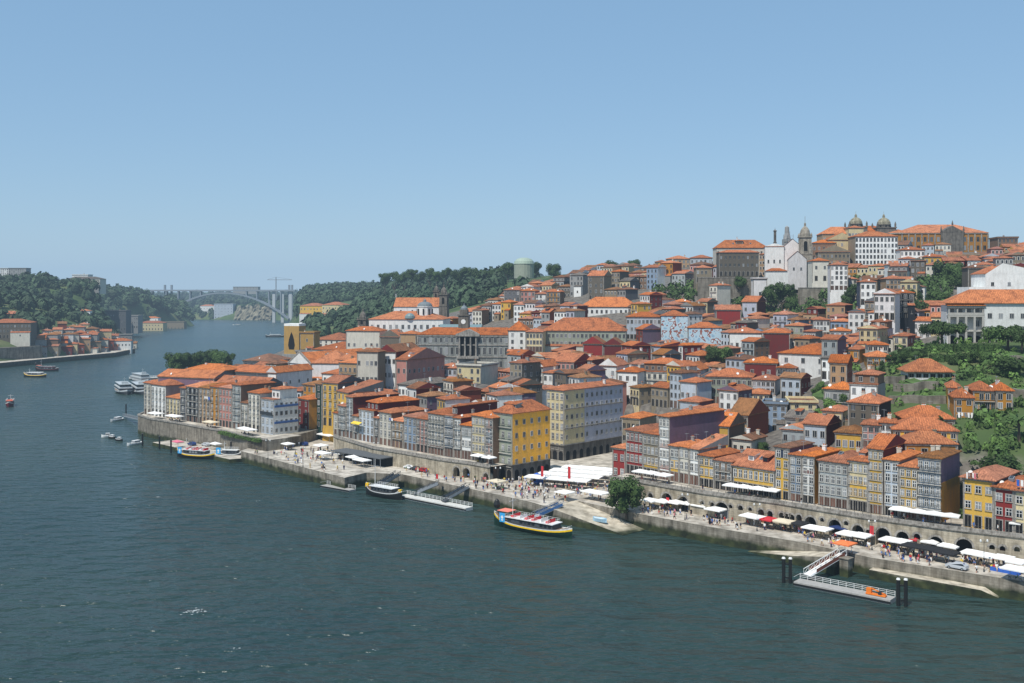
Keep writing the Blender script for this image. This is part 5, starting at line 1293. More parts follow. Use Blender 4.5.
# ------------------------------------------------------------------ parasols and awnings
PM = {'white': CANVAS, 'cream': CREAMC, 'navy': plain('navy_canvas', lin(36,52,96), .8), 'orange': plain('orange_canvas', lin(220,120,70), .8), 'red': plain('red_canvas', lin(190,50,56), .8), 'black': plain('black_canvas', (.02,.02,.022,1), .8),
      'pink': plain('pink_canvas', lin(205,110,130), .8), 'blue': plain('blue_canvas', lin(50,95,180), .8), 'yellow': plain('yellow_canvas', lin(220,190,70), .8), 'greyc': plain('grey_canvas', lin(120,125,130), .8)}
def parasol_parts(parent, w_, d_, h_, mat, poles=1):
    b = MB(); z = h_-.55
    e = [(-w_/2,-d_/2,z),(w_/2,-d_/2,z),(w_/2,d_/2,z),(-w_/2,d_/2,z)]
    if w_ > d_*1.4: P, Q = (-(w_-d_)/2,0,h_), ((w_-d_)/2,0,h_)
    else: P = Q = (0,0,h_)
    if P == Q:
        for i in range(4): b.face([e[i], e[(i+1)%4], P])
    else: b.face([e[0],e[1],Q,P]); b.face([e[1],e[2],Q]); b.face([e[2],e[3],P,Q]); b.face([e[3],e[0],P])
    for i in range(4):
        p, q = e[i], e[(i+1)%4]; b.face([(p[0],p[1],z-.28),(q[0],q[1],z-.28),q,p])
    b.build('canopy', mat, parent)
    b = MB()
    if poles == 1: b.cyl(0,0,0,h_-.05,.05,.05,6); b.build('pole', STEEL, parent); b = MB(); b.cyl(0,0,0,.12,.4,.35,10); b.build('base', STEEL, parent)
    else:
        for x in (-w_/2+.1,w_/2-.1):
            for y in (-d_/2+.1,d_/2-.1): 
                c_ = MB(); c_.cyl(x,y,0,z,.05,.05,6); c_.build('post', STEEL, parent)
QA = rad(-46)
COUNTER = {}
def parasol(px, py, wpx, dep, col='white', zg=4., hh=3., label=None, a=QA, group=None, name=None):
    p = onz(px, py, zg+hh-.4)
    if zg > 7:
        ln, zg = {10: (off(W2, 2.9), 9.98), 9: (off(WL, 2.4), 8.98), 8: (off(W8, 2.6), 8.0)}[zg]; q_ = hitline(ln, px); p = Vector((q_[0], q_[1], zg))
        i_ = min(range(len(ln)-1), key=lambda j: abs((Vector(ln[j])-p.xy).length+(Vector(ln[j+1])-p.xy).length-(Vector(ln[j+1])-Vector(ln[j])).length)); a = math.atan2(ln[i_+1][1]-ln[i_][1], ln[i_+1][0]-ln[i_][0])
    w_ = wpx*p.y/F/math.cos(a)*.82
    kind = name or ('parasol' if w_ < 6 else 'awning')
    r = thing(kind, label, kind, (p.x, p.y, zg), a, group); parasol_parts(r, w_, dep, hh, PM[col], 1 if w_ < 6 else 4); r['px'] = px; SHADES.append((p.x, p.y, zg, w_, dep, a)); return r
SHADES = []
WN = 'white canopies over the cafe tables'
for (px, py, w_, d_, col, zg, lab) in [
  (650,499,14,4,'white',4,'white awning beside the round quayside tree'),(663,500,13,4,'white',4,'white awning, second right of the round quayside tree'),(676,501,13,4,'white',4,'white awning, third right of the round quayside tree'),(688,502,10,4,'white',4,'small white awning under the first dark arch'),
  (702,504,15,4,'white',4,'white awning before the arcade between two larger arches'),(716,508,16,4,'white',4,'white awning left of the grey hoarding'),
  (748,514,10,4,'white',4,'white awning right of the grey hoarding'),(757,516,12,4,'white',4,'white awning next to the rose-red parasol'),(769,518,12,4,'red',4,'rose-red awning among white ones on the quay'),(784,520,18,4,'cream',4,'tan awning against the small arches'),(800,522,12,4,'black',4,'black awning between tan and white awnings'),
  (812,526,13,4,'white',4,'white awning left of the navy awning'),(824,528,11,4,'white',4,'small white awning touching the navy awning'),(842,526,16,4.5,'navy',4,'navy blue awning on the quay'),(848,532,15,4.5,'white',4,'white awning in front of the navy awning'),(862,534,15,4.5,'white',4,'white awning just right of the navy awning'),
  (845,542,15,4,'orange',4,'bright orange parasol at the top of the gangway'),(890,538,14,4,'white',4,'white awning left of the red parasol'),(902,540,12,4,'white',4,'white awning touching the red parasol'),(915,538,7,2.6,'red',4,'red parasol over the crowded terrace'),
  (912,544,16,4,'black',4,'black awning, leftmost of three over the crowd'),(929,547,17,4,'black',4,'black awning, middle of three over the crowd'),(947,551,17,4,'black',4,'black awning, rightmost of three over the crowd'),(930,541,14,2,'white',4,'narrow white awning behind the black awnings'),(948,545,16,2,'white',4,'narrow white awning by the largest arch'),
  (972,551,15,4,'white',4,'white awning right of the largest arch'),(987,554,14,4,'white',4,'white awning, second right of the largest arch'),(1003,556,15,4,'white',4,'white awning, third right of the largest arch'),(1017,560,14,4,'white',4,'white awning nearest the right edge by the wall'),
  (1010,566,11,4,'white',4,'white market stall roof over colourful goods'),(1021,568,11,4,'white',4,'white market stall roof at the right edge'),
  (640,472,12,3.5,'white',10,'white parasol on the upper street by the red house'),(651,474,12,3.5,'white',10,'white parasol on the upper street, second from the red house'),(664,475,13,3.5,'white',10,'white parasol on the upper street by the pink-banded house'),
  (731,488,14,3,'white',10,'white awning, first of four under the long yellow house'),(744,490,14,3,'white',10,'white awning, second of four under the long yellow house'),(758,492.5,14,3,'white',10,'white awning, third of four under the long yellow house'),(772,495,14,3,'white',10,'white awning, last of four under the long yellow house'),
  (901,512,20,3,'white',10,'white awning, first of four on the right upper street'),(918,514.5,13,3,'white',10,'white awning, second of four on the right upper street'),(934,517,17,3,'white',10,'white awning, third of four on the right upper street'),(951,519.5,17,3,'white',10,'white awning, last of four on the right upper street'),
  (1018,531,16,3,'white',10,'white awning below the cream house at the right edge'),
  (478,457,11,3,'white',9,'white parasol on the middle wall, left one of two'),(489,458,11,3,'white',9,'white parasol on the middle wall, right one of two'),
  (497,480,14,4,'cream',4,'cream parasol left of the blue kiosk tent'),(560,470,13,4,'greyc',4,'grey-blue awning behind the great white canopies'),
  (565,491,14,4,'white',4,'lone white parasol in the crowd before the great canopies'),(590,490,12,4,'white',4,'white awning in front of the great canopies, left of two'),(601,492,12,4,'white',4,'white awning in front of the great canopies, right of two'),
  (321,444.5,11,4,'white',4,'white parasol left of the flat-roofed pavilion'),(323,452,14,3.5,'white',4,'white awning at the left end of the flat-roofed pavilion'),(341,452,10,4,'white',4,'white parasol, left of two behind the pavilion'),(354,456,12,4,'white',4,'white parasol, right of two behind the pavilion'),(362,459,16,3.5,'white',4,'white awning at the right end of the pavilion'),
  (327,434,20,4,'white',4,'wide white awning in front of the green-netted house'),
  (288,443,10,3.5,'white',4,'lone white parasol on the open quay below the blue corner house'),
  (156,417,16,4,'white',8,'leftmost white awning on the curved wall'),(174.5,420,19,4,'white',8,'second white awning from the left on the curved wall'),(211,424,16,4,'cream',8,'cream awning on the curved wall by the tan house'),(247,427.5,20,4,'white',8,'white awning on the curved wall above the green vine'),
  (178,441,10,3,'pink',1.4,'pink parasol on the low wharf'),(216,443,10,3,'white',1.4,'pale canopy on the low wharf by the moored boat')]:
    parasol(px, py, w_, d_, col, zg, 3.0, lab)
# the great white canopies on the square: rows of parasols touching
ca_, sa_ = math.cos(rad(-40)), math.sin(rad(-40))
ROWN = ['front', 'second', 'third', 'rear']
for i in range(4):
    for j in range(5):
        x = 6.5+j*4.6*ca_+i*4.5*.62+i*1.2; y = 302+j*4.6*sa_*.55+i*4.9
        r = thing('square_parasol', 'large white square parasol, %s from left in the %s row of the square' % (['first','second','third','fourth','fifth'][j], ROWN[i]), 'parasol', (x, y, 4), rad(-22), 'large white square parasols on the riverside square')
        parasol_parts(r, 4.75, 4.75, 3.3+.12*i, CANVAS, 1); SHADES.append((x, y, 4, 4.7, 4.7, rad(-22)))
# blue kiosk tent
p = onz(537,484,4); r = thing('kiosk_tent', 'small royal blue kiosk tent in the middle of the quay crowd', 'tent', (p.x,p.y+1,4), QA)
b = MB(); b.box(-1.4,1.4,-1.3,1.3,0,2.3); b.build('wall', PM['blue'], r); b = MB(); 
for i in range(4):
    e = [(-1.6,-1.5,2.3),(1.6,-1.5,2.3),(1.6,1.5,2.3),(-1.6,1.5,2.3)]; b.face([e[i],e[(i+1)%4],(0,0,3.3)])
b.build('roof', PM['blue'], r); b = MB(); b.box(-.8,.8,-1.34,-1.31,.9,1.9); b.build('counter_opening', BLACK, r)
# flat-roofed pavilion on the left quay
p0, p1 = onz(326,460,4), onz(376,469,4); L_ = math.hypot(p1.x-p0.x, p1.y-p0.y); a_ = math.atan2(p1.y-p0.y, p1.x-p0.x)
r = thing('pavilion', 'long low grey flat-roofed cafe pavilion on the left quay', 'pavilion', ((p0.x+p1.x)/2+2, (p0.y+p1.y)/2+2, 4), a_)
b = MB(); b.box(-L_/2,L_/2,-1,6,2.9,3.2); b.build('roof', plain('roofing_felt', (.10,.105,.11,1), .8), r)
b = MB(); b.box(-L_/2+.5,L_/2-.5,2,5.6,0,2.89); b.build('glass_front', BLACK, r)
for i in range(9):
    b = MB(); x = -L_/2+.3+i*(L_-.6)/8; b.box(x-.06,x+.06,-.9,-.78,0,2.89); b.build('post', STEEL, r)
# grey hoarding before the arcade
p0, p1 = onz(713,516,4), onz(742,521,4); L_ = math.hypot(p1.x-p0.x, p1.y-p0.y); r = thing('hoarding', 'plain grey construction hoarding in front of the arcade', 'hoarding', ((p0.x+p1.x)/2,(p0.y+p1.y)/2,4), math.atan2(p1.y-p0.y,p1.x-p0.x))
b = MB(); b.box(-L_/2,L_/2,-.08,.08,0,2.3); b.box(-L_/2,-L_/2+.16,0.08,3,0,2.3); b.build('panel', plain('grey_hoarding', lin(120,124,130), .7), r)
# vine pergola on the curved wall
def cards(n, s, fn, flat=.0):
    vs, fs = [], []
    for i in range(n):
        p, nrm = fn(); nrm = (nrm+Vector((R.gauss(0,.5),R.gauss(0,.5),R.gauss(0,.5)))).normalized(); t = nrm.orthogonal().normalized(); t.rotate(__import__('mathutils').Quaternion(nrm, R.uniform(0,6.28))); u = nrm.cross(t); k = s*R.uniform(.6,1.3)
        q = len(vs); vs += [p+t*k, p+u*k*.7, p-t*k, p-u*k*.7]; fs.append((q,q+1,q+2,q+3))
    return vs, fs
LG = leafmat('leaf_dark', (.040,.072,.018,1)); LG2 = leafmat('leaf_mid', (.052,.092,.024,1)); LG3 = leafmat('leaf_bright', (.08,.14,.032,1)); LGF = leafmat('leaf_far', (.034,.057,.027,1), True)
def leafobj(name, vs, fs, mat, parent=None, core=None):
    me = bpy.data.meshes.new(name); v = [tuple(x) for x in vs]; f = list(fs)
    me.from_pydata(v, [], f); me.materials.append(mat); me.update(); return me
def hedge(label, pts, z, w_, h_, mat, name='hedge', dens=9):
    vs, fs = [], []; o = Vector((*pts[0], 0)); b = MB()
    r = thing(name, label, name.replace('_', ' '), (pts[0][0], pts[0][1], z))
    for A, B_ in zip(pts[:-1], pts[1:]):
        A, B_ = Vector((*A,0)), Vector((*B_,0)); L = (B_-A).length; t = (B_-A)/L; n = Vector((t.y,-t.x,0))
        def fn():
            s = R.uniform(0, L); 
            if R.random() < .5: return A-o+t*s+n*R.uniform(-w_/2,w_/2)+Vector((0,0,h_+R.gauss(0,.12))), Vector((0,0,1))
            return A-o+t*s+n*(w_/2+R.gauss(0,.08))+Vector((0,0,R.uniform(0,h_))), n.copy()
        a, c = cards(int(L*(w_+h_)*dens), .28, fn); k = len(vs); vs += a; fs += [tuple(q+k for q in f) for f in c]
        b.bar(A-o+Vector((0,0,h_/2)), B_-o+Vector((0,0,h_/2)), w_*.85, h_*.92)
    inst('foliage', leafobj('foliage', vs, fs, mat), r); b.build('twigs', BARK if False else LG, r); return r
hedge('bright green vine trailing over the curved wall', [hitline(W8,221), hitline(W8,240), hitline(W8,262)], 7.0, 2.4, 1.2, LG3, 'vine')

# ------------------------------------------------------------------ trees
TREES = {}
def crown_mesh(kind, n=1400, s=.34, mat=None, seed=1):
    R.seed(seed); blobs = []
    if kind == 'round':
        for i in range(13):
            a = R.uniform(0, 6.28); q = R.uniform(.15, .7); blobs.append((q*math.cos(a), q*math.sin(a), R.uniform(.25,1.15), R.uniform(.3,.5)))
    elif kind == 'flat':
        for i in range(18):
            a = R.uniform(0, 6.28); q = R.uniform(.1, .82)**.7; blobs.append((q*math.cos(a), q*math.sin(a), .55+R.uniform(-.06,.12)-.1*q, R.uniform(.2,.3)))
    elif kind == 'tall':
        for i in range(14):
            z = R.uniform(0,2.0); q = .4*(1-z/2.4); a = R.uniform(0,6.28); blobs.append((q*math.cos(a)*.7, q*math.sin(a)*.7, z, .2+.26*(1-z/2.3)))
    elif kind == 'open':
        for i in range(11):
            a = R.uniform(0, 6.28); q = R.uniform(.3, .85); blobs.append((q*math.cos(a), q*math.sin(a), R.uniform(.1,1.2), R.uniform(.2,.34)))
    wts = [b_[3]**2 for b_ in blobs]
    def fn():
        b_ = R.choices(blobs, wts)[0]; d = Vector((R.gauss(0,1), R.gauss(0,1), R.gauss(0,1)+.25)).normalized(); return Vector(b_[:3])+d*b_[3]*R.uniform(.78,1.05)*(1 if kind != 'flat' else 1), d
    vs, fs = cards(n, s, fn)
    for b_ in blobs:  # solid core added inside each blob to block light through the leaves
        bm = bmesh.new(); bmesh.ops.create_icosphere(bm, subdivisions=1, radius=b_[3]*.74); k = len(vs)
        vs += [v.co+Vector(b_[:3])+Vector((R.gauss(0,.03),)*3) for v in bm.verts]; bm.verts.ensure_lookup_table(); fs += [tuple(v.index+k for v in f.verts) for f in bm.faces]; bm.free()
    return leafobj('crown', vs, fs, mat)
def trunk_mesh(hz_, r=.035, limbs=5, seed=1, spread=.45):
    R.seed(seed); b = MB(); b.lathe(0,0,[(r*1.5,-.3),(r*1.15,.05),(r,hz_*.6),(r*.75,hz_)],7)
    for i in range(limbs):
        a = 6.28*i/limbs+R.uniform(-.3,.3); p0 = Vector((0,0,hz_*R.uniform(.65,.95))); p1 = p0+Vector((math.cos(a)*spread*.5, math.sin(a)*spread*.5, .05)); p2 = p1+Vector((math.cos(a)*spread*.5, math.sin(a)*spread*.5, .06)); b.bar(p0,p1,r*1.0); b.bar(p1,p2,r*.6)
    return b.mesh('trunk', BARK)
KT = {'round': (crown_mesh('round', 2600, .055, LG, 1), trunk_mesh(.5, seed=2)), 'round2': (crown_mesh('round', 2400, .055, LG2, 7), trunk_mesh(.5, seed=3)), 'flat': (crown_mesh('flat', 2600, .05, LG2, 3), trunk_mesh(.62, .04, 7, 4, .7)),
      'tall': (crown_mesh('tall', 1800, .055, LG, 4), trunk_mesh(.4, seed=5)), 'open': (crown_mesh('open', 1600, .06, LG2, 5), trunk_mesh(.55, seed=6)), 'bright': (crown_mesh('round', 1800, .065, LG3, 9), trunk_mesh(.4, seed=7)), 'dark': (crown_mesh('round', 1500, .07, LG, 12), trunk_mesh(.35, seed=8))}
TPRO = {}
def tree(kind, x, y, z, r_, hgt, label, group=None, name='tree', sub=True):
    """r_ crown radius, hgt whole height"""
    c, t = KT[kind]; k = {'round':1.55,'round2':1.55,'bright':1.5,'dark':1.5,'flat':.85,'tall':2.3,'open':1.5}[kind]
    o = thing(name, label, 'tree', (x, y, z), R.uniform(0, 6.28), group)
    th = {'flat': 0.0}.get(kind, .35); zc = max(0, hgt-k*r_)
    sc_ = Vector((r_, r_, r_)); cz = max(0, hgt-k*r_)
    zs_ = hgt/k if cz == 0 else r_
    inst('crown', c, o, (0,0,cz), 0, (r_, r_, zs_)); inst('trunk', t, o, (0,0,-.2), 0, (r_*1.2, r_*1.2, max(.5,(cz+.45*zs_)/.5)))
    return o
p = onz(627,513,4); tree('round', p.x, p.y+1.5, 4, 6.0, 9.6, 'large round dark-green tree standing alone on the quay')
KT['round'][0].name = 'crown'
TL = [('flat',942,345,332,7.2,8.5,'umbrella-shaped pine on the lawn left of the white palace'),('flat',1008,350,322,7.5,8,'flat-topped pine in front of the white palace at right'),('flat',1022,352,318,5.5,7,'smaller pine at the right edge before the palace'),
 ('dark',983,470,235,8.2,11,'big bushy dark tree on the slope behind the yellow quay house'),('dark',1000,457,238,6,8,'dark bush beside the big bushy tree on the slope'),('round2',969,452,240,3.4,5,'small green tree left of the big bushy tree'),
 ('dark',902,366,322,2.8,4.5,'dark tree left of the low cottage'),('tall',874,373,318,2,5.5,'slim dark tree above the stepped roofs left of the terraces'),('tall',882,377,316,2.2,6,'slim tree, second in line by the terraced lawns'),('open',893,372,318,3,6,'loose light-crowned tree by the terraced lawns'),
 ('dark',958,378,310,3,4.5,'dark rounded tree right of the low cottage'),('dark',972,378,310,3,4.5,'dark rounded tree between cottage and terrace wall'),('round2',985,378,308,3,4.5,'mid-green tree on the terraces below the palace'),('dark',1010,383,295,6,7,'broad dark tree at the right edge of the terraces'),('round2',916,360,322,2.2,3.2,'small shrub-like tree below the palace lawn'),
 ('dark',770,300,545,6,9,'dark tree below the hilltop church, left one'),('dark',782,300,543,6.5,11,'tallest dark tree below the hilltop church'),('tall',793,302,541,4,11,'pointed dark conifer below the hilltop church'),('round2',790,306,538,5,6,'low green tree under the bell tower'),
 ('round2',740,278,569,4.6,6,'round green tree against the dark monastery wall'),('dark',771,279,560,4,5.5,'round tree at the foot of the white hilltop church'),
 ('dark',852,300,500,5,9,'dark tree right of the white five-storey house'),('round2',845,305,498,4,6,'small tree under the white five-storey house'),('round2',711,357,430,5,7,'light green tree below the mural, left of two'),('bright',724,359,428,5,7,'light green tree below the mural, right of two'),
 ('bright',822,402,300,4.2,4.5,'bright green bush above the cream house, left one'),('bright',834,400,300,4.5,6,'bright green tree above the cream house, middle one'),('round2',845,398,300,3.5,7,'green tree beside the bright bushes'),
 ('dark',942,288,520,7,10,'dark tree among houses below the prison'),('round2',955,296,500,8,11,'large mid-green tree on the slope below the prison'),('dark',965,300,480,7,11,'dark tree beside the large green one below the prison'),('dark',912,302,460,5,8,'dark tree in the hollow below the prison'),('round2',935,305,450,6,8,'green tree on the bank left of the palace wing'),('dark',922,315,430,6,8,'dark tree by the ruined arch on the slope'),
 ('round2',764,450,285,2.6,5,'small green tree between blue and cream houses'),
 ('bright',1000,440,246,3.5,4,'pale bush on the upper slope at right')]
for k_, px, py, Y, r_, h_, lab in TL:
    x = (px-512)*Y/F; z = tz(x, Y); h_ += max(0, min(8, zat(py, Y)-z)) if Y > 340 else 0
    R.seed(int(px*7+py)); tree(k_, x, Y, z-.3, r_, h_, lab)
# palms
def palm(px, Y, h_, label):
    x = (px-512)*Y/F; r = thing('palm_tree', label, 'palm', (x, Y, tz(x, Y)-.2)); b = MB(); b.lathe(0,0,[(.45,0),(.32,.8),(.28,h_)],8); b.build('trunk', BARK, r)
    vs, fs = [], []
    for i in range(26):
        a = 6.28*i/26+R.uniform(-.1,.1); el = R.uniform(.1,1.1); p = Vector((0,0,h_)); d = Vector((math.cos(a)*math.cos(el), math.sin(a)*math.cos(el), math.sin(el))); s = d.cross(Vector((0,0,1))).normalized()
        for j in range(7):
            d2 = (d+Vector((0,0,-.28*j*.6))).normalized(); q = p+d2*.55; k = len(vs); w0 = .42*(1-abs(j-2.5)/5)
            vs += [p+s*w0-Vector((0,0,.14)), q+s*w0*.8-Vector((0,0,.14)), q, p, p-s*w0-Vector((0,0,.14)), q-s*w0*.8-Vector((0,0,.14))]; fs += [(k,k+1,k+2,k+3),(k+3,k+2,k+5,k+4)]; p = q
    inst('fronds', leafobj('fronds', vs, fs, LG2), r); return r
palm(1011, 236, 5.0, 'tall palm tree near the right edge above the quay houses'); palm(1019, 250, 5, 'second palm tree, closer to the right edge')
LT = [(176,8,13),(185,7,11),(192,8,12),(200,9,13),(209,9,14),(218,9,16),(225,7,12)]
for i, (px, r_, h_) in enumerate(LT):
    Y = 590+((i*37) % 30); x = (px-512)*Y/F; top = zat(357-(3 if 3 < i < 6 else 0), Y); R.seed(i); tree('round2' if i % 2 else 'round', x, Y, top-h_+2.5, r_*.95, h_+1, '%s tree of the riverside clump behind the leftmost houses' % ['leftmost','second','third','fourth','fifth','tallest','rightmost'][i])
# individual trees along the wooded ridge and forest masses
RID = [(385,272,1150),(395,271,1130),(404,269,1120),(412,268,1110),(421,269,1100),(430,268,1090),(438,269,1080),(447,268,1060),(456,268,1050),(465,267,1040),(474,267,1030),(483,268,1020),(492,267,1010),(500,266,1000),(508,261,985),(514,262,975),(536,262,960),(545,263,950),(553,262,940),(562,265,930),(570,263,920),(592,262,860),(610,260,840),(622,260,830),(634,260,820),(602,262,850)]
for i, (px, py, Y) in enumerate(RID):
    if i in (17, 19, 20, 21, 23, 25): continue
    R.seed(50+i); x = (px-512)*Y/F; zt2 = zat(py+R.uniform(-1.5,1.5), Y); h_ = R.uniform(15,20)
    z0_ = tz(x, Y); h_ = max(10, zt2-z0_); tree('dark' if i % 3 else 'round', x, Y, z0_-1, R.uniform(7,9.5), h_+1, 'dense dark-green tree on the wooded ridge against the sky', 'trees along the wooded ridge skyline')
def forest(name, label, pts, rmin, rmax, seed, mat=LGF, ncard=130):
    R.seed(seed); rs = np.random.RandomState(seed)
    d = rs.normal(size=(ncard,3)); d[:,2] = np.abs(d[:,2])*.9-.15; d /= np.linalg.norm(d, axis=1)[:,None]
    protos = []
    for k in range(5):
        dd = rs.normal(size=(ncard,3)); dd[:,2] = np.abs(dd[:,2])-.2; dd /= np.linalg.norm(dd,axis=1)[:,None]; lump = 1+.28*np.sin(dd[:,0]*5+k)*np.cos(dd[:,1]*4+k*2)
        c = dd*lump[:,None]; t = np.cross(dd, rs.normal(size=(ncard,3))); t /= np.linalg.norm(t,axis=1)[:,None]; u = np.cross(dd+.3*rs.normal(size=(ncard,3)), t); s = .25*(.6+.8*rs.rand(ncard))[:,None]
        protos.append(np.stack([c+t*s, c+u*s, c-t*s, c-u*s], 1).reshape(-1,3))
    V_ = []
    for (x, y, z) in pts:
        r_ = R.uniform(rmin, rmax); a = R.uniform(0,6.28); P = protos[R.randrange(5)]; ca, sa = math.cos(a), math.sin(a)
        q = np.empty_like(P); q[:,0] = (P[:,0]*ca-P[:,1]*sa)*r_+x; q[:,1] = (P[:,0]*sa+P[:,1]*ca)*r_+y; q[:,2] = P[:,2]*r_*R.uniform(.9,1.35)+z+r_*.45; V_.append(q)
    V_ = np.concatenate(V_).astype(np.float32); n = len(V_)//4
    me = bpy.data.meshes.new(name); me.vertices.add(len(V_)); me.vertices.foreach_set('co', V_.ravel()); me.loops.add(n*4); me.loops.foreach_set('vertex_index', np.arange(n*4, dtype=np.int32)); me.polygons.add(n)
    me.polygons.foreach_set('loop_start', np.arange(n, dtype=np.int32)*4); me.polygons.foreach_set('loop_total', np.full(n,4,np.int32)); me.materials.append(mat); me.update()
    return tag(inst(name, me), label, 'wood', kind='stuff')
def scatter(poly, n, f, seed, cond=None):
    R.seed(seed); xs_ = [p[0] for p in poly]; ys_ = [p[1] for p in poly]; out = []; X, Y = [], []
    while len(X) < n:
        x, y = R.uniform(min(xs_), max(xs_)), R.uniform(min(ys_), max(ys_))
        if inpoly(x, y, poly) and (cond is None or cond(x, y)): X.append(x); Y.append(y)
    Z = f(X, Y); return [(x, y, z) for x, y, z in zip(X, Y, Z) if z > 3]
GA = [(-430,1000),(-470,1230),(-560,1420),(-690,1700),(-1000,1900),(-1300,1300),(-900,900),(-520,800),(-450,880)]
forest('promontory_wood', 'trees on the farther left promontory before the bridge', scatter([(-620,1600),(-590,1860),(-660,2000),(-900,2150),(-900,1700)], 420, gterrain, 4, lambda x, y: gz(x,y) > 9), 7, 11, 2)
RBK = [(-150,760),(-215,900),(-235,1000),(-280,1250),(-320,1500),(-380,1800),(-420,2100),(-380,2300),(200,2300),(200,900),(60,800),(-60,790)]
forest('ridge_wood', 'continuous dark wood on the distant right-bank ridge', scatter(RBK, 2300, terrain, 5, lambda x, y: not (-330 < x < -190 and 1100 < y < 1400) and (R.random() < .3 or y > 1150) and px_of(x,y) < 515+R.uniform(-25,25)), 5, 8.5, 3)
forest('far_shore_wood', 'hazy wooded hills beyond the arched bridge', scatter([(-470,2330),(-900,2480),(-1700,2700),(-1700,4200),(900,4200),(900,2400),(-300,2350)], 1300, terrain, 6), 9, 15, 4)
forest('slope_bushes', 'rough green bushes covering the slope under the palace terraces', scatter([(105,300),(113,342),(175,342),(190,300),(140,232),(118,232)], 190, terrain, 8, lambda x, y: not any(hits(obb(x,y,0,2.6,2.6), q) for q in FOOT)), .8, 1.8, 5, LG3, 45)

free = lambda x, y: not any(hits(obb(x,y,0,2.0,2.0), q) for q in FOOT)
forest('cliff_bushes', 'scrub and ivy growing over the rocky slope below the hilltop church', scatter([(85,545),(85,600),(110,600),(115,576),(200,575),(225,520),(190,430),(170,430),(150,500)], 320, terrain, 18, free), 1.3, 2.9, 6, LG2, 45)
forest('slope_shrubs', 'dark shrubs and scrub on the slope behind the right-hand quay houses', scatter([(105,245),(104,262),(120,290),(150,310),(170,300),(150,235),(122,228)], 60, terrain, 28, free), 1.1, 2.4, 7, LG2, 60)
forest('far_shore_thicket', 'scrubby trees lining the far shore behind the arched bridge', scatter([(-770,2345),(-700,2335),(-560,2300),(-470,2265),(-380,2400),(-780,2480)], 230, terrain, 31), 5, 9, 8)

# ------------------------------------------------------------------ terraces under the palace
def tline(x0, x1, py0, py1, n=5, lift=0):
    out = []
    for i in range(n+1):
        px = x0+(x1-x0)*i/n; py = py0+(py1-py0)*i/n; Y = march(px, py, lift, 215, 420); out.append(((px-512)*Y/F, Y))
    return out
def terrace_wall(label, x0, x1, py0, py1, h_=2.6):
    pts = tline(x0, x1, py0, py1); z = max(tz(*p) for p in pts)+.7
    r = thing('terrace_wall', label, 'wall', (pts[0][0], pts[0][1], z-h_), 0, 'stone walls holding the terraces'); b = MB(); o = pts[0]
    for p, q in zip(pts[:-1], pts[1:]):
        zp, zq = tz(*p)+2.3, tz(*q)+2.3
        P = [(p[0]-o[0],p[1]-o[1]),(q[0]-o[0],q[1]-o[1])]; t = Vector((q[0]-p[0],q[1]-p[1])).normalized(); n = (-t.y*.9, t.x*.9); zo = z-h_
        lo = -8
        b.face([(*P[0],lo),(*P[1],lo),(*P[1],zq-zo),(*P[0],zp-zo)]); LWN.append((p, q, t, zp, zq)); b.face([(*P[0],zp-zo),(*P[1],zq-zo),(P[1][0]+n[0],P[1][1]+n[1],zq-zo),(P[0][0]+n[0],P[0][1]+n[1],zp-zo)])
    b.build('masonry', RWALL, r)
LWN = []
terrace_wall('rubble terrace wall below the low cottage', 893, 946, 393, 390)
terrace_wall('lowest long rubble terrace wall above the yellow house', 888, 946, 405, 404)
terrace_wall('rubble terrace wall at right below the palace pine', 996, 1030, 362, 366)
terrace_wall('short wall beside the low cottage', 862, 905, 386, 384)
terrace_wall('shaded wall in the upper garden at right', 1012, 1035, 398, 402)
LAWN = plain('terrace_grass', (.075,.13,.035,1), .95, var=.35, scale=.4)
b = MB()
for p, q, t, zp, zq in LWN:
    n = Vector((-t.y, t.x)); k_ = 9
    b.face([(p[0]+n.x*.9,p[1]+n.y*.9,zp-.15),(q[0]+n.x*.9,q[1]+n.y*.9,zq-.15),(q[0]+n.x*k_,q[1]+n.y*k_,zq+.4),(p[0]+n.x*k_,p[1]+n.y*k_,zp+.4)])
struct(b.build('terrace_lawns', LAWN))
pts = tline(925, 972, 353, 352); hedge('clipped hedge along the lawn under the loggia', pts, tz(*pts[0])-.3, 2.2, 3.0, LG2, 'hedge', 6)
pts = tline(930, 968, 362, 361); hedge('second clipped hedge, lower, under the loggia', pts, tz(*pts[0])-.3, 2.2, 2.4, LG, 'hedge', 6)
pts = tline(900, 926, 358, 357); hedge('ivy-like hedge bank left of the lawn', pts, tz(*pts[0])-.3, 3, 3, LG, 'hedge', 6)
pts = tline(973, 1000, 355, 356); hedge('thick hedge hanging over the palace terrace wall', pts, tz(*pts[0])-.3, 2.5, 3.5, LG2, 'hedge', 6)

gp = []
for px, py in ((812,398),(850,403),(851,392),(836,386),(815,389)): Y = march(px, py, 0, 250, 420); gp.append(((px-512)*Y/F, Y, tz((px-512)*Y/F, Y)+.5))
b = MB(); b.face(gp); b.face([(*gp[0][:2],gp[0][2]-4),(*gp[1][:2],gp[1][2]-4),gp[1],gp[0]]); struct(b.build('garden_lawn', LAWN))
R.seed(9)
for i in range(3):
    px, py = 816+i*5, 394+R.uniform(-3,4); Y = march(px, py, 0, 250, 420); x = (px-512)*Y/F; tree('bright', x, Y, tz(x,Y), R.uniform(1.6,2.6), R.uniform(2,3.6), 'bright green shrub, %s of three from left in the walled garden above the cream house' % ['first','second','third','fourth','fifth','sixth','seventh'][i])
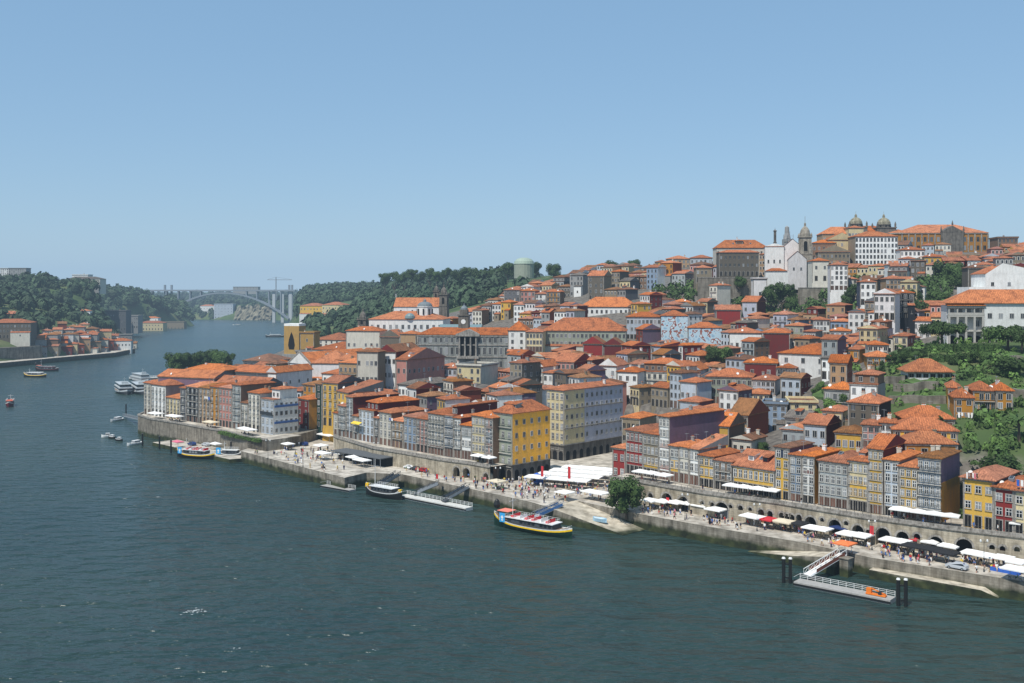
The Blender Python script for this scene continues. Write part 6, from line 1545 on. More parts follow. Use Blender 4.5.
# ------------------------------------------------------------------ boats
def hull(L, B, D, n=18, bow=1.6, stern=1.0, mats=None, band=(.66,.86), full=.5):
    """bow at -x, symmetric hull with rising ends, keel below water"""
    b = MB(); ring = []
    for i in range(n+1):
        s = i/n; x = -L/2+L*s; e = abs(2*s-1); wdt = B/2*(1-e**(2.6 if s < .5 else 3.4))**.8; rise = (bow if s < .5 else stern)*e**3.2; zt_ = D+rise
        ring.append([(x, -wdt*.55, -.5), (x, -wdt*.92, rise*.5+D*band[0]*.6), (x, -wdt, rise*.8+D*band[0]), (x, -wdt, rise*.92+D*band[1]), (x, -wdt*1.02, zt_)])
    for i in range(n):
        for k in range(4):
            a, c = ring[i], ring[i+1]; m = [0,0,1,2][k]
            b.face([a[k], c[k], c[k+1], a[k+1]], m)
            f = lambda p: (p[0], -p[1], p[2]); b.face([f(a[k+1]), f(c[k+1]), f(c[k]), f(a[k])], m)
        a, c = ring[i], ring[i+1]; z_ = .2
        b.face([(a[4][0],a[4][1]*.95,a[4][2]-z_),(c[4][0],c[4][1]*.95,c[4][2]-z_),(c[4][0],-c[4][1]*.95,c[4][2]-z_),(a[4][0],-a[4][1]*.95,a[4][2]-z_)], 3)
    return b
BLK = plain('hull_black', (.015,.016,.016,1), .4); YEL = plain('hull_yellow', lin(235,190,30), .45); HWH = plain('hull_white', (.72,.72,.70,1), .4); DECK = plain('boat_deck', (.20,.13,.08,1), .7); MAROON = plain('hull_maroon', lin(90,30,35), .5)
HGR = plain('hull_green', lin(20,50,40), .4); REDS = plain('red_seats', lin(205,40,50), .6); BLU = plain('sign_blue', lin(60,160,215), .5); GREYD = plain('dark_grey_paint', (.06,.065,.07,1), .5)
def rabelo(label, x, y, rz, L=25, B=4.6, hm=(HGR,YEL,HWH,DECK), roof=HWH, seats=True, mast=5.5, sign=True, fly=True, sh=1.0, D=1.75, col_end=None, name='river_boat', cat='boat'):
    r = thing(name, label, cat, (x,y,0), rz); hull(L, B, D, bow=2.0, stern=1.0).build('hull', hm, r)
    cl = L*.58; x0 = -L*.27
    b = MB(); b.box(x0, x0+cl, -B*.36, B*.36, D-.2, D+1.35); b.build('cabin', GREYD, r)
    for i in range(int(cl/1.3)):
        b = MB(); xx = x0+.35+i*1.3; b.box(xx, xx+.95, -B*.36-.03, -B*.36, D+.35, D+1.1); b.build('window', GLASS, r)
    b = MB(); b.box(x0-.5, x0+cl+.3, -B*.43, B*.43, D+1.35, D+1.5); b.build('roof', roof, r)
    b = MB()
    for z in (D+1.9, D+2.3):
        for yy in (-B*.42, B*.42): b.bar((x0-.3,yy,z),(x0+cl*.97,yy,z),.05)
    for i in range(10):
        for yy in (-B*.42, B*.42): xx = x0-.3+i*(cl)/9.6; b.bar((xx,yy,D+1.5),(xx,yy,D+2.3),.05)
    b.build('railing', HWH, r)
    if seats:
        for i in range(6):
            b = MB(); xx = x0+1+i*cl/6.5; b.box(xx,xx+.9,-B*.3,B*.3,D+1.5,D+1.9); b.box(xx+.78,xx+.9,-B*.3,B*.3,D+1.9,D+2.3); b.build('bench', REDS if i % 3 != 1 else HWH, r)
    if mast: b = MB(); b.cyl(0,0,0,mast,.09,.06,6); b.bar((0,-1.4,mast*.72),(0,1.4,mast*.72),.08); b.build('mast', HWH, r, (x0+.5,0,D+1.5))
    if sign: b = MB(); b.box(-.9,.9,-.05,.05,0,2.4); o = b.build('signboard', BLU, r, (x0-1.4,-B*.4,D-.1)); c = MB(); c.cyl(0,0,0,.02,.42,.42,12); c2 = c.build('emblem', HWH, o, (0,-.055,1.3)); c2.rotation_euler = (rad(90),0,0); c = MB(); c.box(-.3,.3,-.075,-.055,.4,.7); c.build('lettering', HWH, o)
    if fly:
        b = MB(); 
        for xx in (-1.6,1.6):
            for yy in (-B*.3,B*.3): b.bar((xx,yy,0),(xx,yy,2.3),.08)
        b.build('canopy_frame', BLK, r, (-L*.33,0,D+.3)); b = MB(); b.box(-1.9,1.9,-B*.34,B*.34,2.3,2.42); b.build('canopy', plain('boat_awning', lin(225,130,110), .7), r, (-L*.33,0,D+.3))
        b = MB(); b.bar((0,0,0),(-2.4,0,3.4),.18); b.lathe(-2.6,0,[(0,2.4),(.75,2.8),(.95,3.6),(.6,4.6),(0,5.2)],8); b.build('steering_oar', BLK, r, (-L*.36,0,D+.2))
    if col_end: 
        b = MB(); b.box(-.6,.6,-.5,.5,0,1.1); b.build('bow_post', col_end, r, (-L*.44,0,D+.6)); b = MB(); b.box(-.5,.5,-.4,.4,0,.8); b.build('stern_post', col_end, r, (L*.45,0,D+.5))
    b = MB(); 
    for i in range(5): b.bar((L*.36,-B*.3+i*B*.15,D+.1),(L*.46,-B*.2+i*B*.1,D+1.2),.07)
    b.bar((L*.46,-B*.25,D+1.2),(L*.46,B*.25,D+1.2),.07); b.build('stern_rail', HWH, r)
    return r
hd = math.atan2(252-268, 15.6+4.5)
rabelo('large tour boat with yellow stripe and red deck benches moored below the square', 5.2, 260, hd, 25.5, 5.2, seats=True, hm=(HGR,YEL,HWH,DECK))
p = onz(383,498,0); rabelo('black and white boat with yellow ends moored at the middle pontoon', p.x, p.y+1.5, rad(-38), 15.5, 4, hm=(BLK,BLK,HWH,DECK), sign=False, fly=False, seats=False, mast=8, col_end=YEL)
p = onz(194,459,0); rabelo('yellow-striped boat with blue sign moored at the low wharf', p.x, p.y+2, rad(-22), 17.5, 4, hm=(BLK,YEL,HWH,DECK), seats=True, mast=4, fly=False)
p = onz(227,460,0); rabelo('grey boat with blue awnings moored behind the yellow-striped one', p.x, p.y+4, rad(-10), 10, 3, hm=(BLK,GREYD,HWH,DECK), seats=False, sign=True, fly=False, mast=3)
p = onz(35,377,0); rabelo('dark passenger boat with yellow stripe near the left bank, front one', p.x, p.y, rad(-12), 19, 5, hm=(BLK,YEL,HWH,DECK), seats=False, sign=False, fly=False, mast=3)
p = onz(47,371,0); rabelo('dark sailing-style boat near the left bank, rear one', p.x, p.y, rad(-12), 21, 5, hm=(BLK,MAROON,GREYD,DECK), roof=MAROON, seats=False, sign=False, fly=True, mast=6)
p = onz(10,406,0); rabelo('passenger boat with orange top crossing at the far left', p.x, p.y, rad(-70), 13, 4, hm=(MAROON,MAROON,HWH,DECK), roof=plain('boat_orange', lin(190,90,60), .6), seats=False, sign=False, fly=False, mast=3)
p = onz(275,337,0); rabelo('small far dark barge against the right bank upstream', p.x, p.y, rad(10), 26, 6, hm=(BLK,GREYD,HWH,DECK), seats=False, sign=False, fly=False, mast=4)
GW = plain('ship_greywhite', (.42,.45,.46,1), .5)
def cruiser(label, px, py, L, B, rz, z=1.0):
    p = onz(px,py,0); r = thing('cruise_boat', label, 'boat', (p.x,p.y+L*.45,0), rz); hull(L,B,2.2*z,bow=1.2,stern=.1,full=.8).build('hull',(GREYD,GW,GW,DECK),r)
    b = MB(); b.box(-L*.32,L*.47,-B*.4,B*.4,2*z,4.4*z); b.build('lower_deck',GW,r); b = MB(); b.box(-L*.323,L*.472,-B*.403,B*.403,2.7*z,3.7*z); b.build('window_band',GLASS,r)
    b = MB(); b.box(-L*.25,L*.4,-B*.34,B*.34,4.4*z,6.4*z); b.build('upper_deck',GW,r); b = MB(); b.box(-L*.253,L*.403,-B*.343,B*.343,4.9*z,5.8*z); b.build('upper_window_band',GLASS,r)
    b = MB(); b.box(-L*.28,L*.42,-B*.38,B*.38,6.4*z,6.55*z); b.build('roof',GW,r); b = MB(); b.box(-L*.2,-L*.12,-B*.2,B*.2,6.55*z,8.2*z); b.build('wheelhouse',GW,r); b = MB(); b.cyl(-L*.1,0,8.2*z,11*z,.12,.08,6); b.bar((-L*.1,-1,10*z),(-L*.1,1,10*z),.1); b.build('mast',GW,r); return r
cruiser('white river cruise boat with grey waterline, left of the moored pair', 114, 395, 34, 9.5, rad(118), .9); cruiser('white river cruise boat with grey waterline, right of the moored pair', 131, 395, 34, 9.5, rad(118), .9)
cruiser('third white cruise boat behind the moored pair', 134, 384, 30, 8, rad(128), .9)
def motorboat(label, px, py, L, rz, m=None):
    p = onz(px,py,0); r = thing('motorboat', label, 'boat', (p.x,p.y,0), rz); hull(L,L*.34,.8,n=10,bow=.5,stern=.1).build('hull',(m or HWH,m or HWH,m or HWH,HWH),r)
    b = MB(); b.box(-L*.12,L*.25,-L*.11,L*.11,.7,1.7); b.build('cabin',HWH,r); b = MB(); b.box(-L*.14,-L*.12,-L*.1,L*.1,1,1.6); b.box(-L*.1,L*.22,-L*.112,-L*.11,1.05,1.5); b.build('windscreen',GLASS,r); return r
motorboat('white motorboat moored at the tip of the curved wall', 135, 444.5, 8, rad(60)); motorboat('white motorboat anchored left of the gangway', 117, 420.5, 9, rad(70))
motorboat('small pale dinghy, leftmost of the three small craft', 107, 437, 4.5, rad(20)); motorboat('black inflatable dinghy, left of two', 112, 438.5, 4, rad(-20), BLK); motorboat('black inflatable dinghy, right of two', 119, 441, 4, rad(-20), BLK)
motorboat('white speedboat far out on the river near the bridge', 237, 325, 16, rad(20)); 
motorboat('white upturned-looking skiff lying on the boat ramp', 603, 523, .01, 0) if False else None
p = onz(602,521,2.2); r = thing('rowing_boat', 'small pale blue rowing boat drawn up on the boat ramp', 'boat', (p.x-.5,p.y+1,2.0), rad(-35)); o = hull(4.2,1.5,.5,n=8,bow=.2,stern=.1).build('hull',(plain('paleblue_paint', lin(160,195,215),.5),)*3+(HWH,),r,(0,0,.3))
# pontoons and gangways
def pontoon(label, p0, p1, w_, rail=HWH, gap=None, zt_=.9, mat=None):
    L = math.hypot(p1[0]-p0[0],p1[1]-p0[1]); r = thing('pontoon', label, 'pontoon', ((p0[0]+p1[0])/2,(p0[1]+p1[1])/2,0), math.atan2(p1[1]-p0[1],p1[0]-p0[0]))
    b = MB(); b.box(-L/2,L/2,-w_/2,w_/2,-.4,zt_); b.build('float', mat or plain('pontoon_concrete', (.33,.32,.30,1), .8), r); b = MB(); b.box(-L/2-.1,L/2+.1,-w_/2-.12,-w_/2-.004,.2,.6); b.build('fender', BLK, r)
    b = MB(); n = int(L/1.6)
    for i in range(n+1):
        x = -L/2+.1+i*(L-.2)/n; b.bar((x,w_/2-.1,zt_),(x,w_/2-.1,zt_+1.1),.07)
    for z in (.4,.75,1.1): b.bar((-L/2,w_/2-.1,zt_+z),(L/2,w_/2-.1,zt_+z),.06)
    b.bar((-L/2,-w_/2+.1,zt_+1),(-L/2+L*.0,w_/2-.1,zt_+1),.06)
    b.build('railing', rail, r); return r
def gangway(label, p0, z0, p1, z1, w_=1.8, mat=STEEL, panel=None, tr=True):
    p0 = Vector((p0[0],p0[1],z0)); p1 = Vector((p1[0],p1[1],z1)); L = (p1-p0).length; r = thing('gangway', label, 'gangway', p0); d = p1-p0; s = d.cross(Vector((0,0,1))).normalized()*w_/2
    b = MB(); b.bar((0,0,0), d, w_, .12); b.build('deck', mat, r)
    for sg in (-1,1):
        b = MB(); o = s*sg; up = Vector((0,0,1.2)); b.bar(o, d+o, .1,.16); b.bar(o+up, d+o+up, .1,.12); n = int(L/1.5)
        for i in range(n+1): q = d*(i/n)+o; b.bar(q, q+up, .07); 
        if tr:
            for i in range(n): b.bar(d*(i/n)+o, d*((i+1)/n)+o+up, .05)
        b.build('truss', mat, r)
    if panel:
        b = MB(); o = s*1.06; up = Vector((0,0,.9)); b.face([d*.15+o+Vector((0,0,.1)), d*.95+o+Vector((0,0,.1)), d*.95+o+up, d*.15+o+up]); o2 = -s*1.06; b.face([d*.15+o2+Vector((0,0,.1)), d*.95+o2+Vector((0,0,.1)), d*.95+o2+up, d*.15+o2+up]); b.build('side_panel', panel, r)
    return r
a0, a1 = onz(799,584,.5), onz(896,603,.5)
pontoon('long grey floating pontoon with white railings at the lower right', (a0.x,a0.y+1.6), (a1.x,a1.y+1.6), 3.2)
g0, g1 = onz(808,577,1), onz(843,555,4)
gangway('aluminium gangway with rust-brown panels leading to the right pontoon', (g0.x,g0.y+.5), 1.2, g1, 4.2, 2, HWH, plain('rust_panel', lin(120,72,58), .7))
p = onz(846,576,0); r = thing('pier_block', 'dark stone pier block carrying the right gangway', 'pier', (p.x,p.y,0), QA); b = MB(); b.box(-1,1,-1,1,-4,3.9); b.box(-1.2,1.2,-1.2,1.2,3.903,4.1); b.build('masonry', QWALL, r)
p = onz(878,597,.9); r = thing('deck_winch', 'orange winch and cradle standing on the right pontoon', 'winch', (p.x,p.y+1,.9), math.atan2(a1.y-a0.y,a1.x-a0.x)); OR = plain('orange_paint', lin(220,120,40), .5)
b = MB(); b.box(-2,2,-.5,.5,.1,.35); b.box(-1.9,-.9,-.4,.4,.353,1.3); b.bar((-.9,0,1.3),(1.9,0,.5),.2); b.build('frame', OR, r); b = MB(); b.lathe(0,0,[(0,-.5),(.35,-.5),(.35,.5),(0,.5)],10); o = b.build('drum', IRON, r, (.8,0,.7)); o.rotation_euler=(rad(90),0,0)
def piles(label, px, py, n=2, h_=5.2):
    p = onz(px,py,0); r = thing('mooring_piles', label, 'piles', (p.x,p.y,0), rad(-12))
    for i in range(n):
        b = MB(); b.cyl(i*1.4-.7,0,-4,h_,.38,.38,10); b.build('pile', BLK, r); b = MB(); b.cyl(i*1.4-.7,0,h_,h_+.3,.42,.3,10); b.build('cap', HWH, r)
    b = MB(); b.box(-.8,.8,-.12,.12,h_*.75,h_*.75+.3); b.box(-.8,.8,-.12,.12,1,1.3); b.build('crossbeam', BLK, r)
piles('pair of black mooring piles left of the right pontoon', 787, 583); piles('pair of black white-capped mooring piles at the right pontoon end', 902, 606)
def pile(label, px, py, h_=5):
    p = onz(px,py,0); r = thing('mooring_pile', label, 'pile', (p.x,p.y,0)); b = MB(); b.cyl(0,0,-4,h_,.35,.35,8); b.build('post', BLK, r); b = MB(); b.cyl(0,0,h_,h_+.25,.38,.2,8); b.build('cap', GREYD, r)
for px, py, lab in [(142.5,446,'black mooring pile beside the white motorboat'),(159.5,449,'black mooring pile at the wharf corner'),(171,453,'black mooring pile at the bow of the yellow-striped boat'),(231,455,'mooring pile at the end of the low wharf'),(126,414,'mooring pile beside the small gangway')]: pile(lab, px, py)
a0, a1 = onz(403,497,.5), onz(469,510,.5); pontoon('white-railed floating pontoon in the middle of the quay', (a0.x,a0.y+1.5), (a1.x,a1.y+1.5), 3, zt_=.9, mat=plain('pale_float', (.55,.54,.5,1), .7))
gangway('grey covered gangway, left of two at the middle pontoon', onz(414,495,1).xy, 1.2, onz(439,485,4).xy, 4.2, 2.0, GREYD, STEEL); gangway('grey covered gangway, right of two at the middle pontoon', onz(443,502,1).xy, 1.2, onz(468,488,4).xy, 4.2, 2.0, GREYD, STEEL)
g0, g1 = onz(533,519,1.5), onz(562,506,4); gangway('blue-panelled gangway reaching the large tour boat', g0.xy, 1.8, g1.xy, 4.3, 2, STEEL, plain('blue_panel', lin(70,110,160), .6))
a0, a1 = onz(323,486,.4), onz(352,491,.4); pontoon('small pale landing raft against the left quay', (a0.x,a0.y+1), (a1.x,a1.y+1), 3, zt_=.6)
gangway('long grey gangway across the quay notch', onz(371,489,2).xy, 1.4, onz(398,475,4).xy, 4.1, 2, GREYD, STEEL)
gangway('thin gangway to the anchored motorboats', onz(124,416,1).xy, 1, (-163,447), 4.5, 1.2, STEEL)
a0, a1 = onz(150,378,1), onz(166,377,1); pontoon('long pale jetty behind the leftmost roofs', (a0.x-15,a0.y), (a1.x+12,a1.y+4), 5, zt_=1.2, mat=plain('pale_float', (.5,.5,.5,1), .7))

# ------------------------------------------------------------------ bridge
BD = 2100.; bx = (224-512)*BD/F
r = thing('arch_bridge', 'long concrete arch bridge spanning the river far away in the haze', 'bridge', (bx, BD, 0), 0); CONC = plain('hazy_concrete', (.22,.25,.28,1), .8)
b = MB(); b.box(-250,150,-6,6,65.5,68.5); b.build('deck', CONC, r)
b = MB(); 
for y in (-5.2,5.2):
    pr = None
    for i in range(33):
        s = -1+2*i/32; x = s*137; z = 8+54*(1-s*s); q = Vector((x,y,z))
        if pr: b.bar(pr, q, 3.2, 4.2-1.6*(1-abs(s)))
        pr = q
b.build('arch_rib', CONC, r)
for x in (-220,-180,-150,-120,-95,-70,-48,48,70,95,120):
    b = MB(); zz = 8+54*(1-(x/137)**2) if abs(x) < 137 else 0
    for y in (-4.5,4.5): b.box(x-1.2,x+1.2,y-1,y+1,zz,65.5)
    b.build('spandrel_pier', CONC, r)
for x in (105,123,140): 
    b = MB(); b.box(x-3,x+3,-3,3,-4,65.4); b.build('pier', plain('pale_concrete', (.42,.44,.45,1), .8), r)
for x in (137,143,-124,-110): 
    b = MB(); b.box(x-1.8,x+1.8,-2,2,0 if x > 0 else 60,79); b.build('lift_tower', CONC, r)
b = MB(); 
for y in (-5.9,5.9): b.bar((-250,y,69.3),(150,y,69.3),.25)
b.build('railing', STEEL, r)
r = thing('tower_crane', 'thin tower crane rising beyond the arched bridge', 'crane', ((276-512)*2.5, 2500, 40)); b = MB(); b.box(-1.2,1.2,-1.2,1.2,0,58); b.build('mast', STEEL, r); b = MB(); b.bar((-22,0,55),(40,0,55),1.4); b.bar((0,0,62),(38,0,56),.5); b.bar((0,0,62),(-20,0,56),.5); b.box(-1,1,-1,1,55,62); b.build('jib', STEEL, r)
# rock face beside the bridge
r = thing('rock_face', 'bare quarried rock face on the far bank under the bridge', 'cliff', ((252-512)*2.28, 2280, 0)); b = MB(); R.seed(4); nx, nz_ = 26, 8; P = {}
for i in range(nx):
    for j in range(nz_): P[i,j] = (-42+i*84/(nx-1), R.uniform(-5,5)+j*4, j*5.2*(1-.25*abs(i/nx-.5))*(1+.1*math.sin(i))-2)
for i in range(nx-1):
    for j in range(nz_-1): b.face([P[i,j],P[i+1,j],P[i+1,j+1],P[i,j+1]])
b.build('rock', stone('quarry_rock', (.22,.20,.14,1), .1, joint=False), r)

# ------------------------------------------------------------------ left bank town
def gh(x0, x1, py, base, Y, wall, lab, **k):
    r = facing(x0, x1, Y, py, base, wall, near=0, label=lab, group=k.pop('group', ''), **k); return r
R.seed(77); cnt = 0
GH = []
for row, (pyg, Yg) in enumerate([(357,None),(352,None),(347.5,None),(343,None),(338.5,None),(334,None)]):
    x = [34, 33, 35, 36, 40, 56][row]+R.uniform(0,4)
    while x < [112,124,122,112,104,88][row]:
        w_ = R.uniform(8.5,13); Y = march(x+w_/2, pyg, 0, 700, 1500, gterrain); h_ = R.choice([7,8,9.5,11])
        if dY := True:
            wall = R.choice(['white','cream','offwhite','grey','brown','stone','red','pink','tan','brickred','grey','darkred'])
            py_e = HY+(H-(gz((x+w_/2-512)/F*Y,Y)+h_))*F/Y; a_ = R.uniform(10,28)
            r = facing(x, x+w_, Y, py_e, None, wall, a=a_, d=12, near=0, nf=max(2,round(h_/3.1)), nc=3, rc=R.choice([0,0,3,2]), roof=R.choice(['hip','hip','gx']), door=False, row='GAIA%d' % row); cnt += 1
        x += w_+R.uniform(-.2,.8)
gh(100,131,341,353,1010,'white','long pale riverside warehouse on the left bank', a=15, d=14, nf=2, nc=9, rc=0)
gh(118,132,335,347,1080,'grey','grey block near the tip of the left bank quay', a=15, d=14, nf=3, nc=4, rc=5, roof='flat')
gh(104,126,311,330,1350,'darkgrey','dark grey stepped warehouses under the wooded left hill', a=8, d=30, nf=3, nc=8, rc=5, roof='flat')
gh(124,138,316,328,1420,'grey','grey stepped block right of the dark warehouses on the left bank', a=8, d=30, nf=3, nc=6, rc=5, roof='flat')
gh(139,163,323,330,1640,'cream','low long orange-roofed buildings on the farther promontory', a=0, d=20, nf=2, nc=8, rc=0)
gh(144,158,318,324,1720,'white','small orange-roofed house above the farther promontory quay', a=0, d=14, nf=2, nc=3, rc=1)
gh(163,184,322,329,1740,'stone','long stone wall-like store on the farther promontory', a=0, d=14, nf=1, nc=6, rc=5, roof='flat')
gh(0,8.5,268.5,283,1400,'white','white apartment block at the far left skyline', a=0, d=14, nf=7, nc=4, rc=5, roof='flat')
gh(8.5,26,268.5,283,1380,'grey','grey apartment slab next to the white block on the left skyline', a=0, d=14, nf=7, nc=8, rc=5, roof='flat')
gh(66,100,279,288,1330,'offwhite','long pale monastery-like building on the wooded left hilltop', a=0, d=20, nf=3, nc=14, rc=5)
gh(72,88,275,288,1400,'white','taller pale block behind the long building on the left hilltop', a=0, d=16, nf=3, nc=6, rc=5, roof='flat')
gh(-12,31,323,338,880,'darkstone','old stone building with orange roof above the left quay wall', a=12, d=20, nf=3, nc=12, rc=3)
gh(-20,20,314,320,950,'brown','dark long-roofed house at the left edge above the stone building', a=12, d=16, nf=2, nc=8, rc=0)
gh(76,90,311,316,1150,'white','pale house half hidden in left bank trees', a=10, d=10, nf=1, nc=3, rc=1)
gh(300,322,306,320,1230,'yellow','yellow riverside mansion far up the right bank, left wing', a=-15, d=22, nf=3, nc=7, rc=3)
gh(322,343,305,319,1215,'cream','cream riverside mansion far up the right bank, right wing', a=-15, d=22, nf=3, nc=7, rc=3)
gh(200,214,306,317,2350,'white','small far white block left of the rock face', a=0, d=20, nf=3, nc=5, rc=3)
gh(214,233,304,318,2330,'paleblue','far bluish tower block under the bridge arch', a=0, d=24, nf=5, nc=6, rc=5, roof='flat')
gh(233,258,287,291,2600,'grey','hazy flat block on the skyline right of the bridge arch', a=0, d=24, nf=3, nc=8, rc=5, roof='flat')
forest('hillside_wood', 'dense green wood covering the left bank hillside', scatter(GA, 1900, gterrain, 3, lambda x, y: not any(hits(obb(x,y,0,4,4), q) for q in FOOT) and (y > 900 or px_of(x,y) < 30) and not (y < 1000 and 30 < px_of(x,y) < 70 and R.random() < .6)), 5.0, 8.5, 1)
# pale domed exhibition hall on the ridge
r = thing('exhibition_hall', 'pale green domed hall half hidden by ridge trees', 'hall', ((524-512)*.9, 900, zat(274, 900)), 0); b = MB(); b.cyl(0,0,-4,9,9,9,20); b.build('wall', W('greenish'), r); b = MB(); b.lathe(0,0,[(9.4,9),(8.6,11.5),(6.5,13.5),(3,14.6),(0,14.8)],20); b.build('dome', plain('copper_roof', lin(150,165,150), .6), r)
# left bank quay
b = MB(); q0 = [(-640,400),(-423,827),(-406,898),(-385,969),(-388,1000),(-392,1040)]; q1 = off(q0, 14)
for i in range(5):
    b.face([(*q0[i],4.2),(*q0[i+1],4.2),(*q1[i+1],4.2),(*q1[i],4.2)],1); b.face([(*q0[i],-4),(*q0[i+1],-4),(*q0[i+1],4.2),(*q0[i],4.2)],0)
b.face([(*q0[5],-4),(*q1[5],-4),(*q1[5],4.2),(*q0[5],4.2)],0)
struct(b.build('left_bank_quay', [stone('dark_quay', (.07,.07,.055,1), .5, wet=1.5), PAVE]))
r = thing('river_wall', 'high dark retaining wall at the far left behind the left bank quay', 'wall', (-470,780,4)); b = MB(); P0_, P1_ = (-470+0,780), (-402,930); b.prism([(0,0),(30,66),(22,70),(-8,4)], -4, 17); b.prism([(30.1,66.2),(52,110),(44,114),(22.1,70.2)], -4, 11); b.build('masonry', RWALL, r)

# ------------------------------------------------------------------ people
def person_protos():
    out = []
    for pose in range(3):
        st = [(.0,.10),(.16,.16),(0,0)][pose]; st = [0,.22,0][pose]; sit = pose == 2
        hip = .5 if sit else .92
        V_ = [(0,0,hip),(0,0,hip+.22),(0,.01,hip+.46),(0,0,hip+.57),(0,-.01,hip+.70)]; E = [(0,1),(1,2),(2,3),(3,4)]; Rr = [.15,.13,.15,.06,.105]
        for s in (-1,1):
            k = len(V_); sw = st*s
            V_ += [(s*.19,0,hip+.48),(s*.25,sw*.4,hip+.20),(s*.24,sw*.9-.06,hip-.04),(s*.24,sw*1.0-.1,hip-.13)]; E += [(2,k),(k,k+1),(k+1,k+2),(k+2,k+3)]; Rr += [.065,.05,.038,.035]
            k = len(V_)
            if sit: V_ += [(s*.10,-.08,hip),(s*.11,-.45,hip+.02),(s*.11,-.46,.08),(s*.11,-.58,.03)]
            else: V_ += [(s*.10,0,hip-.06),(s*.11,-sw*.7-.02,hip*.5),(s*.11,-sw*1.1+.02,.08),(s*.12,-sw*1.1-.12,.035)]
            E += [(0,k),(k,k+1),(k+1,k+2),(k+2,k+3)]; Rr += [.095,.07,.045,.035]
        me = bpy.data.meshes.new('p'); me.from_pydata(V_, E, []); o = bpy.data.objects.new('p', me); C.objects.link(o)
        md = o.modifiers.new('s', 'SKIN'); sd_ = me.skin_vertices[0].data
        for i, q in enumerate(Rr): sd_[i].radius = (q, q)
        sd_[0].use_root = True
        for i, q in enumerate(Rr): 
            if i in (0,1,2): sd_[i].radius = (q*1.1, q*.75)
        dg = bpy.context.evaluated_depsgraph_get(); ev = o.evaluated_get(dg); bm_ = bpy.data.meshes.new_from_object(ev); bm_.name = 'person_body'
        def part(test, infl, name):
            b = bmesh.new(); b.from_mesh(bm_); b.normal_update()
            kill = [f for f in b.faces if not test(f.calc_center_median())]; 
            bmesh.ops.delete(b, geom=kill, context='FACES'); b.normal_update()
            for v in b.verts: v.co += v.normal*infl
            m_ = bpy.data.meshes.new(name); b.to_mesh(m_); b.free(); m_.materials.append(PMAT[0]); return m_
        top = part(lambda c: hip-.02 < c.z < hip+.56 and (abs(c.x) < .215 or c.z > hip+.22), .015, 'shirt')
        if sit: leg = part(lambda c: c.z <= hip+.06 and abs(c.x) < .2 and c.z > .12, .014, 'trousers')
        else: leg = part(lambda c: c.z <= hip+.06 and abs(c.x) < .2 and c.z > [.12,.45,.1][pose], .014, 'trousers')
        hair = part(lambda c: c.z > hip+.70 or (c.z > hip+.62 and c.y > .02), .02, 'hair')
        bm_.materials.clear(); bm_.materials.append(PMAT[0]); out.append((bm_, top, leg, hair)); bpy.data.objects.remove(o)
    return out
SKIN = [plain('skin_light', (.55,.33,.24,1), .6), plain('skin_tan', (.36,.20,.13,1), .6)]
PMAT = [SKIN[0]]
CL = {'white': lin(225,225,222), 'black': lin(28,28,32), 'navy': lin(35,45,80), 'red': lin(185,45,45), 'blue': lin(80,120,180), 'grey': lin(120,120,124), 'beige': lin(195,175,140), 'pink': lin(215,130,140), 'yellow': lin(220,190,80), 'green': lin(70,110,70)}
CLM = {k: plain('cloth_'+k, c, .85) for k, c in CL.items()}
HM = [plain('hair_dark', (.02,.015,.012,1), .7), plain('hair_brown', (.10,.06,.03,1), .7), plain('hair_fair', (.35,.25,.12,1), .7)]
PP = person_protos()
QPOLY = QUAY+QB
def inshade(x, y): return False
def person(x, y, z, area, pose=None, rz=None, sc_=None):
    pose = R.choice([0,0,1,1]) if pose is None else pose; c1 = R.choices(list(CL), [6,5,3,2.5,3,3,2,1.5,1,.8])[0]; c2 = R.choices(['black','navy','grey','beige','blue','white','red'], [4,4,2,3,3,1.5,.5])[0]
    o = thing('person', 'person in %s top and %s bottoms %s %s' % (c1, c2, ['standing','walking','sitting'][pose], area), 'person', (x,y,z), R.uniform(0,6.28) if rz is None else rz, 'people '+area); s = R.uniform(.92,1.06); o.scale = (s,s,s)
    bd, tp, lg, hr = PP[pose]
    for nm, me, mt in (('body',bd,R.choice(SKIN)),('shirt',tp,CLM[c1]),('trousers',lg,CLM[c2]),('hair',hr,R.choice(HM))):
        q = inst(nm, me, o); q.material_slots[0].link = 'OBJECT'; q.material_slots[0].material = mt
CRV, CRF, CRM, CRMATS = [], [], [], []
def crowd_person(x, y, z):
    bd, tp, lg, hr = PP[R.choice([0,0,1])]; a = R.uniform(0,6.28); ca, sa = math.cos(a), math.sin(a); s = R.uniform(.92,1.06)
    c1 = R.choices(list(CL), [6,5,3,2.5,3,3,2,1.5,1,.8])[0]; c2 = R.choice(['black','navy','grey','beige','blue','white'])
    for me, mt in ((bd,R.choice(SKIN)),(tp,CLM[c1]),(lg,CLM[c2]),(hr,R.choice(HM))):
        if mt not in CRMATS: CRMATS.append(mt)
        k = len(CRV); mi = CRMATS.index(mt)
        CRV.extend([(x+(v.co.x*ca-v.co.y*sa)*s, y+(v.co.x*sa+v.co.y*ca)*s, z+v.co.z*s) for v in me.vertices]); CRF.extend([tuple(q+k for q in p_.vertices) for p_ in me.polygons]); CRM.extend([mi]*len(me.polygons))
MKP = []
R.seed(21); PPL = []
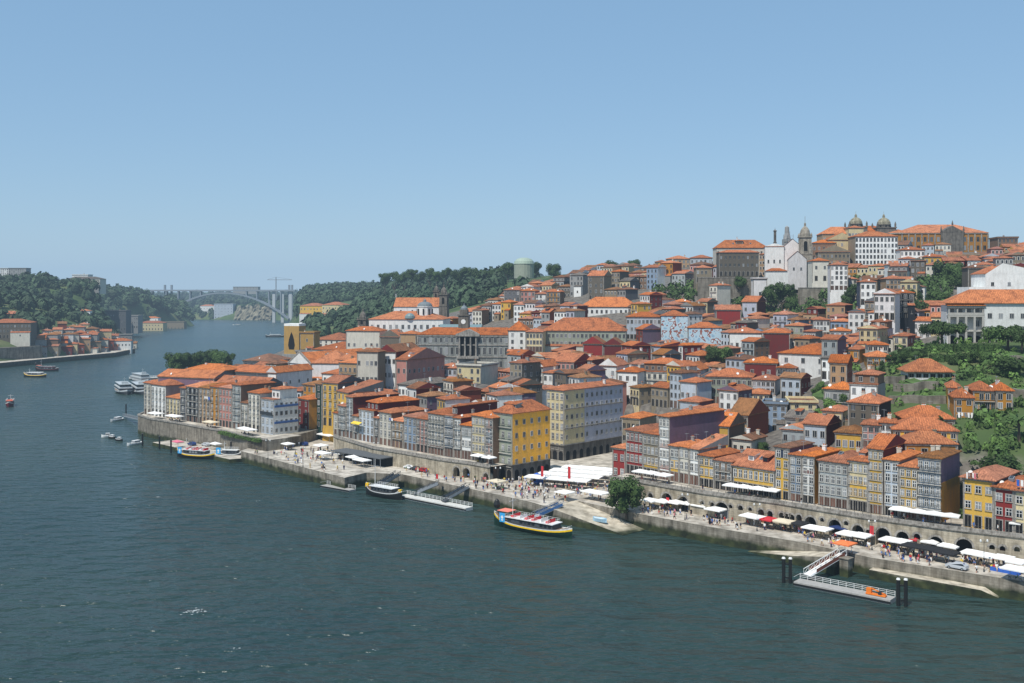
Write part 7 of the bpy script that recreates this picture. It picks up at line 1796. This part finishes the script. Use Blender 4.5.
for (x0,x1,y0,y1,n,z,area) in [(472,535,480,499,75,4,'in the crowd left of the great canopies'),(520,612,484,504,85,4,'in front of the great canopies'),(640,705,504,523,38,4,'on the quay right of the round tree'),(705,800,514,538,55,4,'on the quay below the long yellow house'),(800,875,532,554,55,4,'near the right gangway'),
     (880,950,545,567,75,4,'by the black awnings'),(960,1022,555,578,36,4,'near the silver car'),(255,345,450,476,70,4,'on the left quay'),(405,475,470,489,32,4,'beside the middle pontoon'),(262,300,444,452,14,4,'at the foot of the blue corner house')]:
    k = 0; t = 0
    while k < n and t < 1500:
        t += 1; px, py = R.uniform(x0,x1), y0+(y1-y0)*R.betavariate(1.2,1.6); p = onz(px,py,z)
        if not inpoly(p.x,p.y,QUAY+QB): continue
        d_ = min(abs((q[0]-p.x))+abs(q[1]-p.y) for q in PPL) if PPL else 9
        if d_ < .55: continue
        if float(vdist(np.array([p.x]),np.array([p.y]),QUAY)[0]) < .7 or float(vdist(np.array([p.x]),np.array([p.y]),W2)[0]) < 1.0: continue
        if any(abs(p.x-T_[0]) < 1 and abs(p.y-T_[1]) < 1 for T_ in [(30.2,264.8),(7.5,303.7)]): continue
        if any(abs(p.x-s_[0]) < .5 and abs(p.y-s_[1]) < .5 for s_ in SHADES): continue
        PPL.append((p.x,p.y)); k += 1; MKP.append((p.x,p.y,z,area))
MKP.sort(key=lambda t: t[1])
for i_, t_ in enumerate(MKP):
    (person(*t_) if i_ < 235 else crowd_person(*t_[:3]))
me = bpy.data.meshes.new('crowd'); me.from_pydata(CRV, [], CRF)
for m_ in CRMATS: me.materials.append(m_)
me.polygons.foreach_set('material_index', CRM); me.update()
tag(inst('crowd', me), 'farther part of the crowd strolling along the quays', 'crowd', kind='stuff')
for px in (640,655,700,735,760,800,890,905,925,948,975,1000):
    a_ = hitline(off(W2,2.4), px+R.uniform(-3,3)); person(a_[0],a_[1],9.98,'on the upper street')
p = onz(555,493,4)
for px, py, col in ((524,531,0),(545,535,0),(560,537,0)):
    p = onz(px, py-8, 3.0)
# cafe tables and chairs under the awnings
tb = MB(); tb.cyl(0,0,.70,.74,.42,.42,10,0); tb.cyl(0,0,.02,.70,.035,.035,6,1); tb.cyl(0,0,0,.03,.24,.2,8,1); TBM = tb.mesh('table', [plain('table_top', (.30,.26,.2,1), .5), STEEL])
cb = MB(); cb.box(-.21,.21,-.21,.21,.43,.47); cb.box(-.21,.21,.18,.21,.47,.88)
for sx in (-.19,.16):
    for sy in (-.19,.16): cb.box(sx,sx+.03,sy,sy+.03,0,.43)
CHM_ = cb.mesh('chair', plain('dark_wicker', (.06,.045,.035,1), .7))
def nearest_lbl(r): return r
for i, (x,y,z,w_,d_,a) in enumerate(SHADES):
    if z < 3 or (i*7) % 10 > 6 and i < 60: continue
    n = max(1, int(w_/2.6))
    for k in range(n):
        lx = (k+.5)/n*w_-w_/2+(.7 if n == 1 else 0); ly = -d_*.12+.5; c_, s_ = math.cos(a), math.sin(a); X, Y = x+c_*lx-s_*ly, y+s_*lx+c_*ly
        zz = z
        tag(inst('cafe_table', TBM, None, (X,Y,zz)), 'small round cafe table in the shade of the canopies', 'table', 'cafe tables under the canopies')
        for q in range(2):
            aa = a+q*math.pi+.3; tag(inst('cafe_chair', CHM_, None, (X+math.cos(aa)*.75,Y+math.sin(aa)*.75,zz), aa-math.pi/2), 'dark wicker cafe chair drawn up to a small table', 'chair', 'cafe chairs under the canopies')
            if R.random() < .38: person(X+math.cos(aa)*.72, Y+math.sin(aa)*.72, zz, 'at a cafe table', 2, aa-math.pi/2)

# ------------------------------------------------------------------ cars, lamps, banners, small things
def car(label, x, y, z, rz, col, kind='car'):
    r = thing('parked_car', label, 'car', (x,y,z), rz); m = plain('car_'+col, {'silver': (.45,.47,.49,1), 'black': (.02,.02,.022,1), 'white': (.7,.7,.7,1), 'blue': lin(40,60,110), 'red': lin(150,30,30)}[col], .3, var=.02, spec=.5)
    prof = [(-2.15,.35),(-2.2,.75),(-1.9,.92),(-1.15,.98),(-.45,1.45),(1.55,1.5),(2.1,1.05),(2.18,.6),(2.1,.35)]; b = MB(); W_ = .85
    L_ = [(p[0],-W_*(.86 if p[1] > 1.2 else 1),p[1]) for p in prof]; R__ = [(p[0],W_*(.86 if p[1] > 1.2 else 1),p[1]) for p in prof]; b.face(L_); b.face(R__[::-1])
    for i in range(len(prof)): j = (i+1) % len(prof); b.face([L_[j],L_[i],R__[i],R__[j]])
    b.build('body', m, r); b = MB()
    for s in (-1,1): b.face([(-1.0,s*(W_*.965),1.0),(-.4,s*(W_*.88),1.38),(1.45,s*(W_*.88),1.4),(1.85,s*(W_*.965),1.03)])
    b.face([(-1.13,-.68,1.03),(-1.13,.68,1.03),(-.5,.62,1.43),(-.5,-.62,1.43)]); b.build('window', GLASS, r)
    for sx in (-1.35,1.35):
        for s in (-1,1):
            b = MB(); b.cyl(0,0,-.1,.1,.32,.32,12); o = b.build('wheel', BLK, r, (sx,s*.80,.32)); o.rotation_euler = (rad(90),0,0); b = MB(); b.cyl(0,0,-.11,.11,.18,.18,8); b.build('rim', STEEL, o)
    for s in (-.6,.6): b = MB(); b.box(-2.215,-2.18,s-.18,s+.18,.62,.76); b.build('headlight', HWH, r)
p = onz(957,569,4); car('silver estate car parked at the edge of the right quay', p.x, p.y, 4, QA, 'silver')
for px, py, z, col, lab in [(205,446.5,1.4,'silver','silver car on the low wharf'),(191,445.8,1.4,'blue','blue car on the low wharf behind the pink parasol'),(409,469.5,4,'white','white car parked below the long wall, leftmost of three'),(416,471,4,'black','black car parked below the long wall, middle of three'),(423,472.5,4,'red','dark red car parked below the long wall, rightmost of three'),
      (303,446,4,'blue','blue car in the shade right of the blue corner house')]:
    p = onz(px,py,z); car(lab, p.x, p.y+1, z, QA, col)
def lamp(label, px, py, zg=4, h_=6.5):
    p = onz(px,py,zg); r = thing('street_lamp', label, 'street lamp', (p.x,p.y,zg)); b = MB(); b.lathe(0,0,[(.16,0),(.14,.5),(.06,.8),(.05,h_)],8); b.build('post', IRON, r)
    b = MB(); b.bar((-.7,0,h_-.3),(.7,0,h_-.3),.06); b.build('arm', IRON, r)
    for s in (-.7,.7): b = MB(); b.lathe(0,0,[(.08,0),(.2,.15),(.2,.45),(.05,.6)],8); b.build('lantern', HWH, r, (s,0,h_-.3))
for px, py, lab in [(268,459,'street lamp on the left quay below the blue corner house'),(303,467,'street lamp in the middle of the left quay'),(376,462,'street lamp against the long wall'),(498,490,'street lamp left of the blue kiosk tent'),(548,498,'street lamp at the top of the boat ramp'),(685,520,'street lamp right of the round tree'),(757,531,'street lamp on the quay below the long yellow house'),(872,550,'street lamp right of the gangway head'),(984,572,'street lamp near the silver car')]: lamp(lab, px, py)
def banner(label, px, py, pyt, zg=4):
    p = onz(px,py,zg); h_ = (py-pyt)*p.y/F; r = thing('banner_pole', label, 'banner', (p.x,p.y,zg), QA); b = MB(); b.cyl(0,0,0,h_,.07,.05,6); b.build('pole', IRON, r); b = MB(); b.box(.08,1.0,-.02,.02,h_*.45,h_*.85); b.build('banner', PM['red'], r)
banner('red banner on a pole before the great canopies', 568, 492, 462); banner('red banner on a pole beside the orange corner block', 541, 488, 462); banner('red banner beside the middle gangways', 436, 484, 472); banner('red banner at the arcade near the white awnings', 666, 510, 495); banner('red banner at the arcade by the navy awning', 869.5, 545, 522)
# market stall goods at the right edge
p = onz(1006,573,4); r = thing('market_stall', 'market stall with blue cloth and colourful goods at the right edge', 'stall', (p.x,p.y+.5,4), QA); b = MB(); b.box(-3,3,-.6,.6,0,.8); b.build('counter', PM['blue'], r)
for i in range(10): b = MB(); b.box(-2.8+i*.56,-2.4+i*.56,-.4,.3,.803,.803+.2+.15*(i%3)); b.build('goods', PM[['yellow','red','navy','white','orange'][i%5]], r)
# laundry
def laundry(label, p0, p1, z, cols):
    p0 = Vector(p0); p1 = Vector(p1); r = thing('laundry_line', label, 'laundry', (p0.x,p0.y,z)); d = p1-p0; b = MB(); b.bar((0,0,0),(d.x,d.y,0),.03); b.build('line', WHITE, r); n = len(cols)
    for i, c_ in enumerate(cols):
        s = (i+.15)/n; e = (i+.85)/n; hgt = R.uniform(.8,1.5); b = MB(); b.face([(d.x*s,d.y*s,0),(d.x*e,d.y*e,0),(d.x*e,d.y*e,-hgt),(d.x*(s+.02),d.y*(s+.02),-hgt*.95)]); b.build('garment', PM[c_], r)
a_, c_ = hitline(off(R1,-.8), 966), hitline(off(R1,-.8), 978); laundry('mixed laundry hanging across the yellow quay house', a_, c_, 22.3, ['white','greyc','black','white','pink','black'])
a_, c_ = hitline(off(R1,-.8), 1016), hitline(off(R1,-.8), 1024); laundry('light blue sheet drying on the cream house at the right edge', a_, c_, 22, ['blue','white'])
a_, c_ = hitline(off(R3,-.9), 204), hitline(off(R3,-.9), 210); laundry('white sheets drying on the tan house of the left cluster', a_, c_, 19.5, ['white','white','blue'])
a_, c_ = hitline(off(R2,-.9), 389), hitline(off(R2,-.9), 393); laundry('blue and white washing on the middle terrace row', a_, c_, 19, ['blue','white'])
L_, R_, _ = plan(956, 972, 267, -15); laundry('white laundry strung across the ochre tower-like house', (L_[0],L_[1]-.8), (R_[0],R_[1]-.8), zat(412,267), ['white','white','greyc','white','white'])
a_, c_ = hitline(off(R2,-1.0), 352), hitline(off(R2,-1.0), 364)
r = thing('yellow_awning', 'yellow sun blind on the middle terrace row', 'awning', ((a_[0]+c_[0])/2,(a_[1]+c_[1])/2,15.2), math.atan2(c_[1]-a_[1],c_[0]-a_[0])); b = MB(); b.face([(-2.8,0,.6),(2.8,0,.6),(2.8,-1.3,0),(-2.8,-1.3,0)]); b.face([(-2.8,-1.3,-.25),(2.8,-1.3,-.25),(2.8,-1.3,0),(-2.8,-1.3,0)]); b.build('fabric', PM['yellow'], r); b = MB(); b.bar((-2.8,-1.3,-.02),(-2.8,.3,.55),.05); b.bar((2.8,-1.3,-.02),(2.8,.3,.55),.05); b.build('arm', STEEL, r)
# foam on the water
FO = plain('foam', (.42,.45,.45,1), .8)
def wake(name, label, px, py, w_, n, sp, rz=0):
    p = onz(px,py,0.0); b = MB(); R.seed(int(px*3))
    for i in range(n):
        x, y = R.gauss(0,w_/2), R.gauss(0,sp); s = R.uniform(.04,.2); k = 7; ph = R.random(); b.face([(x+s*1.6*math.cos(6.28*j/k)*R.uniform(.6,1.2), y+s*math.sin(6.28*j/k)*R.uniform(.6,1.2), .012+.0006*i) for j in range(k)])
    tag(b.build(name, FO, None, (p.x,p.y,0), rz), label, 'foam', kind='stuff')
wake('foam_patch', 'white foam patch on the open foreground water', 195, 612, 2.2, 45, .9); wake('foam_patch', 'small breaking wavelet right of the foam patch', 236, 649, .7, 5, .3); wake('foam_patch', 'small foam fleck in the middle of the river', 257, 501, 1.0, 5, .4)
wake('foam_patch', 'tiny foam fleck near the left quay', 157, 497, 1.5, 9, .5); wake('foam_patch', 'small foam fleck at the lower right', 376, 649, .6, 4, .3); wake('boat_wake', 'white wake trailing the passenger boat at far left', 20, 407, 7, 40, 1.2); wake('boat_wake', 'white wake behind the dark boats near the left bank', 60, 371, 8, 40, 2); wake('boat_wake', 'streak of foam above the cruise boats', 124, 368.5, 9, 40, 2); wake('boat_wake', 'white streak in mid river before the bridge', 220, 336, 16, 60, 4); wake('boat_wake', 'white streak in mid river, nearer the left promontory', 207, 331, 16, 50, 4)

# ------------------------------------------------------------------ labels for the houses
LMK = [('grey palace',470,350),('pink church nave',417,310),('white lantern hall',405,320),('street-art mural',690,330),('long hall',585,338),('white tower house',517,340),('crimson twin gables',603,345),
       ('long white house',609,312),('bell-tower church',795,260),('ochre prison',940,242),('white six-storey block',876,252),('white palace',990,320),('low cottage',930,372),('whitewashed hall',803,365),('blue flat-roofed house',775,415),
       ('lilac-flanked block',583,420),('orange corner block',520,440),('round quay tree',627,490),('white gabled church',300,365),('mustard tower',292,338),('blue corner house',278,410),('monastery wall',730,285),('domed hall on the ridge',524,268),('ochre laundry house',963,412),('green-netted house',319,400),('dark square house',863,420)]
ORD = ['first','second','third','fourth','fifth','sixth','seventh','eighth','ninth','tenth','eleventh','twelfth','thirteenth','fourteenth','fifteenth','sixteenth','seventeenth','eighteenth','nineteenth','twentieth']+['twenty-'+q for q in ('first','second','third','fourth','fifth','sixth','seventh','eighth','ninth')]+['thirtieth','thirty-first','thirty-second']
NUMW = {1:'one',2:'two',3:'three',4:'four',5:'five',6:'six',7:'seven'}
RKN = {'hip':'hipped','gx':'ridged','gy':'gabled','pyr':'pyramid','shed':'sloping','flat':'flat'}
rows = {}
for hrec in HOUSES:
    if hrec[5]: rows.setdefault(hrec[5], []).append(hrec)
for rn, hs in rows.items():
    hs.sort(key=lambda q: px_of(q[1], q[2]))
    gaia = rn.startswith('GAIA'); rname = ('the %s row of left-bank houses' % ['lowest','second','third','fourth','fifth','highest'][int(rn[-1])]) if gaia else rn
    for i, q in enumerate(hs):
        r, d = q[0], q[4]
        r['label'] = '%s %s-storey house, %s from the left in %s' % (d['col'], NUMW.get(d['nf'], 'tall'), ORD[i], rname)
        r['group'] = 'houses in '+rname
rest = [q for q in HOUSES if not q[5] and not q[0].get('label')]
byk = {}
for q in rest:
    r, x, y, ze, d, _, w_, dm = q; px, py = px_of(x, y), HY+(H-ze)*F/y
    best = min(LMK, key=lambda l: math.hypot((l[1]-px), (l[2]-py)*1.6)); dx, dy = px-best[1], py-best[2]
    if abs(dx) > 1.7*abs(dy): rel = 'right of' if dx > 0 else 'left of'
    elif abs(dy) > 1.7*abs(dx): rel = 'below' if dy > 0 else 'above'
    else: rel = ('below' if dy > 0 else 'above')+'-'+('right of' if dx > 0 else 'left of')
    key = (d['col'], d['nf'], RKN[d['rk']], rel, best[0]); byk.setdefault(key, []).append((px, r, d, dm))
for (col, nf, rk, rel, lmn), v in byk.items():
    v.sort(key=lambda t: t[0])
    for i, (px, r, d, dm) in enumerate(v):
        base = '%s%s %s-storey house with %s %s roof %s the %s' % ((d['extra']+' ') if d['extra'] and len(v) == 1 else '', col, NUMW.get(nf, 'tall'), rk, RN[d['rc']], rel, lmn)
        if len(v) > 1: base = '%s %s-storey %s-roofed house %s the %s, %s from left' % (col, NUMW.get(nf, 'tall'), rk, rel, lmn, ORD[i])
        r['label'] = ' '.join(base.split()[:16])
for o in list(C.objects):
    if o.parent is None and 'group' in o and not o['group']: del o['group']
seen = {}
for o in C.objects:
    if 'px' in o: del o['px']
    if 'fill_id' in o and not globals().get('KEEP_IDS'): del o['fill_id']
